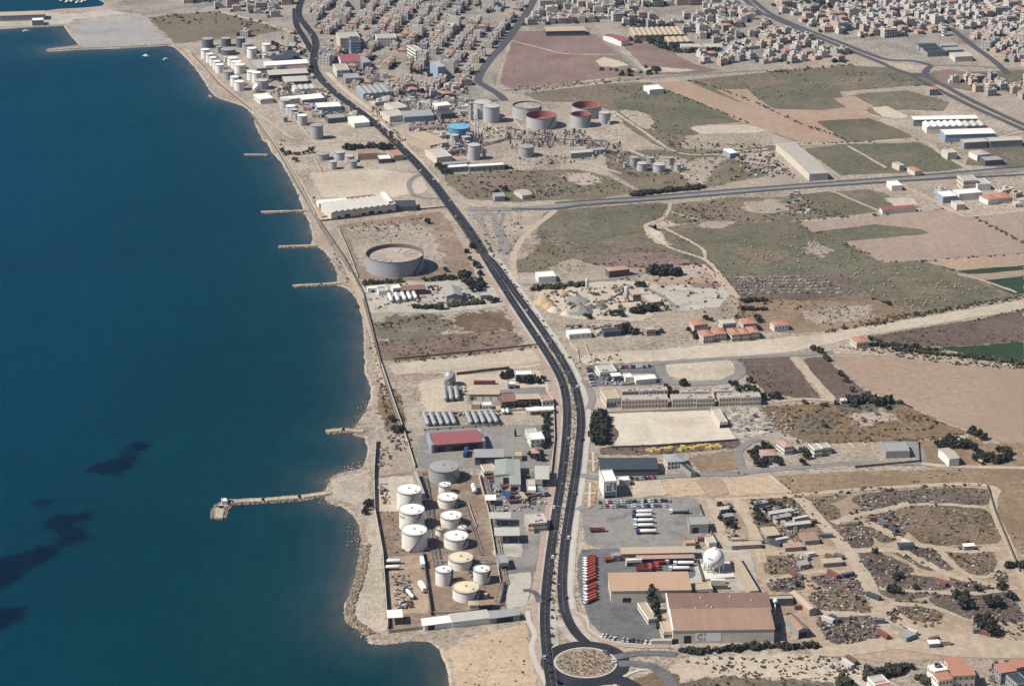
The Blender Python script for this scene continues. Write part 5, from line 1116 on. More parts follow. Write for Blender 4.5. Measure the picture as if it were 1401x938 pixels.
# --- mid and far industry: (outline, height, style, roof, wall, label)
FARB = [
 ('360,85.5 420,82 421,86.5 364,90',7,'shed','w','w',0.8,'long white-fronted hall inland of the far tank farm'),('366,77 392,73 400,80 372,83',6,'gable','d','d',1,'dark arched hangar, inland of the far farm'),('388,70 400,69 408,76 392,78',6,'gable','d','d',1,'dark hangar beside the main road bend'),
 ('340,82 376,80 382,92 352,95',5,'flat','c','g',1,'broad grey slab roof right of the middle tank row'),('366,97 420,94 420,100 367,103',6,'shed','l','d',0.6,'long pale roof with dark front, second inland row'),('392,90 420,88 421,95 396,97',5,'gable','n','n',1,'rust-red roof near the main road inland of the far farm'),('386,106 420,104 420,111 389,112',5,'shed','l','d',0.6,'pale roof with dark front, third inland row'),('400,117 432,115 432,121 402,123',5,'multi','l','w',0.8,'row of small white sheds by the main road bend'),('350,129 368,127 371,135 353,137',5,'flat','w','w',0.5,'white office near the small white sphere'),('385,133 410,130 411,135 386,137',5,'flat','w','c',0.5,'white low store above the shore line of tanks'),
 ('410,131 440,128 441,134 411,137',6,'shed','w','g',0.5,'white-roofed shed beside the main road'),('431,141 465,139 466,146 433,148',6,'flat','w','b',0.5,'white and blue depot hall left of the main road'),('446,157 470,155 472,161 447,163',5,'flat','e','d',0.5,'dark-fronted grey shed left of the main road'),('476,160 498,158 504,167 484,169',5,'gable','w','w',1.0,'white gabled station roof beside the main road'),('488,205 518,203 519,210 489,211',6,'flat','n2','t',0.5,'tan-brown building behind the row of trees by the road'),('532,206 546,204 548,213 535,214',5,'flat','k','t',0.5,'orange-tan house beside the main road'),('516,213 534,211 535,218 518,218',4,'flat','w','d',0.5,'white rimmed open shed right of the five small tanks'),
 ('462,45 490,43 490,52 463,53',12,'flat','c','c',0.5,'pale hotel block near the bend of the main road'),('478,51 492,50 492,58 479,58',13,'flat','d','b',0.5,'dark blue glass office block near the main road bend'),('464,75 490,74 492,84 466,85',9,'gable','r','w',1,'white hall with red roof right of the main road bend'),('490,77 503,76 503,86 492,87',9,'flat','g','g',0.5,'grey block beside the red-roofed hall'),('457,88 475,87 476,96 459,97',8,'flat','c','w',0.5,'white block with many windows by the main road'),('470,101 490,100 492,107 472,108',6,'flat','g','g',0.5,'grey flat building right of the main road'),('490,118 530,115 532,126 494,129',6,'multi','g','b',1,'cluster of grey-blue sheds right of the main road'),
 ('593,84 604,83 605,92 594,93',14,'flat','c','b',0.5,'blue and white tower block at the edge of the diagonal houses'),('514,47 541,46 541,52 515,53',10,'flat','c','w',0.5,'white block with blue band in the town centre'),('562,62 572,61 573,70 563,71',11,'flat','c','w',0.5,'tall white block above the open sandy plot'),
 ('524,152 548,149 551,158 529,161',6,'flat','l','c',0.5,'cream car showroom by the main road'),('548,153 590,150 592,158 552,160',6,'shed','e','b',0.5,'grey-blue garage hall behind the showroom'),('520,141 545,140 556,146 545,150 ',5,'flat','l','c',0.5,'curved-fronted cream building left of the oval yard'),('593,141 612,139 616,144 597,146',5,'flat','w','w',0.5,'white office inside the oval yard'),('598,151 616,149 622,156 602,157',5,'flat','d','d',0.5,'dark shed inside the oval yard'),
 ('566,182 590,178 604,196 578,201',6,'gable','t','t',1.0,'tan gabled warehouse right of the main road'),('585,204 606,202 616,214 594,217',6,'flat','l','c',0.5,'cream flat building by the refinery gate'),('612,226 640,224 640,228 613,230',5,'flat','w','g',0.4,'long white-topped refinery office, left part'),('640,225 690,222 688,226 641,229',5,'flat','w','g',0.4,'long white-topped refinery office, right part'),('604,222 640,219 642,223 605,226',4,'flat','g','d',0.4,'grey canopy row behind the refinery offices'),
 ('778,206 808,204 812,208 780,211',5,'flat','l','g',0.5,'pale pump building below the lone refinery tank'),('806,203 826,201 828,205 808,207',4,'flat','g','g',0.5,'grey plant shed near the field tank group'),
 ('745,38 800,37 800,42 747,43',6,'shed','t','d',0.8,'long tan shed on the far edge of the brown field'),('832,47 842,45.5 855,56 843,58',6,'gable','r','w',1.4,'red-roofed barn at the corner of the brown field'),('860,38.5 928,37 940,47 868,49',7,'multi','t','t',1.0,'wide tan factory roofs above the tree belt'),('908,51 940,50 950,57 915,58',6,'multi','t','g',1.0,'lower tan factory roof beside the tree belt'),('930,60 1000,61 1002,64 932,65',5,'flat','l','w',0.4,'long pale wall-like shed at the edge of the fields'),
 ('882,117 900,116 908,122 887,124',5,'flat','w','w',0.5,'white farm building among the green fields'),('992,205 1002,203.5 1006,209 996,210.5',5,'shed','w','b',0.8,'white-roofed shed at the corner of the car dump'),
 ('1244,159 1333,157.5 1337,162 1252,164',7,'gable','w','g',1.0,'longest white warehouse at the top of the white warehouse group'),('1262,167 1316,166 1320,172 1268,174',7,'multi','w','w',1.6,'white warehouse with zigzag gables'),('1316,166.5 1345,166 1350,172 1321,173',7,'multi','l','t',1.6,'pale warehouse with zigzag gables'),('1286,177 1356,175.5 1360,182 1294,184.5',8,'gable','w','b',0.8,'white-roofed warehouse with teal side'),('1315,190.5 1348,189 1348,193 1318,195.5',7,'gable','l','g',0.8,'pale warehouse, left of the lowest pair'),('1350,188 1394,186.5 1398,191 1353,193.5',7,'gable','l','g',0.8,'pale warehouse, right of the lowest pair'),
 ('1254,60 1278,59 1281,62 1257,63.5',5,'gable','d','g',0.8,'dark-roofed long hut, first of the row by the bare ground'),('1260,64 1283,63 1286,66 1263,67.5',5,'gable','d','g',0.8,'dark-roofed long hut, second of the row by the bare ground'),('1265,68.5 1290,67.5 1293,71 1268,72.5',5,'gable','d','g',0.8,'dark-roofed long hut, third of the row by the bare ground'),('1284,59 1308,58.5 1310,62 1287,63',5,'gable','g','g',0.8,'grey-roofed long hut, farther right of the row'),('1290,65 1314,64 1317,68 1294,69',5,'gable','g','g',0.8,'grey-roofed long hut, nearer right of the row'),('1302,72 1326,71 1328,77 1304,78',6,'gable','l','c',0.8,'pale hall below the row of long huts'),
 ('1059,196 1080,195 1140,236 1110,238',7,'gable','c','c',1.5,'long grey factory shed with pale side beside the green field'),('1204,284 1250,281 1252,284 1207,287.5',4,'shed','r','w',0.5,'long narrow pink-red roof at the field edge'),('1217,247.5 1230,247 1232,254 1216,255',5,'flat','w','w',0.5,'white cube house beside the crossroad'),
 ('1312,240 1332,239 1336,247 1316,248',9,'flat','c','c',0.5,'cream apartment block beside the crossroad'),('1332,245 1350,244 1352,252 1334,253',6,'flat','l','w',0.5,'pale house beside the cream apartment block'),('1284,262 1304,260 1306,269 1286,270',6,'flat','w','b',0.5,'blue-white house left of the white villa group'),('1306,260 1336,257 1342,264 1310,266',6,'flat','w','w',0.5,'white flat-roofed house of the white villa group'),('1304,275 1316,274 1318,280 1306,281',5,'flat','l','c',0.5,'cream house below the white villa group'),('1344,267 1358,265 1362,272 1348,274',5,'hip','k','w',1.4,'terracotta-roofed house right of the white villa group'),('1358,264 1378,263 1382,270 1360,272',5,'hip','k','c',1.4,'larger terracotta-roofed house right of the white villa group'),
 ('1292,204 1304,203 1306,209 1293,210',7,'flat','l','c',0.5,'cream cube house beside the track corner'),('1330,206 1348,204 1350,211 1333,213',6,'hip','c','w',1.5,'grey-white villa with hipped roofs'),('1343,214 1368,213 1370,219 1345,221',5,'flat','g','d',0.5,'unfinished grey house with dark window bays'),
 ('0,16.5 60,15 62,19.5 0,22',7,'gable','t','g',1.2,'long tan-roofed port shed on the quay'),('43,25 59,24.5 60,28 44,29',6,'flat','w','g',0.5,'white-topped port shed below the long one'),('1246,228 1255,227 1257,234 1247,235',5,'hip','k','c',1,'small terracotta house by the crossroad'),('1225,222 1232,221 1233,227 1226,228',5,'flat','c','c',1,'small cream house at the green field corner')]
for q, h, st, rf, wl, rg, lb in FARB:
    qq = Q(q.strip()); nm = 'warehouse' if any(k in lb for k in ('warehouse', 'hall', 'factory', 'hangar')) else ('house' if 'house' in lb or 'villa' in lb else ('office_block' if 'block' in lb or 'office' in lb else 'shed'))
    qq = qq[:4]
    B(nm, lb, nm.replace('_', ' '), qq, h, st, rf, wl, rg, win=(max(1, int(h/3.2)), 6, 1.3, 1.4) if nm == 'office_block' else None)
# emblem, lettering panel and containers on the front wall of the biggest warehouse
wb = [o for o in COL.objects if o.get('label', '').startswith('rust-brown front hall')][0]
cW, aW, hwW, hdW = rect_of(Q('914,838 1050,835 1062,860.5 923,861.5'), 8.5)
mb = MB(); mb.box(-3.0, 3.0, -0.05, 0.02, -2.6, 2.6, bottom=True); pn = mb.build('panel', WPAN, wb); pn.location = (-hwW+2*hwW*0.275, -hdW-0.02, 4.2)
mb = MB()
for k in range(26):
    a0 = math.radians(50+260*k/26); a1 = math.radians(50+260*(k+1)/26)
    mb.face([(1.35*math.cos(a0), -0.09, 1.35*math.sin(a0)), (1.35*math.cos(a1), -0.09, 1.35*math.sin(a1)), (2.15*math.cos(a1), -0.09, 2.15*math.sin(a1)), (2.15*math.cos(a0), -0.09, 2.15*math.sin(a0))][::-1])
mb.box(-0.2, 0.25, -0.10, -0.06, -0.2, 1.4, bottom=True)
em = mb.build('emblem', paint('emblem_grey', (156,148,140), 0.7, 0.1), wb); em.location = pn.location
mb = MB(); mb.box(-7.0, 7.0, -0.05, 0.02, -0.12, 0.12, bottom=True); mb.box(-7.0, -6.8, -0.05, 0.02, -4.0, 0.1, bottom=True)
o = mb.build('sign_frame', WPAN, wb); o.location = (-hwW+2*hwW*0.405, -hdW-0.02, 6.9)
# roof vents of the rear hall
wr_ = [o for o in COL.objects if o.get('label', '').startswith('rust-brown rear hall')][0]
cr_, ar_, hwr, hdr = rect_of(Q('907,812 1048,811 1059,838 921,840'), 9.5)
vm = MB(); vm.cyl(0, 0, 0, 0.9, 0.6, 10, 0, top=0, peak=0.4); vme = vm.mesh('roof_vent', DUCT)
for fx, fy in ((0.12,0.2),(0.26,0.25),(0.38,0.35),(0.42,0.3),(0.33,0.75),(0.62,0.78),(0.82,0.6)):
    o = new_obj('roof_vent', vme, wr_); o.location = (-hwr+2*hwr*fx, -hdr+2*hdr*fy, 8.9+0.5*fy)

# pale blue gable ends of the red-roofed warehouse, white verge of the biggest warehouse
rw = [o for o in COL.objects if o.get('label', '').startswith('low warehouse with dark red roof')][0]
cG, aG, hwG, hdG = rect_of(Q('587,592 654,588 661,603 593,609'), 6)
for s_ in (-1, 1):
    mb = MB(); mb.box(s_*(hwG+0.7)-0.9, s_*(hwG+0.7)+0.9, -hdG-0.5, hdG+0.5, 0.2, 6.3, 0); mb.face([(s_*(hwG+0.7), -hdG-0.5, 6.32), (s_*(hwG+0.7), hdG+0.5, 6.32), (s_*(hwG+0.7), 0, 7.6)]); mb.build('gable_panel', WALLC['b'], rw)
for ro_, hw3, hd3, z0_, z1_ in ((wb, hwW, hdW, 8.6, 10.8), (wr_, hwr, hdr, 9.1, 9.6)):
    mb = MB(); mb.face([(-hw3-0.5, -hd3-0.4, z0_), (-hw3+0.3, -hd3-0.4, z0_), (-hw3+0.3, hd3, z1_), (-hw3-0.5, hd3, z1_)]); mb.face([(-hw3-0.5, -hd3-0.4, z0_-1), (-hw3-0.5, -hd3-0.4, z0_), (-hw3-0.5, hd3, z1_), (-hw3-0.5, hd3, z1_-1)]); o = mb.build('verge', WPAN, ro_); o.location = (0, 0, 0.25)
# ------------------------------------------------------------------ the far town: houses and apartment blocks
TWALL = [paint('town_white', (222,214,206), 0.85, 0.1, 0.15), paint('town_cream', (212,196,176), 0.85, 0.08, 0.15), paint('town_beige', (204,186,166), 0.85, 0.08, 0.15), paint('town_pink', (214,186,174), 0.85, 0.08, 0.15), paint('town_grey', (184,182,182), 0.85, 0.08, 0.15)]
TROOF = [paint('town_roof_pale', (214,204,190), 0.9, 0.12), paint('town_roof_grey', (176,172,168), 0.9, 0.12), paint('town_roof_tile', (190,148,128), 0.85, 0.15)]
TDARK = GLASS; THEAT = paint('town_water_heater', (206,208,212), 0.5, 0.1)
CN = ['white', 'cream', 'beige', 'pinkish', 'grey']
def house_mb(kind, rnd):
    mb = MB(); w_, d_ = rnd.uniform(7.5, 11.5), rnd.uniform(7, 9.5); fl = rnd.choice([1, 1, 2, 2, 2]) if kind != 'apt' else rnd.choice([3, 3, 3, 4, 4])
    if kind == 'apt': w_, d_ = rnd.uniform(12, 18), rnd.uniform(10, 13)
    h = 3.2*fl+0.4; x, y = w_/2, d_/2
    mb.box(-x, x, -y, y, -0.3, h, 0, 1)
    if kind == 'tile':
        e = 0.5; X = max(x-y, 0.3); r0, r1 = (-X, 0, h+1.9), (X, 0, h+1.9); b4 = [(-x-e, -y-e, h+0.02), (x+e, -y-e, h+0.02), (x+e, y+e, h+0.02), (-x-e, y+e, h+0.02)]
        mb.face([b4[0], b4[1], r1, r0], 2); mb.face([b4[1], b4[2], r1], 2); mb.face([b4[2], b4[3], r0, r1], 2); mb.face([b4[3], b4[0], r0], 2)
    else:
        for (a, b, c, d) in ((-x, x, -y, -y+0.25), (-x, x, y-0.25, y), (-x, -x+0.25, -y+0.25, y-0.25), (x-0.25, x, -y+0.25, y-0.25)): mb.box(a, b, c, d, h, h+0.8, 0)
        sx = rnd.uniform(-x*0.5, x*0.5); mb.box(sx-1.6, sx+1.6, y*0.1, y*0.1+3, h, h+2.3, 0, 1)
        for _ in range(3 if kind == 'apt' else 2): ux, uy = rnd.uniform(-x*0.8, x*0.7), rnd.uniform(-y*0.7, y*0.6); mb.box(ux, ux+1.6, uy, uy+1.0, h, h+1.5, 4)
    if rnd.random() < 0.6 and kind != 'apt': mb.box(x, x+rnd.uniform(2, 4), -y*0.7, y*0.6, -0.3, 3.2, 0, 1)
    for f in range(fl):
        z = 3.2*f+1.0; n = max(3, int(w_/2.8))
        if kind == 'apt':
            mb.box(-x*0.92, x*0.92, -y-1.2, -y, z+2.0-0.12, z+2.0+0.12, 0, bottom=True)
            if f: mb.box(-x*0.92, x*0.92, -y-1.22, -y-1.1, z-1.0, z-0.1, 0, bottom=True)
        for i in range(n):
            wx = -x+w_*(i+0.5)/n; ww = 1.7 if kind == 'apt' else 1.2
            mb.box(wx-ww/2, wx+ww/2, -y-0.05, -y+0.02, z-0.3 if kind == 'apt' else z, z+1.5, 3, bottom=True)
        n2 = max(2, int(d_/3.2))
        for i in range(n2):
            wy = -y+d_*(i+0.5)/n2; mb.box(-x-0.05, -x+0.02, wy-0.55, wy+0.55, z, z+1.4, 3, bottom=True); mb.box(x-0.02, x+0.05, wy-0.55, wy+0.55, z, z+1.4, 3, bottom=True)
    return mb, fl, max(w_, d_)/2
rt = random.Random(21); PROTO = []
for i in range(34):
    kind = 'apt' if i % 4 == 3 else ('tile' if i % 6 == 2 else 'flat')
    mb, fl, rad = house_mb(kind, rt); ci = rt.choices(range(5), [5, 4, 3, 2, 1])[0]; ri = rt.choice([0, 0, 1])
    mats = [TWALL[ci], TROOF[ri], TROOF[2], TDARK, THEAT]
    PROTO.append((kind, mb, mb.mesh('apartment_block' if kind == 'apt' else 'house', mats), fl, CN[ci], rad, mats))
DIST = [  # outline, street direction (two pixels), spacing along / across, share of apartment blocks, where
 ('438,100 425,64 418,40 412,10 560,-25 730,-25 712,20 694,42 676,72 660,96 650,110 600,120 540,132 490,124', (620,100), (668,40), 11.5, 13, 0.12, 'left of the brown field', 0.13),
 ('705,40 722,10 735,-25 1020,-25 1040,14 1056,40 1030,60 960,58 930,38 860,36 800,34 745,35', (760,30), (900,24), 12, 13, 0.14, 'above the brown field', 0.22),
 ('940,62 1032,62 1060,36 1090,46 1160,72 1175,84 1120,86 1050,88 1000,92 950,84', (960,80), (1080,60), 12, 14, 0.1, 'left of the far highway', 0.3),
 ('1062,16 1030,-25 1420,-25 1420,40 1330,44 1290,44 1240,48 1190,58 1130,44', (1100,30), (1300,10), 11.5, 13, 0.14, 'beyond the far highway', 0.12),
 ('1316,48 1420,30 1420,92 1385,96 1360,78', (1350,80), (1400,60), 11, 13, 0.1, 'by the slanting road', 0.05),
 ('1300,112 1330,104 1401,100 1420,116 1420,140 1360,132 1320,126', (1320,118), (1400,112), 14, 16, 0.0, 'beside the far-right highway', 0.25),
 ('1262,122 1290,120 1306,130 1280,134', (1265,128), (1300,126), 12, 14, 0.0, 'in the highway hamlet', 0.0),
 ('250,-12 405,-20 402,20 398,36 380,34 345,24 300,12 255,8', (280,6), (390,0), 14, 15, 0.4, 'near the port', 0.15),
 ('405,44 420,60 426,72 408,70 380,58 350,54 330,50', (350,52), (410,56), 14, 15, 0.1, 'left of the main road bend', 0.25),
 ('520,126 560,118 640,114 640,134 560,136', (540,130), (630,124), 13, 14, 0.0, 'above the refinery road', 0.2),
]
OPENP = [Q(s) for s in ('510,98 545,92 570,96 560,112 520,114','560,100 600,96 590,115 562,118','625,15 700,18 690,35 640,30','880,10 960,8 960,22 890,24','500,70 545,68 550,84 510,84','1150,52 1260,50 1330,80 1240,88 1190,76','1090,-10 1150,12 1130,22 1090,12','730,36 860,34 860,50 740,46')]
OPENW = [[tuple(P(*p)[:2]) for p in o] for o in OPENP]
hand = [(o.location.x, o.location.y) for o in COL.objects if o.parent is None and o.get('category')]
spots = []
def dshort(p): return (p[0]**2+p[1]**2)
for s, a, b, du, dv, apt, where, gap in DIST:
    poly = [tuple(P(*p)[:2]) for p in Q(s)]; A = P(*a); Bv = P(*b); u = (Bv-A); u.z = 0; u.normalize(); v = Vector((-u.y, u.x, 0))
    us = [p[0]*u.x+p[1]*u.y for p in poly]; vs = [p[0]*v.x+p[1]*v.y for p in poly]
    row = 0; vv = min(vs)
    while vv < max(vs):
        uu = min(us)+rt.uniform(0, 6)
        while uu < max(us):
            x = u.x*uu+v.x*vv+rt.gauss(0, 1.0); y = u.y*uu+v.y*vv+rt.gauss(0, 1.0)
            if rt.random() > gap and pip(x, y, poly) and not any(pip(x, y, o) for o in OPENW) and not near_road(x, y, 8) and all((x-hx)**2+(y-hy)**2 > 330 for hx, hy in hand):
                spots.append((x, y, math.atan2(u.y, u.x)+rt.choice([0, 0, math.pi, math.pi/2])+rt.gauss(0, 0.04), apt, where))
            uu += du*rt.uniform(0.9, 1.5)
        vv += dv + (9 if row % 2 else 0); row += 1
spots.sort(key=dshort)
nh = na = 0; TLAB = {}; FARMB = {}
flats_ = [p for p in PROTO if p[0] == 'flat']; tiles_ = [p for p in PROTO if p[0] == 'tile']; apts_ = [p for p in PROTO if p[0] == 'apt']
TOWNSPOTS = [(s[0], s[1]) for s in spots]
far_mb = MB(); far_n = 0
for (x, y, a, apt, where) in spots:
    isapt = rt.random() < apt; pr = rt.choice(apts_) if isapt else (rt.choice(tiles_) if rt.random() < 0.16 else rt.choice(flats_))
    if x*0 != 0: continue
    if (isapt and na >= 290) or (not isapt and nh >= 300):
        far_mb.add(pr[1], x, y, gz(x, y), a); far_n += 1; continue
    nm = 'apartment_block' if isapt else 'house'; o = new_obj(nm, pr[2]); o.location = (x, y, gz(x, y)); o.rotation_euler = (0, 0, a)
    st = {1: 'one-storey', 2: 'two-storey', 3: 'three-storey', 4: 'four-storey', 5: 'five-storey'}[pr[3]]
    lb = '%s %s %s %s' % (pr[4], st, {'apt': 'apartment block', 'flat': 'flat-roofed house', 'tile': 'tile-roofed house'}[pr[0]], where)
    TLAB.setdefault(lb, []).append(o); tag(o, lb, 'apartment block' if isapt else 'house', lb if len(lb) < 70 else lb[:70])
    if isapt: na += 1
    else: nh += 1
if far_n:
    fo = far_mb.build('distant_houses', [TWALL[0], TROOF[0], TROOF[2], TDARK, THEAT]); fo['kind'] = 'stuff'; fo['label'] = 'packed pale houses of the town along the top edge'; fo['category'] = 'houses'
for lb, os_ in TLAB.items():
    os_.sort(key=lambda o: proj(o.location)[0])
    if 1 < len(os_) < 70:
        for i, o in enumerate(os_): o['label'] = lb + ', %s from left of its kind' % ordinal(i+1)
print('town', len(spots), nh, na, far_n)

# small stores and houses crowding the industrial belt
hand = [(o.location.x, o.location.y, 420) for o in COL.objects if o.parent is None and o.get('category') and o.location.y < 2900]
BELT = [('436,102 500,92 560,112 520,128 470,118', 26, 'right of the main road bend'), ('345,66 425,62 432,104 400,128 372,122 366,90', 16, 'inland of the far tank farm'), ('376,132 440,122 500,160 490,172 440,168 408,140', 14, 'in the yards left of the main road'), ('496,132 560,138 640,140 636,164 560,164 520,156', 22, 'round the oval yard'), ('556,176 600,172 640,224 600,226', 12, 'left of the refinery'), ('1285,262 1390,262 1395,282 1300,284', 10, 'among the white villas')]
one = [p for p in flats_ if p[3] == 1] or flats_
for s, n, where in BELT:
    poly = [tuple(P(*p)[:2]) for p in Q(s)]; xs_ = [p[0] for p in poly]; ys_ = [p[1] for p in poly]; got = []; tr_ = 0
    while len(got) < n and tr_ < 600:
        tr_ += 1; x, y = rt.uniform(min(xs_), max(xs_)), rt.uniform(min(ys_), max(ys_))
        if pip(x, y, poly) and not near_road(x, y, 7) and all((x-hx)**2+(y-hy)**2 > q for hx, hy, q in hand): got.append((x, y)); hand.append((x, y, 200))
    got.sort(key=lambda q: proj((q[0], q[1], 0))[0])
    for i, (x, y) in enumerate(got):
        pr = rt.choice(one); o = new_obj('store', pr[2]); o.location = (x, y, gz(x, y)); o.rotation_euler = (0, 0, rt.choice([0.1, 0.65, -0.3, 1.6])); sc2 = rt.uniform(0.75, 1.25); o.scale = (sc2*rt.uniform(0.9, 1.5), sc2, rt.uniform(0.8, 1.2))
        tag(o, 'small %s flat-roofed store %s, %s from left' % (pr[4], where, ordinal(i+1)), 'store', 'small stores '+where)
# ------------------------------------------------------------------ vehicles
CARC = {'white': (236,236,234), 'silver': (186,190,194), 'black': (38,38,42), 'dark blue': (46,60,92), 'red': (168,50,44), 'grey': (112,114,118), 'beige': (196,184,164)}
TYRE = paint('tyre_rubber', (36,36,38), 0.9, 0.1)
def cp(c): return paint('car_paint_'+c.replace(' ', '_'), CARC[c], 0.3, 0.03, spec=0.5)
def car_proto(c):
    root = empty('car', (0, 0, 0)); m = cp(c)
    mb = MB(); L, W, = 4.3, 1.75
    prof = [(-L/2, 0.35), (-L/2, 0.85), (-L/2+0.9, 0.98), (L/2-0.5, 0.98), (L/2, 0.8), (L/2, 0.35)]
    for s_ in (-1, 1): mb.face([(x, s_*W/2, z) for x, z in prof][::s_])
    for i in range(len(prof)): (x0, z0), (x1, z1) = prof[i], prof[(i+1) % len(prof)]; mb.face([(x0, -W/2, z0), (x0, W/2, z0), (x1, W/2, z1), (x1, -W/2, z1)])
    mb.build('body', m, root)
    mb = MB(); cb = [(-1.0, 0.98), (-0.45, 1.42), (1.2, 1.45), (1.85, 0.98)]; w2 = W/2-0.1; w3 = W/2-0.28
    mb.face([(-0.45, -w3, 1.42), (-0.45, w3, 1.42), (1.2, w3, 1.45), (1.2, -w3, 1.45)][::-1], 1)
    mb.face([(-1.0, -w2, 0.98), (-0.45, -w3, 1.42), (1.2, -w3, 1.45), (1.85, -w2, 0.98)][::-1], 0); mb.face([(-1.0, w2, 0.98), (-0.45, w3, 1.42), (1.2, w3, 1.45), (1.85, w2, 0.98)], 0)
    mb.face([(-1.0, -w2, 0.98), (-1.0, w2, 0.98), (-0.45, w3, 1.42), (-0.45, -w3, 1.42)][::-1], 0); mb.face([(1.85, -w2, 0.98), (1.85, w2, 0.98), (1.2, w3, 1.45), (1.2, -w3, 1.45)], 0)
    mb.build('cabin', [GLASS, m], root)
    wm = MB(); wm.tube((0, -0.1, 0), (0, 0.1, 0), 0.33, 10); wme = wm.mesh('wheel', TYRE)
    for sx in (-1.35, 1.35):
        for sy in (-1, 1): o = new_obj('wheel', wme, root); o.location = (sx, sy*(W/2-0.08), 0.33); KIDS.setdefault(root.name, []).append(o)
    return root
CARP = {c: car_proto(c) for c in CARC}; CARUSED = set()
def car(p, ang, c, label, group=None):
    o = CARP[c]
    if c in CARUSED: o = copy_tree(CARP[c])
    CARUSED.add(c); o.location = (p.x, p.y, p.z+0.03); o.rotation_euler = (0, 0, ang); tag(o, label, 'car', group); return o
rv = random.Random(3); CL = list(CARC); CW = [6, 5, 3, 2, 2, 4, 1]
def carrow(a, b, n, where, group, ang=None, skip=0.0):
    A, Bq = P(*a), P(*b); d = Bq-A
    if ang is None: ang = math.atan2(d.y, d.x)+math.pi/2
    k = 0
    for i in range(n):
        if rv.random() < skip: continue
        k += 1; p = A.lerp(Bq, i/max(1, n-1)); p = p+Vector((rv.gauss(0, 0.15), rv.gauss(0, 0.3), 0)); p.z = gz(p.x, p.y); c = rv.choices(CL, CW)[0]
        car(p, ang+rv.gauss(0, 0.04)+(math.pi if rv.random() < 0.3 else 0), c, '%s car, %s from left in %s' % (c, ordinal(k), where), group)
carrow((821,688),(921,686),22,'the far row under the white office','cars in the car park under the white office',skip=0.08)
carrow((822,694),(911,692.5),20,'the near row under the white office','cars in the car park under the white office',skip=0.12)
carrow((824,870),(840,874),4,'the short row beside the curved wall','cars beside the curved wall')
carrow((853,876),(890,880),7,'the row above the roundabout wall','cars beside the curved wall')
carrow((848,503),(888,502),13,'the far row behind the supermarket','cars by the supermarket')
carrow((818,517),(846,522),10,'the front yard of the supermarket','cars by the supermarket',skip=0.1)
carrow((806,505),(812,528),7,'the kerb line beside the supermarket','cars by the supermarket',0.1)
carrow((820,524),(850,526),8,'the lower row of the supermarket yard','cars by the supermarket',skip=0.2)
carrow((846,656),(895,654),9,'the lane below the dark slate hall','cars below the dark slate hall',skip=0.1)
carrow((570,190),(640,182),14,'the street row left of the refinery','cars in the refinery street',skip=0.1)
carrow((575,170),(640,167),16,'the row below the oval yard','cars below the oval yard')
carrow((1000,214),(1050,222),12,'the first row of the car dump','cars in the car dump',skip=0.1); carrow((1010,222),(1060,230),12,'the second row of the car dump','cars in the car dump',skip=0.1); carrow((1020,230),(1085,240),14,'the third row of the car dump','cars in the car dump',skip=0.1)
carrow((674,660),(680,700),5,'the line beside the bund wall','cars in the near depot yard',0.2); carrow((722,690),(745,688),4,'the corner below the red machinery','cars in the near depot yard')
carrow((1290,184.5),(1345,196-10),8,'the yard of the white warehouses','cars at the white warehouses')
carrow((560,398),(600,396),6,'the yard of the lower gas depot','cars in the lower gas depot',skip=0.2); carrow((640,404),(650,412),3,'the line right of the grey steel hall','cars in the lower gas depot')
def onroad(pts, f, off, c, label, rev=False):
    L = [math.hypot(pts[i+1][0]-pts[i][0], pts[i+1][1]-pts[i][1]) for i in range(len(pts)-1)]; s_ = f*sum(L); i = 0
    while i < len(L)-1 and s_ > L[i]: s_ -= L[i]; i += 1
    a, b = Vector(pts[i]), Vector(pts[i+1]); d = (b-a).normalized(); p = a+d*s_+Vector((-d.y, d.x))*off
    q = Vector((p.x, p.y, gz(p.x, p.y))); car(q, math.atan2(d.y, d.x)+(0 if rev else math.pi), c, label, 'cars driving on the main road')
k = 0
for i, f in enumerate([0.045, 0.11, 0.20, 0.27, 0.36, 0.5, 0.62, 0.75, 0.88]): onroad(carr[0], f, rv.choice([-1.8, 1.8]), rv.choices(CL, CW)[0], 'car driving on the seaward carriageway, %s from the bottom' % ordinal(i+1))
for i, f in enumerate([0.03, 0.13, 0.24, 0.33, 0.45, 0.58, 0.7, 0.8, 0.9]): onroad(carr[1], f, rv.choice([-1.8, 1.8]), rv.choices(CL, CW)[0], 'car driving on the landward carriageway, %s from the bottom' % ordinal(i+1))
for i in range(22): onroad(carr[2], 0.02+i*0.033+rv.uniform(0, 0.015), rv.choice([-2.6, 2.6]), rv.choices(CL, CW)[0], 'car driving on the far single road, %s beyond the fork' % ordinal(i+1))
car(G(839,905.5), 1.9, 'white', 'white car circling the right side of the roundabout'); 
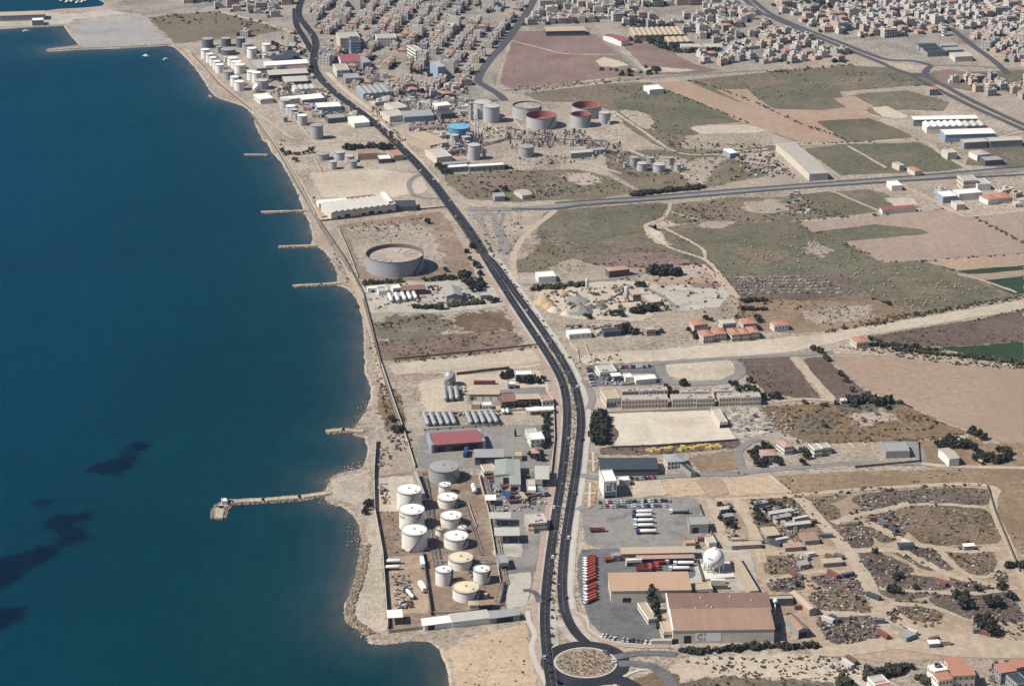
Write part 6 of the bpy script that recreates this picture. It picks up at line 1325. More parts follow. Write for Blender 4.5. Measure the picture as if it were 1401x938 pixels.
# trucks, trailers, tankers, containers
def truck_mesh(kind, c1, c2):
    root = empty({'tanker': 'tanker_truck', 'box': 'box_trailer', 'red': 'red_lorry', 'bus': 'coach', 'bar': 'barrel_trailer'}[kind], (0, 0, 0)); L = {'tanker': 13, 'box': 11, 'red': 9.5, 'bus': 11, 'bar': 9}[kind]
    if kind == 'tanker' or kind == 'bar':
        mb = MB(); mb.capsule((-L/2+0.8, 0, 2.15), (L/2-(3.4 if kind == 'tanker' else 0.8), 0, 2.15), 1.15, 12, 3); mb.build('barrel', c1, root)
        mb = MB(); mb.box(-L/2, L/2-0.6, -0.5, 0.5, 0.7, 1.0, 0, bottom=True); mb.build('chassis', TYRE, root)
    elif kind == 'bus':
        mb = MB(); mb.box(-L/2, L/2, -1.25, 1.25, 0.5, 3.2, 0, bottom=True); mb.build('body', c1, root)
        mb = MB(); mb.box(-L/2-0.03, L/2+0.03, -1.28, 1.28, 1.5, 2.4, 0, bottom=True); mb.build('windows', GLASS, root)
    elif kind == 'red':
        mb = MB(); mb.box(-L/2, L/2-2.4, -1.25, 1.25, 1.0, 1.3, 0, bottom=True); mb.build('bed', c1, root)
        mb = MB()
        mb.box(-L/2, L/2-2.4, -1.25, -1.15, 1.3, 2.5, 0); mb.box(-L/2, L/2-2.4, 1.15, 1.25, 1.3, 2.5, 0); mb.box(L/2-2.6, L/2-2.4, -1.15, 1.15, 1.3, 2.7, 0); mb.box(-L/2, -L/2+0.15, -1.15, 1.15, 1.3, 2.4, 0); mb.build('sides', c1, root)
        mb = MB(); mb.box(-L/2+0.2, L/2-2.7, -1.12, 1.12, 1.3, 1.9, 0); mb.build('load', c1, root)
    else:
        mb = MB(); mb.box(-L/2, L/2, -1.25, 1.25, 1.1, 3.7, 0, bottom=True); mb.build('box', c1, root)
    if kind in ('tanker', 'red'):
        mb = MB(); mb.box(L/2-2.1, L/2, -1.2, 1.2, 0.7, 2.9, 0, bottom=True); mb.build('cab', c2, root)
        mb = MB(); mb.box(L/2-0.6, L/2+0.04, -1.1, 1.1, 1.8, 2.6, 0, bottom=True); mb.build('windscreen', GLASS, root)
    wm = MB(); wm.tube((0, -0.18, 0), (0, 0.18, 0), 0.5, 10); wme = wm.mesh('wheel', TYRE)
    for x in ((-L/2+1.2, -L/2+2.5, L/2-1.2) if kind in ('tanker', 'red', 'bus') else (-L/2+1.2, -L/2+2.4)):
        for sy in (-1, 1): o = new_obj('wheel', wme, root); o.location = (x, sy*1.02, 0.5); KIDS.setdefault(root.name, []).append(o)
    return root
REDP = paint('lorry_red', (190,88,70), 0.65, 0.15); REDD = paint('lorry_dark_red', (128,76,72), 0.6, 0.15); WHP = paint('lorry_white', (238,238,236), 0.45, 0.05, k=0.7); BLP = paint('lorry_blue', (60,86,138), 0.5, 0.08); ORP = paint('box_rust', (176,104,78), 0.7, 0.2); GRP = paint('box_grey', (150,150,150), 0.7, 0.15)
PR = {}; DULLR = paint('frame_dull_red', (150,108,102), 0.8, 0.2)
def veh(key, kind, c1, c2, p, ang, label, cat, group=None):
    if key not in PR: PR[key] = truck_mesh(kind, c1, c2); o = PR[key]
    else: o = copy_tree(PR[key])
    o.location = (p.x, p.y, p.z+0.03); o.rotation_euler = (0, 0, ang); tag(o, label, cat, group)
T = lambda x, y: (800+x/7.005, 670+y/7.005)
for i, (x, y, c) in enumerate([(555,225,'b'),(550,262,'b'),(565,310,'w'),(565,358,'w'),(590,414,'b')]): veh('tk'+c, 'tanker', WHP, BLP if c == 'b' else WHP, G(*T(x, y+8)), math.pi+0.03, 'white tanker truck, %s from top in the column of five' % ordinal(i+1), 'truck', 'white tanker trucks in the yard')
veh('tkg','tanker',GRP,WHP,G(*T(905,228)),math.pi,'grey tanker truck near the pale-roofed shed','truck'); veh('tkw','tanker',WHP,WHP,G(*T(950,728)),math.pi,'white tanker truck parked beside the white sphere','truck'); veh('tkw','tanker',WHP,WHP,G(*T(905,778)),math.pi,'white tanker truck behind the tan-orange warehouse','truck')
U = lambda x, y: (780+x/9.34, 740+y/9.34)
for i, y in enumerate([245, 275, 305, 335, 375, 405, 440, 480, 520, 600, 640, 700, 740, 775]):
    veh('rl', 'red', REDP if i % 2 else REDP, WHP, G(*U(250+(y-500)*0.02, y)), math.pi+0.75, 'red lorry, %s from top in the slanted row beside the road' % ordinal(i+1), 'lorry', 'red lorries parked in a slanted row')
for i, (x, y) in enumerate([(940,345),(950,370),(945,395),(1030,340),(1035,372)]): veh('rl2', 'bar' if False else 'red', REDD, REDP, G(*U(x, y)), 0.05, 'red lorry, %s of the group behind the tan-orange warehouse' % ordinal(i+1), 'lorry', 'red lorries behind the warehouse')
veh('rl', 'red', REDP, WHP, G(*U(530,262)), 0.3, 'red lorry standing alone by the grey hut', 'lorry'); veh('rl', 'red', REDP, WHP, G(*U(1165,300)), 0.2, 'red lorry by the low pink-tan shed', 'lorry'); veh('rl2', 'red', REDD, REDP, G(*T(120,403)), 0.1, 'red and white lorry by the weighbridge', 'lorry')
V7 = lambda x, y: (620+x/9.34, 590+y/9.34)
for i, (x, y) in enumerate([(520,610),(545,650),(690,720),(770,815),(790,850),(770,885),(800,915),(1000,815),(1030,850)]):
    veh('rl3', 'red', DULLR, GRP, G(*V7(x, y)), 0.2+0.15*(i % 3), 'dark red lorry, %s from top in the near depot yard' % ordinal(i+1), 'lorry', 'dark red lorries of the near depot')
for (x, y, key, kind, c1, c2, a, lb, cat) in [
 (545,750,'tg','tanker',GRP,BLP,2.0,'grey tanker truck in front of the L-shaped workshop','truck'),(160,300,'bl','box',BLP,BLP,1.5,'dark blue trailer in the yard below the red-roofed warehouse','trailer'),(690,850,'bl','box',BLP,BLP,2.1,'blue trailer beside the dark red lorries','trailer'),(900,880,'bg','box',paint('box_tan',(196,182,150),0.7,0.1),BLP,1.9,'tan box trailer right of the dark red lorries','trailer'),(1140,800,'bg2','box',GRP,BLP,2.0,'grey trailer at the road end of the depot yard','trailer')]:
    veh(key, kind, c1, c2, G(*V7(x, y)), a, lb, cat)
W8 = lambda x, y: (510+x/7.217, 740+y/7.217)
for (x, y, key, kind, c1, a, lb, cat) in [(360,540,'wb','tanker',WHP,2.0,'white tanker truck alone in the gravel yard by the shore wall','truck'),(490,480,'wb2','box',WHP,1.9,'white box trailer by the dark bund wall','trailer'),(210,225,'bar','bar',WHP,0.05,'white barrel trailer by the shore wall, upper one','trailer'),(200,285,'bar','bar',WHP,0.05,'white barrel trailer by the shore wall, lower one','trailer'),(490,240,'wb3','box',WHP,1.7,'white box trailer at the top of the gravel yard','trailer')]:
    veh(key, kind, c1, BLP, G(*W8(x, y)), a, lb, cat)
# containers along the big warehouse, scrapyard trailers, buses
def container(p, ang, c, label, L=8.0, group=None, name='container'):
    root = empty(name, p, ang); tag(root, label, 'container', group); m = paint('container_'+'_'.join(map(str, c)), c, 0.7, 0.15, 0.2)
    mb = MB(); mb.box(-L/2, L/2, -1.25, 1.25, -0.05, 2.7, 0, bottom=True)
    for i in range(int(L/0.8)): x = -L/2+0.4+i*0.8; mb.box(x-0.2, x+0.2, -1.31, 1.31, 0.15, 2.55, 0, bottom=True)
    mb.build('body', m, root); mb = MB(); mb.box(L/2, L/2+0.06, -1.1, 1.1, 0.15, 2.55, 0, bottom=True); mb.build('door', m, root)
for (x, y, c, L, lb) in [(984,872.5,(120,70,66),8,'dark red container at the front of the biggest warehouse'),(996,871.5,(120,150,190),6,'pale blue container at the front of the biggest warehouse'),(1005,871.5,(58,88,140),5,'dark blue container at the front of the biggest warehouse'),(1017,871.5,(226,222,214),11,'white container at the front of the biggest warehouse'),
 (663,525.5,(142,82,76),16,'long red container in the gas depot yard'),(982,798,(238,236,230),9,'white container below the white sphere'),(984,805,(140,128,112),10,'grey-tan container below the white one'),(905,880,(200,196,186),12,'pale container by the car row wall'),(944,743,(190,110,74),7,'orange container left of the small square store'),(962,740,(150,90,84),7,'red container beside the small square store'),
 (1083,706,(170,166,160),9,'grey container at the upper scrapyard'),(1010,741,(206,196,176),9,'pale graffiti container left of the row behind the sphere'),(1022,742,(176,150,120),9,'tan graffiti container in the row behind the sphere'),(1034,743,(190,186,176),9,'grey graffiti container right in the row behind the sphere')]:
    container(G(x, y), 0.02, c, lb, L)
SPOT = [(1240,745),(1318,742),(1203,852),(1208,870),(1142,849),(1152,848),(1133,850),(1084,786),(1092,790),(1140,788),(1160,789),(1230,862),(1245,866),(1278,877),(1340,865),(1350,868),(1360,866),(1290,882),(1160,910),(1165,905),(1060,860),(1290,800),(1195,818),(1075,720),(1095,712),(1110,735),(1130,735),(1108,717),(1061,745),(1084,747),(1070,741),(1200,712),(1208,716),(1216,721),(1222,726),(1100,764),(1105,762),(1136,764),(1148,763),(1095,833)]
SC = [((226,224,218),'white'),((134,102,88),'rusty brown'),((120,124,130),'grey'),((148,96,86),'faded red'),((84,94,102),'dark blue-grey'),((190,178,158),'tan')]
rs = random.Random(8); cnt = {}
for i, (x, y) in enumerate(SPOT):
    c, nm = SC[i % 6]; cnt[nm] = cnt.get(nm, 0)+1
    container(G(x, y), rs.choice([0.05, 2.1, 0.4, 2.4]), c, '%s derelict trailer box in the scrapyard, %s from its upper edge' % (nm, ordinal(cnt[nm])), rs.uniform(6, 11), 'derelict trailer boxes in the scrapyard', 'trailer_box')
# boats
BW = paint('boat_white', (240,240,238), 0.4, 0.05, k=0.7)
def boat(px, py, L, ang, label):
    p = P(px, py, -0.7); root = empty('boat', p, ang); tag(root, label, 'boat'); mb = MB()
    hull = [(-L/2, -0.16*L), (L*0.2, -0.17*L), (L/2, 0), (L*0.2, 0.17*L), (-L/2, 0.16*L)]; lo_ = [(x*0.85, y*0.6) for x, y in hull]
    for i in range(5): j = (i+1) % 5; mb.face([(*lo_[i], -0.3), (*lo_[j], -0.3), (*hull[j], 1.1), (*hull[i], 1.1)])
    mb.face([(*q, 1.0) for q in hull]); mb.build('hull', BW, root); mb = MB(); mb.box(-L*0.2, L*0.15, -L*0.1, L*0.1, 1.0, 2.4, 0); mb.build('cabin', [BW], root)
boat(35.5,43.5,9,0.3,'small white boat moored inside the harbour basin'); boat(200,77.5,9,-0.4,'white boat anchored off the port apron'); boat(227,82,7,0.5,'small dark-shadowed boat right of the anchored white one')
for i, (x, y) in enumerate([(85,1),(92,3),(99,2),(106,4),(113,3),(118,1)]): boat(x, y, 10, 1.2, 'white fishing boat, %s from left at the top-left quay' % ordinal(i+1))
# ------------------------------------------------------------------ trees and shrubs
LEAF = {'dark': leafmat('leaves_dark', (66,70,56)), 'olive': leafmat('leaves_olive', (88,88,66)), 'grey': leafmat('leaves_grey', (100,98,78)), 'brown': leafmat('leaves_dry', (112,98,74))}
BARK = paint('bark', (100,84,70), 0.9, 0.2)
rl = random.Random(17)
def crown_mb(h, r, kind):
    mb = MB(); cl = []
    if kind == 'cypress': cl = [(rl.gauss(0, r*0.15), rl.gauss(0, r*0.15), h*(0.08+0.9*i/15), r*(1.0-0.85*abs(i/15-0.25))) for i in range(16)]
    elif kind == 'bush': cl = [(rl.uniform(-1, 1)*r*0.7, rl.uniform(-1, 1)*r*0.7, h*rl.uniform(0.25, 0.7), r*rl.uniform(0.35, 0.55)) for _ in range(9)]
    else: 
        for _ in range(17):
            a, q, z = rl.uniform(0, 6.28), r*math.sqrt(rl.random())*0.85, rl.uniform(0.38, 0.92)
            cl.append((q*math.cos(a), q*math.sin(a), h*z*(1-0.22*q/r), r*rl.uniform(0.26, 0.46)))
    for (x, y, z, q) in cl:
        for _ in range(24):
            v = Vector((rl.gauss(0, 1), rl.gauss(0, 1), rl.gauss(0, 1))).normalized(); c = Vector((x, y, z))+v*q*rl.uniform(0.65, 1.05); c.z = max(0.15, c.z)
            n = (v+Vector((rl.gauss(0, 0.5), rl.gauss(0, 0.5), rl.gauss(0, 0.5)))).normalized(); s_ = q*rl.uniform(0.3, 0.52); u = n.orthogonal().normalized()*s_; w_ = n.cross(u).normalized()*s_
            mb.face([c-u-w_*0.6, c+u-w_, c+u*0.7+w_, c-u+w_*0.8])
    return mb
TP = {}
for kind, h, r in (('round', 6, 3.2), ('round', 6, 3.2), ('round', 6, 2.7), ('round', 6, 3.6), ('bush', 3, 2.6), ('bush', 3, 2.4), ('bush', 3, 3.0), ('cypress', 12, 1.7), ('cypress', 12, 1.9)):
    tm = MB()
    if kind == 'round':
        pv = Vector((0, 0, -0.3))
        for k_ in range(4): nx = Vector((rl.gauss(0, 0.18), rl.gauss(0, 0.18), 0.5+k_*0.9)); tm.tube(pv, nx, 0.24-0.03*k_, 6); pv = nx
        for k_ in range(4): a = 6.28*k_/4+rl.random(); tm.tube((0, 0, 1.8), (1.5*math.cos(a), 1.5*math.sin(a), 3.8), 0.10, 5)
    else: tm.tube((0, 0, -0.3), (0, 0, h*0.5), 0.16, 6)
    cm = crown_mb(h, r, kind)
    TP.setdefault(kind, []).append((cm, {k: cm.mesh('crown', LEAF[k]) for k in LEAF}, tm.mesh('trunk', BARK), h, r))
NT = [0, 0]; TREEPOS = []
def tree(px, py, h, kind, col, label, group=None, wd=1.0):
    p = G(px, py); cm, ms, tr, H, r = rl.choice(TP[kind]); s_ = h/H
    root = empty({'round': 'tree', 'bush': 'shrub', 'cypress': 'cypress_tree'}[kind], (p.x, p.y, p.z), rl.uniform(0, 6.28)); root.scale = (s_*wd, s_*wd, s_); tag(root, label, 'shrub' if kind == 'bush' else 'tree', group)
    o = new_obj('crown', ms[col], root); o2 = new_obj('trunk', tr, root); NT[0] += 1
def row(a, b, n, h, kind, col, where, group, jx=0.7, jy=0.5, wd=1.0):
    for i in range(n):
        t = i/max(1, n-1); x, y = a[0]+(b[0]-a[0])*t+rl.gauss(0, jx), a[1]+(b[1]-a[1])*t+rl.gauss(0, jy)
        tree(x, y, h*rl.uniform(0.75, 1.25), kind, col, '%s, %s from left %s' % ({'round': 'tree', 'bush': 'shrub', 'cypress': 'cypress'}[kind], ordinal(i+1), where), group, wd)
def pts_(s, h, kind, col, where, group):
    q = sorted(Q(s))
    for i, (x, y) in enumerate(q): tree(x, y, h*rl.uniform(0.8, 1.25), kind, col, '%s, %s from left %s' % ({'round': 'tree', 'bush': 'shrub', 'cypress': 'cypress'}[kind], ordinal(i+1), where), group)
for i, (x, y, h) in enumerate([(891,823,12),(896.5,837,11),(899,850,10),(901.5,859,9)]): tree(x, y, h, 'cypress', 'dark', 'dark cypress, %s from top in the line beside the biggest warehouse' % ordinal(i+1), 'cypresses beside the warehouse', 1.5)
row((937,892),(969,891),6,3.2,'bush','dark','in the left clump of the hedge before the biggest warehouse','hedge before the biggest warehouse',wd=1.1)
row((983,890),(1062,884),15,2.9,'bush','dark','in the long hedge before the biggest warehouse','hedge before the biggest warehouse',wd=1.1); row((1068,887),(1115,885),8,2.8,'bush','dark','in the hedge below the rust-roofed shed','hedge below the rust-roofed shed')
for c_ in range(3): row((814+c_*5.5,573),(814+c_*5.5,606),7,7,'round','dark','in the %s line of the dense grove by the main road' % ['left','middle','right'][c_],'dense grove by the main road',0.3,0.3)
pts_('690,518 698,515 712,523 720,524 728,522 735,524 743,521',5.5,'round','dark','around the white pavilion','trees around the white pavilion')
pts_('690,561 697,558 705,556 712,557 718,556 728,554 736,554 745,552',4.5,'round','dark','in the belt below the tan store','belt below the tan store')
pts_('746,573 748,590 747,598 748,606 744,613 738,623 742,630 727,626 735,629 731,622 749,581',5,'round','dark','in the gardens along the road wall','gardens along the road wall')
tree(705,597,6,'cypress','dark','small dark cypress beside the white walled villa')
row((500,390),(548,386),9,4,'round','olive','in the belt below the huge tank bund','belt below the huge tank'); row((580,385),(630,381),10,4.2,'round','dark','in the right belt below the huge tank','belt below the huge tank')
pts_('634,384 640,391 650,393 656,389 645,399 655,397 660,393 632,379 638,381',6.5,'round','dark','in the grove beside the road below the huge tank','grove beside the road below the huge tank')
row((566,421),(596,422),8,3,'bush','dark','in the hedge left of the black tank','hedge by the black tank'); row((617,419),(660,415),9,3,'bush','olive','in the hedge right of the black tank','hedge by the black tank'); pts_('672,414 680,413 645,412',4,'round','dark','at the right end of the lower gas depot','trees at the lower gas depot end')
pts_('639,346 647,339 652,366 657,376 638,381 643,356 584,306 610,372',5,'round','dark','along the road beside the huge tank','trees beside the huge tank')
row((473,205),(534,204),15,6,'round','dark','in the row above the tan-brown building','row above the tan-brown building',0.5,0.4)
pts_('386,208 390,213 396,211 404,212 410,212 415,211 421,210 404,221 470,203',3.8,'round','olive','near the five small tanks','trees near the five small tanks'); tree(426,209,7,'round','dark','tall dark tree standing alone left of the five small tanks')
pts_('600,230 603,235 607,232 610,237 606,239 613,234 616,238',5,'round','dark','at the corner of the refinery offices','trees at the refinery corner'); row((614,233),(700,230),16,3,'bush','dark','in the hedge below the refinery offices','hedge below the refinery offices')
row((866,267.5),(963,256.5),28,3.2,'bush','dark','in the hedge along the crossroad, nearer half','hedge along the crossroad',wd=1.2)
pts_('888,376 892,373 904,377 908,372 912,375 917,373 921,377 926,376 898,375',7,'round','dark','among the farmhouses above the quarry yard','trees above the quarry yard')
pts_('852,455 857,452 860,456',9,'round','dark','in the big dark clump below the quarry','big dark clump below the quarry'); pts_('866,457 872,455 878,458 890,457 900,456 905,455',4,'round','olive','below the quarry, right of the big clump','trees below the quarry')
row((731,396),(795,391),10,3.4,'bush','olive','in the hedge above the quarry yard','hedge round the quarry'); row((868,428),(898,424),8,4.5,'bush','dark','in the hedge below the quarry silo','hedge round the quarry'); pts_('806,436 838,432 845,431 850,433 905,418 912,424 880,392 872,392',4.5,'round','dark','round the quarry yard','trees round the quarry')
pts_('942,452 948,459 953,463 1030,444 1036,438 1040,441 966,437 972,439 1008,436 980,461',4,'round','dark','between the terracotta villas','trees between the terracotta villas'); row((1016,412),(1045,412),7,3,'bush','dark','in the orchard above the villa cluster, top row','orchard above the villas'); row((1018,424),(1046,424),7,3,'bush','dark','in the orchard above the villa cluster, low row','orchard above the villas')
pts_('1112,479 1122,483 1130,491 1134,494 1150,514 1157,523 1166,536 1203,470 1190,466',4.2,'round','olive','along the edge between brown scrub and tan field','trees along the tan field'); row((1158,549),(1212,551),12,4.5,'bush','dark','in the dark thicket at the tip of the ochre scrub','thicket at the ochre scrub',1.0,1.2); pts_('1100,552 1128,556 1220,552 1230,552 1215,560 1128,584 1168,556 1145,553',3,'bush','olive','scattered over the ochre scrub','shrubs on the ochre scrub')
pts_('1283,612 1290,608 1300,605 1306,612 1315,613 1322,610 1330,616 1340,623 1350,630 1360,633 1370,631 1377,622 1379,629 1366,618 1355,627 1345,631 1333,630 1294,614 1312,606 1330,594 1336,598 1344,601',5.5,'round','dark','in the dark trees round the right-hand houses','dark trees round the right-hand houses')
pts_('1028,622 1033,630 1040,618 1046,613 1050,623 1056,628 1062,632 1045,634 1038,638 1036,623 1054,617 1066,636 1100,622 1105,628 1128,618 1098,636',5.5,'round','dark','in the dark clump left of the salmon villa','dark clump left of the salmon villa')
pts_('911,530 914,536 918,542 924,541 935,527 1000,527 1006,527 1010,537 1017,534 1024,533 1031,535 1036,540 1044,546 1054,545 1064,545 1025,524',5,'round','dark','behind the row of flats','trees behind the flats')
pts_('1219,810 1223,806 1227,811 1093,803 1196,757 1226,792 1230,790 1368,806 1372,803 1337,809 1380,818 1386,820 1253,806',4.5,'round','dark','scattered in the scrapyard','trees in the scrapyard'); pts_('1306,815 1312,819 1317,823 1323,827 1328,833 1318,830 1352,826 1358,831 1365,828',6,'round','dark','in the upper grove of the scrapyard','upper scrapyard grove'); pts_('1340,852 1346,857 1352,860 1358,862 1350,851 1344,863 1361,868 1354,868',6.5,'round','dark','in the lower grove of the scrapyard','lower scrapyard grove')
row((1186,927),(1246,913),13,4.2,'bush','dark','in the hedge beside the terracotta terrace','hedge by the terracotta terrace',wd=1.1); row((1380,776),(1412,775),6,5,'round','dark','in the clump at the right edge','clump at the right edge'); pts_('1155,938 1150,930 1160,934 1262,930 1268,936',4,'bush','olive','at the bottom edge beside the white house','shrubs at the bottom edge')
pts_('541,592 548,590 553,592 501,698 503,692 500,703 537,577',4.5,'round','dark','by the shore near the near depot','trees by the shore'); pts_('676,268 680,266 684,271 690,262',5,'round','dark','beside the grey gable barn','trees beside the barn')
row((1223,478),(1401,498),42,2.4,'bush','olive','in the orchard row beyond the tan field','orchard row beyond the tan field',0.6,0.5)
row((1195,472),(1280,479),16,2.6,'bush','dark','in the thicket row beside the terracotta house','thicket by the terracotta house',1,0.8)
row((752,920),(758,760),14,1.3,'bush','olive','along the seaward carriageway verge','verge shrubs',0.3,0.8)
pts_('985,692 990,697 993,703 988,706 996,710 1001,716 994,718 1003,723 986,712 999,700',3.8,'round','dark','in the left green strip of the upper scrapyard','left green strip of the scrapyard')
pts_('1030,690 1036,693 1042,689 1050,692 1034,700 1040,705 1058,690 1066,693 1046,700 1054,702 1072,700 1080,705 1086,710 1062,712 1044,714 1036,712',3.6,'round','dark','among the upper scrapyard sheds','green strip among the scrapyard sheds')
print('trees', NT[0])

# uncountable scrub and small town trees: leaf clumps joined into single masses
def clumps(name, label, col, spots_, k=12, kind='stuff'):
    """spots_: (x, y, z, radius, height)"""
    n = len(spots_)
    if not n: return
    rg = np.random.RandomState(len(spots_)); A = np.array(spots_); C = np.repeat(A, k, 0); m_ = len(C)
    v = rg.normal(size=(m_, 3)); v /= np.linalg.norm(v, axis=1)[:, None]; v[:, 2] = np.abs(v[:, 2])
    c = np.stack([C[:, 0]+v[:, 0]*C[:, 3]*0.8, C[:, 1]+v[:, 1]*C[:, 3]*0.8, C[:, 2]+v[:, 2]*C[:, 4]*0.85+0.05], 1)
    nn = v+rg.normal(size=(m_, 3))*0.5; nn /= np.linalg.norm(nn, axis=1)[:, None]
    u = np.cross(nn, rg.normal(size=(m_, 3))); u /= np.linalg.norm(u, axis=1)[:, None]; w_ = np.cross(nn, u); s_ = (C[:, 3]*rg.uniform(0.35, 0.65, m_))[:, None]
    V = np.stack([c-u*s_-w_*s_*0.7, c+u*s_-w_*s_, c+u*s_*0.7+w_*s_, c-u*s_+w_*s_*0.8], 1).reshape(-1, 3)
    me = bpy.data.meshes.new(name); me.vertices.add(len(V)); me.vertices.foreach_set('co', V.astype(np.float32).ravel()); me.loops.add(len(V)); me.loops.foreach_set('vertex_index', np.arange(len(V), dtype=np.int32))
    me.polygons.add(m_); me.polygons.foreach_set('loop_start', np.arange(0, len(V), 4, dtype=np.int32)); me.polygons.foreach_set('loop_total', np.full(m_, 4, np.int32)); me.update(calc_edges=True); me.materials.append(LEAF[col])
    o = new_obj(name, me); tag(o, label, 'shrubs', None, kind)
def scatter(s, n, r0, r1, rnd, avoid=True, cl=0.0):
    poly = [tuple(P(*p)[:2]) for p in (Q(s) if isinstance(s, str) else s)]; xs_ = [p[0] for p in poly]; ys_ = [p[1] for p in poly]; out_ = []; tries = 0
    while len(out_) < n and tries < n*12:
        tries += 1; x, y = rnd.uniform(min(xs_), max(xs_)), rnd.uniform(min(ys_), max(ys_))
        if cl and math.sin(x*0.045+1.3)+math.sin(y*0.03+x*0.02)+rnd.gauss(0, 0.5) < cl: continue
        if pip(x, y, poly):
            r = rnd.uniform(r0, r1)*rnd.uniform(0.6, 1.2); out_.append((x, y, 0.1, r, r*rnd.uniform(0.6, 1.0)))
    return out_
rq = random.Random(44); town_tr = []
for (x, y) in TOWNSPOTS:
    for _ in range(rq.choice([1, 1, 1, 2, 2])):
        r = rq.uniform(1.4, 3.0); a = rq.uniform(0, 6.28); d = rq.uniform(6.5, 9); town_tr.append((x+d*math.cos(a), y+d*math.sin(a), 0.2, r, r*rq.uniform(1.0, 1.9)))
for s, n, h in [('872,46 900,52 930,66 960,66 1000,64 1010,68 960,74 920,72 890,60',170,5),('850,20 900,30 930,36 880,40 850,34',60,4),('560,90 600,95 590,110 560,100',25,4),('1100,-5 1150,5 1140,14 1095,8',60,5),('1110,26 1130,30 1120,36 1100,32',25,5),('370,60 400,66 420,74 400,78 380,72',30,4),('850,55 870,50 880,58 860,64',18,4),('815,95 900,90 905,102 860,106',24,3)]:
    for q in scatter(s, n, 1.8, 3.0, rq): town_tr.append((q[0], q[1], 0.3, q[3], h*rq.uniform(0.6, 1.1)))
clumps('town_trees', 'small dark garden trees scattered among the town houses', 'dark', town_tr, 16)
sc_ = []
for s, n, r0, r1, cl in [('800,360 1000,360 1130,420 1000,440 900,420',160,0.6,1.6,0),('905,312 1092,303 1208,360 1310,372 1392,404 1210,442 1010,404',260,0.4,0.9,0.2),('745,290 900,277 955,358 880,366 706,372',240,0.4,1.1,0.1),('715,128 890,113 1020,167 925,203 855,172',160,0.5,1.2,0.2),('918,280 1060,270 1260,284 1090,302 925,306',180,0.6,1.6,0.2),('612,240 700,233 830,240 870,262 700,276 640,272',220,0.6,1.6,0),('830,208 1000,215 1050,240 940,262 830,232',200,0.6,1.5,0),('508,446 590,430 620,444 560,466',160,0.6,1.4,0.2),('512,468 700,452 716,466 560,492',120,0.5,1.1,0),('520,520 548,540 555,580 530,590',110,0.5,1.3,0),('470,310 600,295 640,352 612,372 592,372',110,0.5,1.1,0.4),('1060,556 1190,540 1300,582 1180,604 1068,590',330,0.5,1.4,0),('1008,491 1078,488 1124,546 1050,538',90,0.4,1.0,0.3),
  ('930,930 1000,924 1150,930 1170,990 930,990',260,0.5,1.4,0),('930,900 1130,898 1190,930 1150,930 940,925',150,0.5,1.2,0.3),('1010,408 1240,428 1090,456 1010,430',120,0.4,1.1,0.2),('1060,650 1401,640 1401,760 1350,664 1080,678',120,0.4,1.0,0.4),('620,890 720,855 738,938 625,938',26,0.4,0.9,0.5),('512,655 568,650 690,840 530,860',130,0.4,1.0,0.3),('1186,462 1330,438 1401,424 1401,468 1220,474',110,0.5,1.3,0.2),('1140,474 1290,478 1401,494 1401,506 1230,488',220,0.7,1.6,0),('1180,440 1330,414 1401,404 1401,410 1262,432 1130,454',200,0.6,1.5,0),('203,24 300,16 395,40 280,55',90,0.8,2.0,0.2),('940,110 1160,90 1285,116 1050,136',90,0.6,1.4,0.3),('885,192 1060,199 960,212',70,0.7,1.6,0),('1050,98 1165,88 1166,90 1050,101',70,0.8,1.8,0),('770,490 850,480 850,500 790,505',30,0.6,1.3,0),('820,612 985,604 1012,612 900,622',80,0.5,1.2,0),('700,120 890,104 890,108 700,126',50,0.8,1.6,0),('360,190 430,190 440,290 400,240',60,0.6,1.4,0.2),('440,296 520,490 545,560 525,560 505,470 450,330',110,0.5,1.2,0),('640,288 720,290 700,360 660,330',60,0.5,1.2,0.2)]:
    sc_ += scatter(s, n, r0, r1, rq, cl=cl)
for s, dn in [('940,110 985,122 1035,141 1090,167 1160,193',1.3),('1332,297 1401,333',1.6),('1130,454 1200,444 1262,431 1330,417 1401,404',1.4),('1262,358 1330,352 1401,347',0.6),('905,206 960,212 1050,204',0.8),('700,126 835,113',0.7),('1118,318 1153,331 1212,360 1262,358',0.5),('618,288 640,322 660,350',0.8),('540,495 640,486 735,476',0.9),('1090,302 1180,296 1290,286',0.6),('1060,199 1150,196 1256,192',0.6),('1230,488 1320,499 1401,505',1.2),('1330,440 1401,424',1.0),('1070,606 1180,604 1280,600 1330,592',0.9),('1060,680 1200,669 1350,663',0.7),('820,362 880,366 960,360',0.8),('900,118 960,143 1025,168',0.6),('590,250 560,214 520,178',0.8),('664,330 700,385 740,440 775,500',0.5)]:
    L_ = [P(*p) for p in Q(s)]
    for i in range(len(L_)-1):
        d = L_[i+1]-L_[i]
        for _ in range(int(d.length*dn*0.35)): p = L_[i]+d*rq.random(); r = rq.uniform(0.5, 1.5); sc_.append((p.x+rq.gauss(0, 1.0), p.y+rq.gauss(0, 1.6), 0.1, r, r*rq.uniform(0.6, 1.1)))
half = len(sc_)//2; rq.shuffle(sc_)
clumps('scrub', 'low olive scrub and weeds dotted over fields and verges', 'olive', sc_[:half], 9); clumps('scrub', 'dry grey-brown scrub dotted over fields and verges', 'brown', sc_[half:], 9)
dk = []
for s in ISL: dk += scatter(s, 26, 0.5, 1.5, rq)
clumps('scrub', 'weeds grown through the scrapyard heaps', 'olive', dk, 9)
md = []
for i in range(len(mpts)-1):
    a, b = Vector(mpts[i]), Vector(mpts[i+1])
    for _ in range(6): p = a.lerp(b, rq.random()); md.append((p.x+rq.gauss(0, 1.6), p.y+rq.gauss(0, 1.0), 0.5, rq.uniform(0.25, 0.6), 0.5))
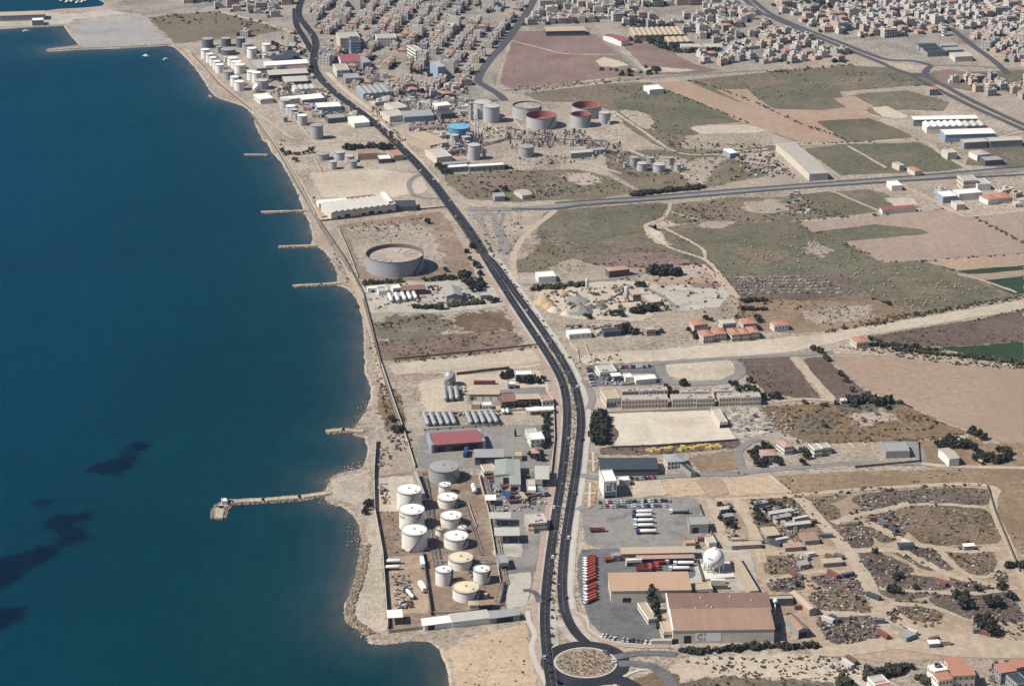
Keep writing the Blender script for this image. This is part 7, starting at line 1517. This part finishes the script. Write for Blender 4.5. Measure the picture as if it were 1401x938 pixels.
for _ in range(150):
    a, r = rq.uniform(0, 6.28), 16*math.sqrt(rq.random()); md.append((rc_.x+r*math.cos(a), rc_.y+r*math.sin(a), 0.5, rq.uniform(0.25, 0.6), 0.5))
clumps('planting', 'small dry shrubs planted on the median and roundabout', 'brown', md, 8)
# ------------------------------------------------------------------ walls, pipes, groynes, rubble, lamps, bales
WPALE = paint('wall_concrete_pale', (206,196,182), 0.9, 0.1, 0.2); WDARK = paint('wall_concrete_dark', (128,118,110), 0.9, 0.15, 0.2); PIPE = paint('pipe_steel', (176,172,166), 0.55, 0.1); PIPED = paint('pipe_rusty', (140,116,100), 0.7, 0.2)
def wall(px, h, m, label, th=0.35, name='wall', cat='wall'):
    pts = [P(*p) for p in Q(px)]; root_p = pts[0]; mb = MB()
    for i in range(len(pts)-1):
        a, b = pts[i]-root_p, pts[i+1]-root_p; d = b-a; mb.rbox((a.x+b.x)/2, (a.y+b.y)/2, d.length+th*0.5, th, -0.3, h, math.atan2(d.y, d.x), 0)
    o = mb.build(name, m, None, (root_p.x, root_p.y, gz(root_p.x, root_p.y))); tag(o, label, cat); return o
for px, h, m, lb in [
 ('515,604 512,650 513,700 524,760 531,862',3.2,WPALE,'long shore wall on the seaward side of the near depot'),('435,300 470,352 497,402 512,462 522,500',2.0,WDARK,'dark wall along the beach below the huge tank'),('522,500 537,545 552,588 568,640',2.2,WPALE,'pale wall running down to the near depot'),
 ('578,758 590,842',2.8,WDARK,'dark bund wall right of the gravel yard'),('655,652 668,700 678,760 686,806',2.4,WPALE,'pale bund wall between the tanks and the loading bays'),('532,866 600,858 690,846 712,842',2.4,WPALE,'white wall along the top of the sand plot'),
 ('592,840 640,838 690,828',1.6,WPALE,'low bund wall in front of the nearest white tank'),('596,768 672,768',1.3,WPALE,'low wall crossing the bund above the ochre-roofed tank'),('618,690 640,688 652,722',1.2,WPALE,'low L-shaped bund wall right of the squat tanks'),('545,748 590,752',1.2,WPALE,'low wall below the nearest tall white tank'),
 ('625,513 660,509 697,505',2.4,WDARK,'dark back wall of the gas depot behind the sphere'),('574,566 640,566 720,562',2.0,WPALE,'pale wall above the two gas vessel banks'),('757,548 759,600 754,650',2.2,WPALE,'road wall of the gas depot gardens'),
 ('953,769 962,796',2.2,WDARK,'dark wall left of the white sphere'),('960,795 1005,791',1.2,WPALE,'white kerb wall below the white sphere'),('955,690 967,720 984,750',2.0,WDARK,'yard wall at the right of the tanker yard'),
 ('836,613 900,611 1010,603',1.6,WDARK,'low dark wall below the white lot'),('828,566 970,560',1.8,WPALE,'wall above the white lot'),('1052,650 1083,675',1.2,WPALE,'pale boundary wall between two bare plots'),('1350,664 1361,700 1395,782',1.6,WDARK,'dark wall along the lane right of the scrapyard'),
 ('463,314 476,342 490,380',1.6,WPALE,'low wall at the seaward edge of the huge tank bund'),('440,303 500,296 560,288 612,284',1.2,WDARK,'dark ditch wall below the serrated factory'),('440,298 500,289 560,282',1.2,WPALE,'pale ditch wall nearest the serrated factory'),('540,492 640,482 736,472',1.2,WDARK,'ditch wall beside the brown field west of the main road'),
 ('793,496 790,480 780,470',1.2,WPALE,'pale kerb wall at the head of the dry river track'),('1222,602 1256,604 1258,632 1170,640',1.6,WDARK,'wall round the field with the flat greenhouse'),('262,74 300,116 345,152',1.6,WDARK,'dark wall along the shore of the far tank farm'),('345,152 372,190 405,245 432,296',1.6,WPALE,'pale wall along the beach north of the serrated factory'),
 ('380,140 400,160 425,190',1.4,WPALE,'bund wall seaward of the pale tank line'),('430,216 440,236',1.4,WPALE,'short pale wall left of the five small tanks'),('594,178 612,194',1.6,WPALE,'slanting pale wall left of the blue tank'),('642,166 662,184',1.6,WPALE,'slanting pale wall right of the blue tank'),('668,170 682,181',1.6,WPALE,'short slanting pale wall below the twin refinery tanks'),('700,162 722,184',1.6,WPALE,'slanting wall left of the open red tanks'),
 ('905,520 850,528',1.6,WPALE,'wall below the yard above the flats'),('800,470 812,500',1.0,WPALE,'kerb wall beside the dry river head'),('1060,184 1090,194',1.0,WDARK,'low wall beside the orange field'),('715,690 720,760 714,830',1.4,WPALE,'fence wall along the near depot road side') if False else ('688,836 712,842',1.6,WPALE,'short wall at the road end of the long sheds')]:
    wall(px, h, m, lb)
def pipes(px, n, r, z, m, label, gap=0.8):
    pts = [P(*p) for p in Q(px)]; r0 = pts[0]; root = empty('pipe_rack', (r0.x, r0.y, gz(r0.x, r0.y))); tag(root, label, 'pipes')
    for k in range(n):
        mb = MB(); off = (k-(n-1)/2)*gap
        for i in range(len(pts)-1):
            a, b = pts[i]-r0, pts[i+1]-r0; d = (b-a).normalized(); nv = Vector((-d.y, d.x, 0))*off; mb.tube((a+nv)+Vector((0, 0, z)), (b+nv)+Vector((0, 0, z)), r, 6)
        mb.build('pipe', m if k % 3 else PIPED, root)
    mb = MB()
    for i in range(len(pts)-1):
        a, b = pts[i]-r0, pts[i+1]-r0; L = (b-a).length; d = (b-a).normalized()
        for s_ in range(int(L/9)+1): p = a+d*s_*9; mb.rbox(p.x, p.y, 0.4, n*gap+0.5, -0.2, z-r*0.5, math.atan2(d.y, d.x), 0)
    o_ = mb.build('sleeper', SAD, root); o_['kind'] = 'stuff'
for px, n, r, z, lb in [('580,655 588,700 594,745 600,775',7,0.22,0.7,'bundle of pipes down the lane between the tall and squat tanks'),('664,655 674,700 684,760 692,800',5,0.22,1.0,'bundle of pipes along the bund wall by the loading bays'),('688,800 682,826',4,0.3,2.4,'raised pipes beside the pump house'),('646,770 684,772',3,0.2,0.8,'pipes crossing above the slim right tank'),('640,690 648,722 660,760',3,0.2,0.6,'thin pipes right of the squat tanks'),
 ('596,790 640,795',3,0.18,0.5,'pipes between the lowest tanks'),('345,158 380,205 412,262 440,312 480,372',3,0.25,0.6,'pipeline along the beach road'),('498,410 514,470 530,530 548,590',3,0.25,0.6,'pipeline from the huge tank towards the near depot'),('580,588 690,582',3,0.2,1.6,'header pipes in front of the gas vessel banks'),('700,176 760,190 830,195',4,0.25,1.5,'pipe track below the open red tanks'),('640,205 700,190 760,192',4,0.25,1.5,'pipe track from the blue tank'),('290,72 330,106 350,126',3,0.25,0.7,'pipes through the far tank farm')]:
    pipes(px, n, r, z, PIPE, lb)
# rocks
ROCK = [paint('rock_tan', (190,168,142), 0.95, 0.25), paint('rock_grey', (164,154,142), 0.95, 0.25), paint('rock_brown', (150,126,104), 0.95, 0.25)]
def rocks_mb(spots_, rnd):
    mb = MB()
    for (x, y, z, r) in spots_:
        n = len(mb.v); m_ = rnd.randrange(3); a0 = rnd.uniform(0, 6)
        for (zz, rr_, k) in ((-0.6, 0.8, 5), (0.15, 1.0, 5), (0.75, 0.55, 5)):
            for j in range(5): a = a0+6.283*j/5+zz; q = r*rr_*rnd.uniform(0.75, 1.2); mb.v.append((x+q*math.cos(a), y+q*math.sin(a), z+r*zz*rnd.uniform(0.8, 1.1)))
        for t_ in range(2):
            for j in range(5): j2 = (j+1) % 5; mb.f.append((n+t_*5+j, n+t_*5+j2, n+t_*5+5+j2, n+t_*5+5+j)); mb.m.append(m_); mb.sm.append(False)
        mb.f.append(tuple(n+10+j for j in range(5))); mb.m.append(m_); mb.sm.append(False)
    return mb
rk = random.Random(9)
def groyne(px, wd, label, crest=True, ht=1.3):
    pts = [P(*p) for p in Q(px)]; r0 = pts[0]; root = empty('groyne', (r0.x, r0.y, -0.7)); tag(root, label, 'groyne'); sp = []; core = MB()
    for i in range(len(pts)-1):
        a, b = pts[i]-r0, pts[i+1]-r0; d = b-a; L = d.length; dn = d.normalized(); nv = Vector((-dn.y, dn.x, 0))
        core.rbox((a.x+b.x)/2, (a.y+b.y)/2, L+wd*0.3, wd*0.62, -1.0, ht, math.atan2(d.y, d.x), 0)
        for _ in range(int(L*wd*0.9)):
            p = a+d*rk.uniform(-0.02, 1.02); o_ = rk.choice([-1, 1])*wd*rk.uniform(0.28, 0.62); sp.append((p.x+nv.x*o_, p.y+nv.y*o_, ht*(1.15-abs(o_)/wd*1.9)+rk.uniform(-0.2, 0.2), rk.uniform(0.45, 1.0)))
    core.build('crest', BEACH if crest else ROCK[0], root); o = rocks_mb(sp, rk).build('boulders', ROCK, root); o['kind'] = 'stuff'
for px, wd, lb in [('335,211.5 366,212',4,'first small rock groyne below the far tank farm'),('358,290 400,289 422,288',5,'rock groyne level with the serrated factory'),('382,337.5 432,336',5,'rock groyne beside the huge tank, upper one'),('402,391 440,389 466,387',5.5,'rock groyne below the huge tank, lower one'),('448,590 470,588 496,590',7,'broad stone groyne above the near depot beach'),('314,686 360,684 410,680 452,674',7,'long stone jetty reaching out from the near depot beach'),('299,708 301,694 315,686',9,'hooked rock head of the long jetty'),('66,68.5 112,66 232,60.5',6,'rubble edge of the port apron'),('286,131 290,133',3,'tiny rock spur off the far tank farm')]:
    groyne(px, wd, lb)
hut = B('hut','little white hut on the hooked jetty head','hut','302,682 309,681.5 311,685.5 304,686',3,'flat','w','w')
arm = []
cw = [P(*p) for p in Q('497,745 494,765 489,790 481,812 474,835 478,850 495,861 504,868')]
for i in range(len(cw)-1):
    a, b = cw[i], cw[i+1]; d = b-a; nv = Vector((-d.y, d.x, 0)).normalized()
    for _ in range(int(d.length*6)): p = a+d*rk.random(); o_ = rk.uniform(-1.5, 4.2); arm.append((p.x+nv.x*o_, p.y+nv.y*o_, -0.4+0.9*min(1, max(0, (o_+2)/4)), rk.uniform(0.4, 1.05)))
for a_, b_, n_, w_ in [((497,742),(494,722),120,4),((498,866),(535,874),120,3),((447,684),(470,690),60,3),((449,668),(455,653),60,2.5),((468,646),(503,630),50,2),((485,586),(509,545),60,2.5),((345,153),(366,195),60,2.5),((398,241),(428,312),70,2),((430,326),(464,377),60,2)]:
    a, b = P(*a_), P(*b_)
    for _ in range(n_): p = a.lerp(b, rk.random()); arm.append((p.x+rk.gauss(0, w_), p.y+rk.gauss(0, w_), -0.3, rk.uniform(0.35, 0.8)))
o = rocks_mb(arm, rk).build('boulders', ROCK); tag(o, 'tan boulders armouring the headland and shore', 'boulders', None, 'stuff')
# junk and plant clutter that cannot be counted
PALC = [paint('junk_rust', (128,104,92), 0.8, 0.25), paint('junk_grey', (140,138,136), 0.7, 0.2), paint('junk_white', (210,204,194), 0.7, 0.1), paint('junk_dark', (66,64,66), 0.8, 0.2), paint('junk_tan', (184,168,146), 0.8, 0.2), paint('junk_red', (144,98,88), 0.7, 0.2), paint('junk_blue', (98,108,122), 0.7, 0.2)]
def clutter(areas, name, label, wts, rnd):
    mb = MB(); cs = PALC
    for s, n, s0, s1, h0, h1 in areas:
        for (x, y, z, r, h) in scatter(s, n, s0, s1, rnd):
            if y < 1650 and x > 120 and on_track(x, y): continue
            l = rnd.uniform(s0, s1); mb.rbox(x, y, l, l*rnd.uniform(0.25, 0.8), gz(x, y)-0.05, gz(x, y)+rnd.uniform(h0, h1), rnd.uniform(0, 3.14), rnd.choices(range(7), wts)[0])
    o = mb.build(name, PALC); tag(o, label, 'clutter', None, 'stuff')
rj = random.Random(31)
clutter([(s, 75, 0.4, 2.2, 0.2, 1.0) for s in ISL], 'scrap_heaps', 'scrap metal and junk heaped between the scrapyard tracks', [6, 6, 2, 5, 6, 1, 1], rj)
clutter([('1060,790 1200,790 1200,840 1110,835',110,0.5,2.4,0.3,1.4),('1120,846 1205,844 1208,880 1135,882',150,0.5,2.6,0.3,1.4),('1230,850 1290,846 1290,886 1240,886',60,0.6,3,0.4,1.6),('1330,846 1401,840 1401,880 1340,880',90,0.5,2.6,0.4,1.6),('1025,690 1090,690 1110,745 1030,745',150,0.8,3.4,0.4,1.8),('980,690 1002,690 1012,740 992,740',60,0.8,3,0.4,1.8),('1160,700 1250,680 1250,720 1180,720',110,0.6,3,0.4,1.5),('1120,895 1170,895 1175,925 1140,920',50,0.8,2.6,0.5,1.3),('1360,905 1401,900 1401,938 1350,938',90,0.8,2.5,0.5,1.5),('1258,890 1320,876 1330,884 1270,896',30,0.6,2.4,0.3,1.2)], 'scrap_heaps', 'loose scrap, parts and timber strewn along the scrapyard', [6, 6, 2, 6, 5, 1, 1], rj)
clutter([('536,785 560,785 565,820 540,822',110,0.5,2,0.3,1.0),('540,822 562,822 565,832 542,832',40,1,3,0.5,1.5),('518,662 530,662 532,690 520,690',26,1,3,0.8,2),('556,645 640,640 640,652 570,655',40,0.6,2,0.4,1.2),('530,595 560,590 565,615 540,618',50,0.8,3,0.5,1.6),('512,610 535,612 535,640 515,640',30,0.8,2.5,0.5,1.4),('665,655 750,650 745,700 680,700',80,0.8,3,0.5,1.8),('576,568 680,564 690,568 580,570',50,1,3,0.6,1.6),('608,530 640,528 640,540 610,542',30,1,2.5,0.6,2)], 'yard_clutter', 'drums, pallets and machine parts lying in the near depot yards', [3, 4, 4, 3, 4, 3, 1], rj)
clutter([('690,183 800,180 815,200 700,204',220,0.6,2.4,1,5),('800,196 848,196 855,218 800,218',150,0.6,2.4,1,4),('618,190 660,186 664,212 625,214',90,0.6,2.4,1.5,7),('700,215 800,210 820,222 720,226',70,0.6,2.4,0.6,2.2),('660,175 700,172 700,190 665,192',40,1,3,1,2.5),('840,218 940,214 945,238 850,240',70,0.6,2.4,0.6,2.5)], 'process_plant', 'dense low pipework and equipment of the refinery', [3, 6, 4, 4, 4, 1, 1], rj)
clutter([('560,165 640,165 640,178 570,180',70,1,3,0.8,2.5),('540,140 640,138 640,160 545,162',130,1,4,0.8,3),('360,128 440,122 480,150 470,170 400,140',160,1,4,0.8,3),('340,68 420,66 425,120 370,128',170,1,5,0.8,3),('490,120 560,118 640,120 640,134 540,138',150,1,5,1,4),('440,64 500,60 520,110 460,104',120,1,5,1,4),('500,150 520,146 560,196 545,202',50,1,3,0.8,2.5)], 'yard_clutter', 'stacked goods and small structures in the far industrial yards', [2, 4, 4, 4, 4, 2, 2], rj)
clutter([('%d,%.1f %d,%.1f %d,%.1f %d,%.1f' % (998+k*2, 380+k*4.2, 1128+k*8, 378+k*4.2, 1130+k*8, 379.6+k*4.2, 999+k*2, 381.6+k*4.2), 75, 0.6, 3, 0.3, 1.0) for k in range(6)]+[('986,560 1040,558 1062,588 1010,598',120,1,6,0.2,0.6),('1050,560 1085,570 1090,600 1040,590',80,0.8,3,0.3,1)], 'rubble', 'rows of broken concrete and rubble', [0, 6, 1, 1, 6, 0, 0], rj)
clutter([('740,395 860,390 890,415 860,432 760,432',150,0.8,4,0.5,2.5),('1000,205 1060,210 1090,245 1020,240',120,1,4,0.8,1.8),('1070,268 1090,262 1120,290 1080,296',60,1,5,0.6,2),('775,445 850,445 850,460 780,462',60,1,4,0.6,2),('725,255 790,250 800,268 730,270',60,1,3,0.5,2),('1280,176 1360,184 1390,196 1300,198',80,1,3,0.6,2),('495,392 545,388 640,395 640,412 510,424',90,0.8,3,0.5,1.8)], 'yard_clutter', 'machines, stacks and wrecks in the yards along the crossroad', [3, 5, 5, 4, 4, 2, 1], rj)
# gravel heaps of the quarry yard
def heap(px, py, r, h, m, label):
    p = G(px, py); mb = MB(); n = 22; rings = [(1.0, 0.0), (0.75, 0.3), (0.45, 0.68), (0.15, 0.97)]; idx = []
    for q, z in rings: idx.append(len(mb.v)); mb.v += [(r*q*math.cos(6.283*k/n)*rk.uniform(0.86, 1.1), r*q*math.sin(6.283*k/n)*rk.uniform(0.86, 1.1), h*z*rk.uniform(0.88, 1.08)-0.05) for k in range(n)]
    for t_ in range(3):
        for k in range(n): k2 = (k+1) % n; mb.f.append((idx[t_]+k, idx[t_]+k2, idx[t_+1]+k2, idx[t_+1]+k)); mb.m.append(0); mb.sm.append(True)
    mb.f.append(tuple(idx[3]+k for k in range(n))); mb.m.append(0); mb.sm.append(True)
    o = mb.build('gravel_heap', m, None, p); tag(o, label, 'heap')
GH = [paint('heap_grey', (158,156,150), 0.95, 0.2), paint('heap_tan', (206,178,140), 0.95, 0.2), paint('heap_pale', (222,210,188), 0.95, 0.15), paint('heap_dark', (120,116,110), 0.95, 0.2)]
for x, y, r, h, c, lb in [(795,427,10,6,0,'large grey gravel heap in the quarry yard'),(744,414,9,5,1,'big tan sand heap near the main road'),(752,420,7,4,1,'lower tan sand heap in front of the big one'),(758,425,6,3.5,2,'pale sand heap at the front of the quarry yard'),(789,412,11,3.5,0,'flat grey gravel heap in the middle of the quarry yard'),(770,402,5,3,1,'small tan heap at the back of the quarry yard'),(822,420,6,4,3,'dark gravel heap left of the silo'),(808,421,5,3,3,'small dark heap beside the grey one'),(775,430,5,3,2,'pale small heap at the lower quarry edge')]: heap(x, y, r, h, GH[c], lb)
# quarry silo with conveyor, refinery stacks, light masts
STL = paint('steel_pale', (200,198,192), 0.5, 0.1)
p = G(857,413); root = empty('silo', p); tag(root, 'tall pale batching silo with conveyor in the quarry yard', 'silo')
mb = MB(); mb.cyl(0, 0, 4, 13, 2.0, 16, 0, top=0, peak=1.2); mb.cyl(0, 0, 2, 4, 0.6, 16, 0, r2=2.0); mb.build('shell', STL, root)
for sx in (-1.4, 1.4):
    for sy in (-1.4, 1.4): mb = MB(); mb.tube((sx, sy, -0.2), (sx, sy, 6), 0.18, 6); mb.build('leg', RAIL, root)
mb = MB(); mb.tube((-18, -4, 1), (-2, 0, 9), 0.9, 4); mb.build('conveyor', WALLC['d'], root)
p = G(803,396); root = empty('silo', p); tag(root, 'slim white silo at the back of the quarry yard', 'silo'); mb = MB(); mb.cyl(0, 0, 1, 9, 1.4, 14, 0, top=0, peak=0.8); mb.build('shell', STL, root); mb = MB(); mb.box(-1.2, 1.2, -1.2, 1.2, -0.2, 1.2); mb.build('base', SAD, root)
def stack(px, ybase, ytop, r, label, m=STL):
    b = G(px, ybase); h = height_at(b, ytop); root = empty('chimney_stack', b); tag(root, label, 'chimney'); mb = MB(); mb.cyl(0, 0, -0.3, h, r*1.2, 12, 0, r2=r*0.8, top=0); mb.build('shaft', m, root); mb = MB()
    for f in (0.35, 0.65, 0.95): mb.cyl(0, 0, h*f, h*f+0.3, r*1.9, 10, 0, top=0)
    mb.build('platform', RAIL, root)
stack(650.4,196,157,0.7,'thin grey refinery stack, left of the pair'); stack(654,196,162,0.8,'thin grey refinery stack, right of the pair'); stack(644,164,140,1.2,'pale column tower at the back of the refinery'); stack(1291,49,37,2.0,'slender white tower at the edge of the far town', WHV); stack(789,190,181,0.5,'small flare mast in the refinery pipework'); stack(661,217,203,0.6,'thin steam stack behind the tall grey refinery tank')
for i, (x, yb2, yt, r) in enumerate([(627,207,196,1.2),(631,206,198,1.0),(640,205,193,1.3),(643,197,182,1.5),(646,196,184,1.2),(663,216,206,1.0)]): stack(x, yb2, yt, r, 'process column, %s from left beside the blue tank' % ordinal(i+1), TGL)
p = G(1060,842); root = empty('water_tower', p); tag(root, 'small white ball water tower beside the biggest warehouse', 'water tower'); mb = MB(); mb.tube((0, 0, -0.2), (0, 0, 9), 0.35, 8); mb.build('column', WHV, root); mb = MB(); mb.sphere((0, 0, 10), 1.5, 16, 10); mb.build('tank', WHV, root)
# street lamps on the median
LAMP = paint('lamp_steel', (176,176,174), 0.5, 0.1); lp = MB(); lp.tube((0, 0, -0.3), (0, 0, 9.5), 0.13, 6); lpm = lp.mesh('pole', LAMP); la = MB(); la.tube((0, 0, 9.4), (1.8, 0, 9.8), 0.09, 5); lam = la.mesh('arm', LAMP); lh = MB(); lh.box(1.6, 2.4, -0.15, 0.15, 9.68, 9.82, 0, bottom=True); lhm = lh.mesh('lamp_head', WPAN)
n_ = 0; acc = 0
for i in range(len(mpts)-1):
    a, b = Vector(mpts[i]), Vector(mpts[i+1]); acc += (b-a).length
    if acc > 30:
        acc = 0; n_ += 1; d = b-a; root = empty('street_lamp', (a.x, a.y, gz(a.x, a.y)), math.atan2(d.y, d.x)+math.pi/2); tag(root, 'double-armed street lamp on the median, %s from the roundabout' % ordinal(n_), 'street lamp', 'street lamps on the median')
        new_obj('pole', lpm, root)
        for s_ in (0, math.pi): o = new_obj('arm', lam, root); o.rotation_euler = (0, 0, s_); o2 = new_obj('lamp_head', lhm, o)
# straw bales
STRAW = paint('straw', (188,174,144), 0.95, 0.15); bm_ = MB(); bm_.tube((-0.75, 0, 0.75), (0.75, 0, 0.75), 0.62, 12); bme = bm_.mesh('straw_bale', STRAW); rb = random.Random(6)
for s, n, wh in [('1140,345 1210,366 1262,362 1370,402 1240,424 1170,390',62,'right of the rubble rows'),('1010,330 1150,340 1170,372 990,366',26,'above the rubble rows'),('1060,318 1110,322 1150,340 1080,345',10,'near the tan field corner'),('1080,112 1200,108 1230,122 1100,128',26,'far off near the highway')]:
    for bi, (x, y, z, r, h) in enumerate(sorted(scatter(s, n, 1, 1.2, rb), key=lambda q: proj(q[:3])[0])):
        o = new_obj('straw_bale', bme); o.location = (x, y, gz(x, y)); o.rotation_euler = (0, 0, rb.uniform(0, 3)); tag(o, 'round straw bale on the field %s, %s from left' % (wh, ordinal(bi+1)), 'bale', 'straw bales on the green field %s' % wh)
# yellow stacks along the white lot
YEL = paint('yellow_crate', (226,196,110), 0.7, 0.12)
for i in range(26):
    t_ = i/25; x, y = 887+98*t_+rb.gauss(0, 0.6), 617-6.5*t_+rb.gauss(0, 1.0)
    if 922 < x < 930: continue
    L = rb.uniform(3, 5); mb = MB(); hgt = rb.uniform(0.9, 1.8); mb.box(-L/2, L/2, -1.1, 1.1, 0, hgt*0.45); mb.box(-L/2+0.3, L/2-0.2, -0.9, 1.0, hgt*0.45, hgt*0.8); mb.box(-L/2, L/2-0.5, -1.0, 0.9, hgt*0.8, hgt)
    pg = G(x, y); o = mb.build('yellow_stack', YEL, None, pg, rb.uniform(-0.5, 0.8)); tag(o, 'yellow formwork stack, %s from left below the white lot' % ordinal(i+1), 'stack', 'yellow stacks below the white lot')
# pool, roadside gardens
mb = MB(); mb.box(-4, 4, -1.6, 1.6, 0, 0.25); pl_ = G(924,641); o = mb.build('pool_surround', paint('pool_stone', (220,216,208), 0.8, 0.05), None, pl_, 0.05); tag(o, 'pale-edged swimming pool beside the villa with grey roof', 'pool'); mb = MB(); mb.box(-3.4, 3.4, -1.1, 1.1, 0.25, 0.29); mb.build('water', paint('pool_water', (84,156,196), 0.15, 0.05), o)
for px in ('806,624 812,618 818,624 818,640 812,646 804,640','802,664 808,658 815,664 815,686 806,696 798,688'): sheet('garden_bed', ground('garden_gravel', (176,150,122), var=0.15, speck=0.5, dark=(90,84,60)), 9, Q(px), 0.6, smooth=True)
for px, wd in (('801,630 812,632 819,630',1.6),('811,618 812,646',1.6),('798,676 815,674',1.6),('807,660 806,694',1.6)): road('footpath', KERB, 10, Q(px), wd, block=False)
# satellite dish block at the lower right terrace
p = P(1283,911,10.2); root = empty('satellite_dish', p); tag(root, 'dark ring-shaped tank on the white stair block roof', 'tank'); mb = MB(); mb.cyl(0, 0, 0, 1.4, 1.9, 18, 0); mb.cyl(0, 0, 0, 1.4, 1.6, 18, 0, inward=True); mb.build('ring', WALLC['d'], root)

# long low sheds of the upper scrapyard
for q, rf, lb in [('984,694 998,692 999,695 985,697','l','first long shed in the left strip of the scrapyard'),('988,704 1001,702 1003,705 990,707','g','second long shed in the left strip of the scrapyard'),('1032,686 1048,684 1049,687 1033,689','g','grey-roofed shed at the top of the scrapyard sheds'),('1052,700 1084,695 1085,698 1053,703','l','longest pale roof among the scrapyard sheds'),('1058,706 1080,702 1082,705 1060,709','g','grey narrow roof below the longest pale one'),('1074,716 1108,712 1109,715 1075,719','l','pale narrow roof right of the scrapyard sheds'),('1044,722 1062,720 1064,731 1046,733','t','tan twin-roofed workshop among the scrapyard sheds'),('1096,729 1116,727 1118,738 1099,740','n2','rust-roofed open shed at the scrapyard centre'),('1000,742 1040,740 1041,744 1001,746','t','long tan shed behind the white sphere'),('1072,744 1096,742 1098,747 1074,749','p','pinkish shed right of the long tan shed'),('1092,768 1104,766 1106,771 1094,773','g','small grey shed in the open middle of the scrapyard'),('1124,765 1150,763 1152,768 1126,770','t','tan low shed in the open middle of the scrapyard'),('1318,744 1332,743 1333,746 1319,747','w','bright white trailer-like shed on the big weed island'),('1228,743 1250,742 1250,745 1229,746','d','dark long shed beside the scrapyard crossroads'),('1270,876 1284,875 1285,879 1271,880','w','white box shed near the terracotta terrace'),('1232,866 1244,860 1250,868 1238,872','g','grey collapsed shed at the lower scrapyard')]:
    B('shed', lb, 'shed', q, 3.2, 'shed', rf, 'g', 0.4)
# ------------------------------------------------------------------ haze
mb = MB(); mb.box(-14500, 12500, -2000, 24500, -2.0, 660.0, 0, bottom=True)
hz = mb.build('haze', []); hz['kind'] = 'stuff'; hz['label'] = 'thin bluish summer haze over the coast'; hz['category'] = 'haze'
m = bpy.data.materials.new('haze_air'); m.use_nodes = True; t = m.node_tree; t.nodes.clear()
o = t.nodes.new('ShaderNodeOutputMaterial'); v = t.nodes.new('ShaderNodeVolumePrincipled')
v.inputs['Color'].default_value = (0.45, 0.62, 1.0, 1); v.inputs['Density'].default_value = 0.000019; v.inputs['Anisotropy'].default_value = 0.1
t.links.new(v.outputs[0], o.inputs['Volume']); hz.data.materials.append(m)
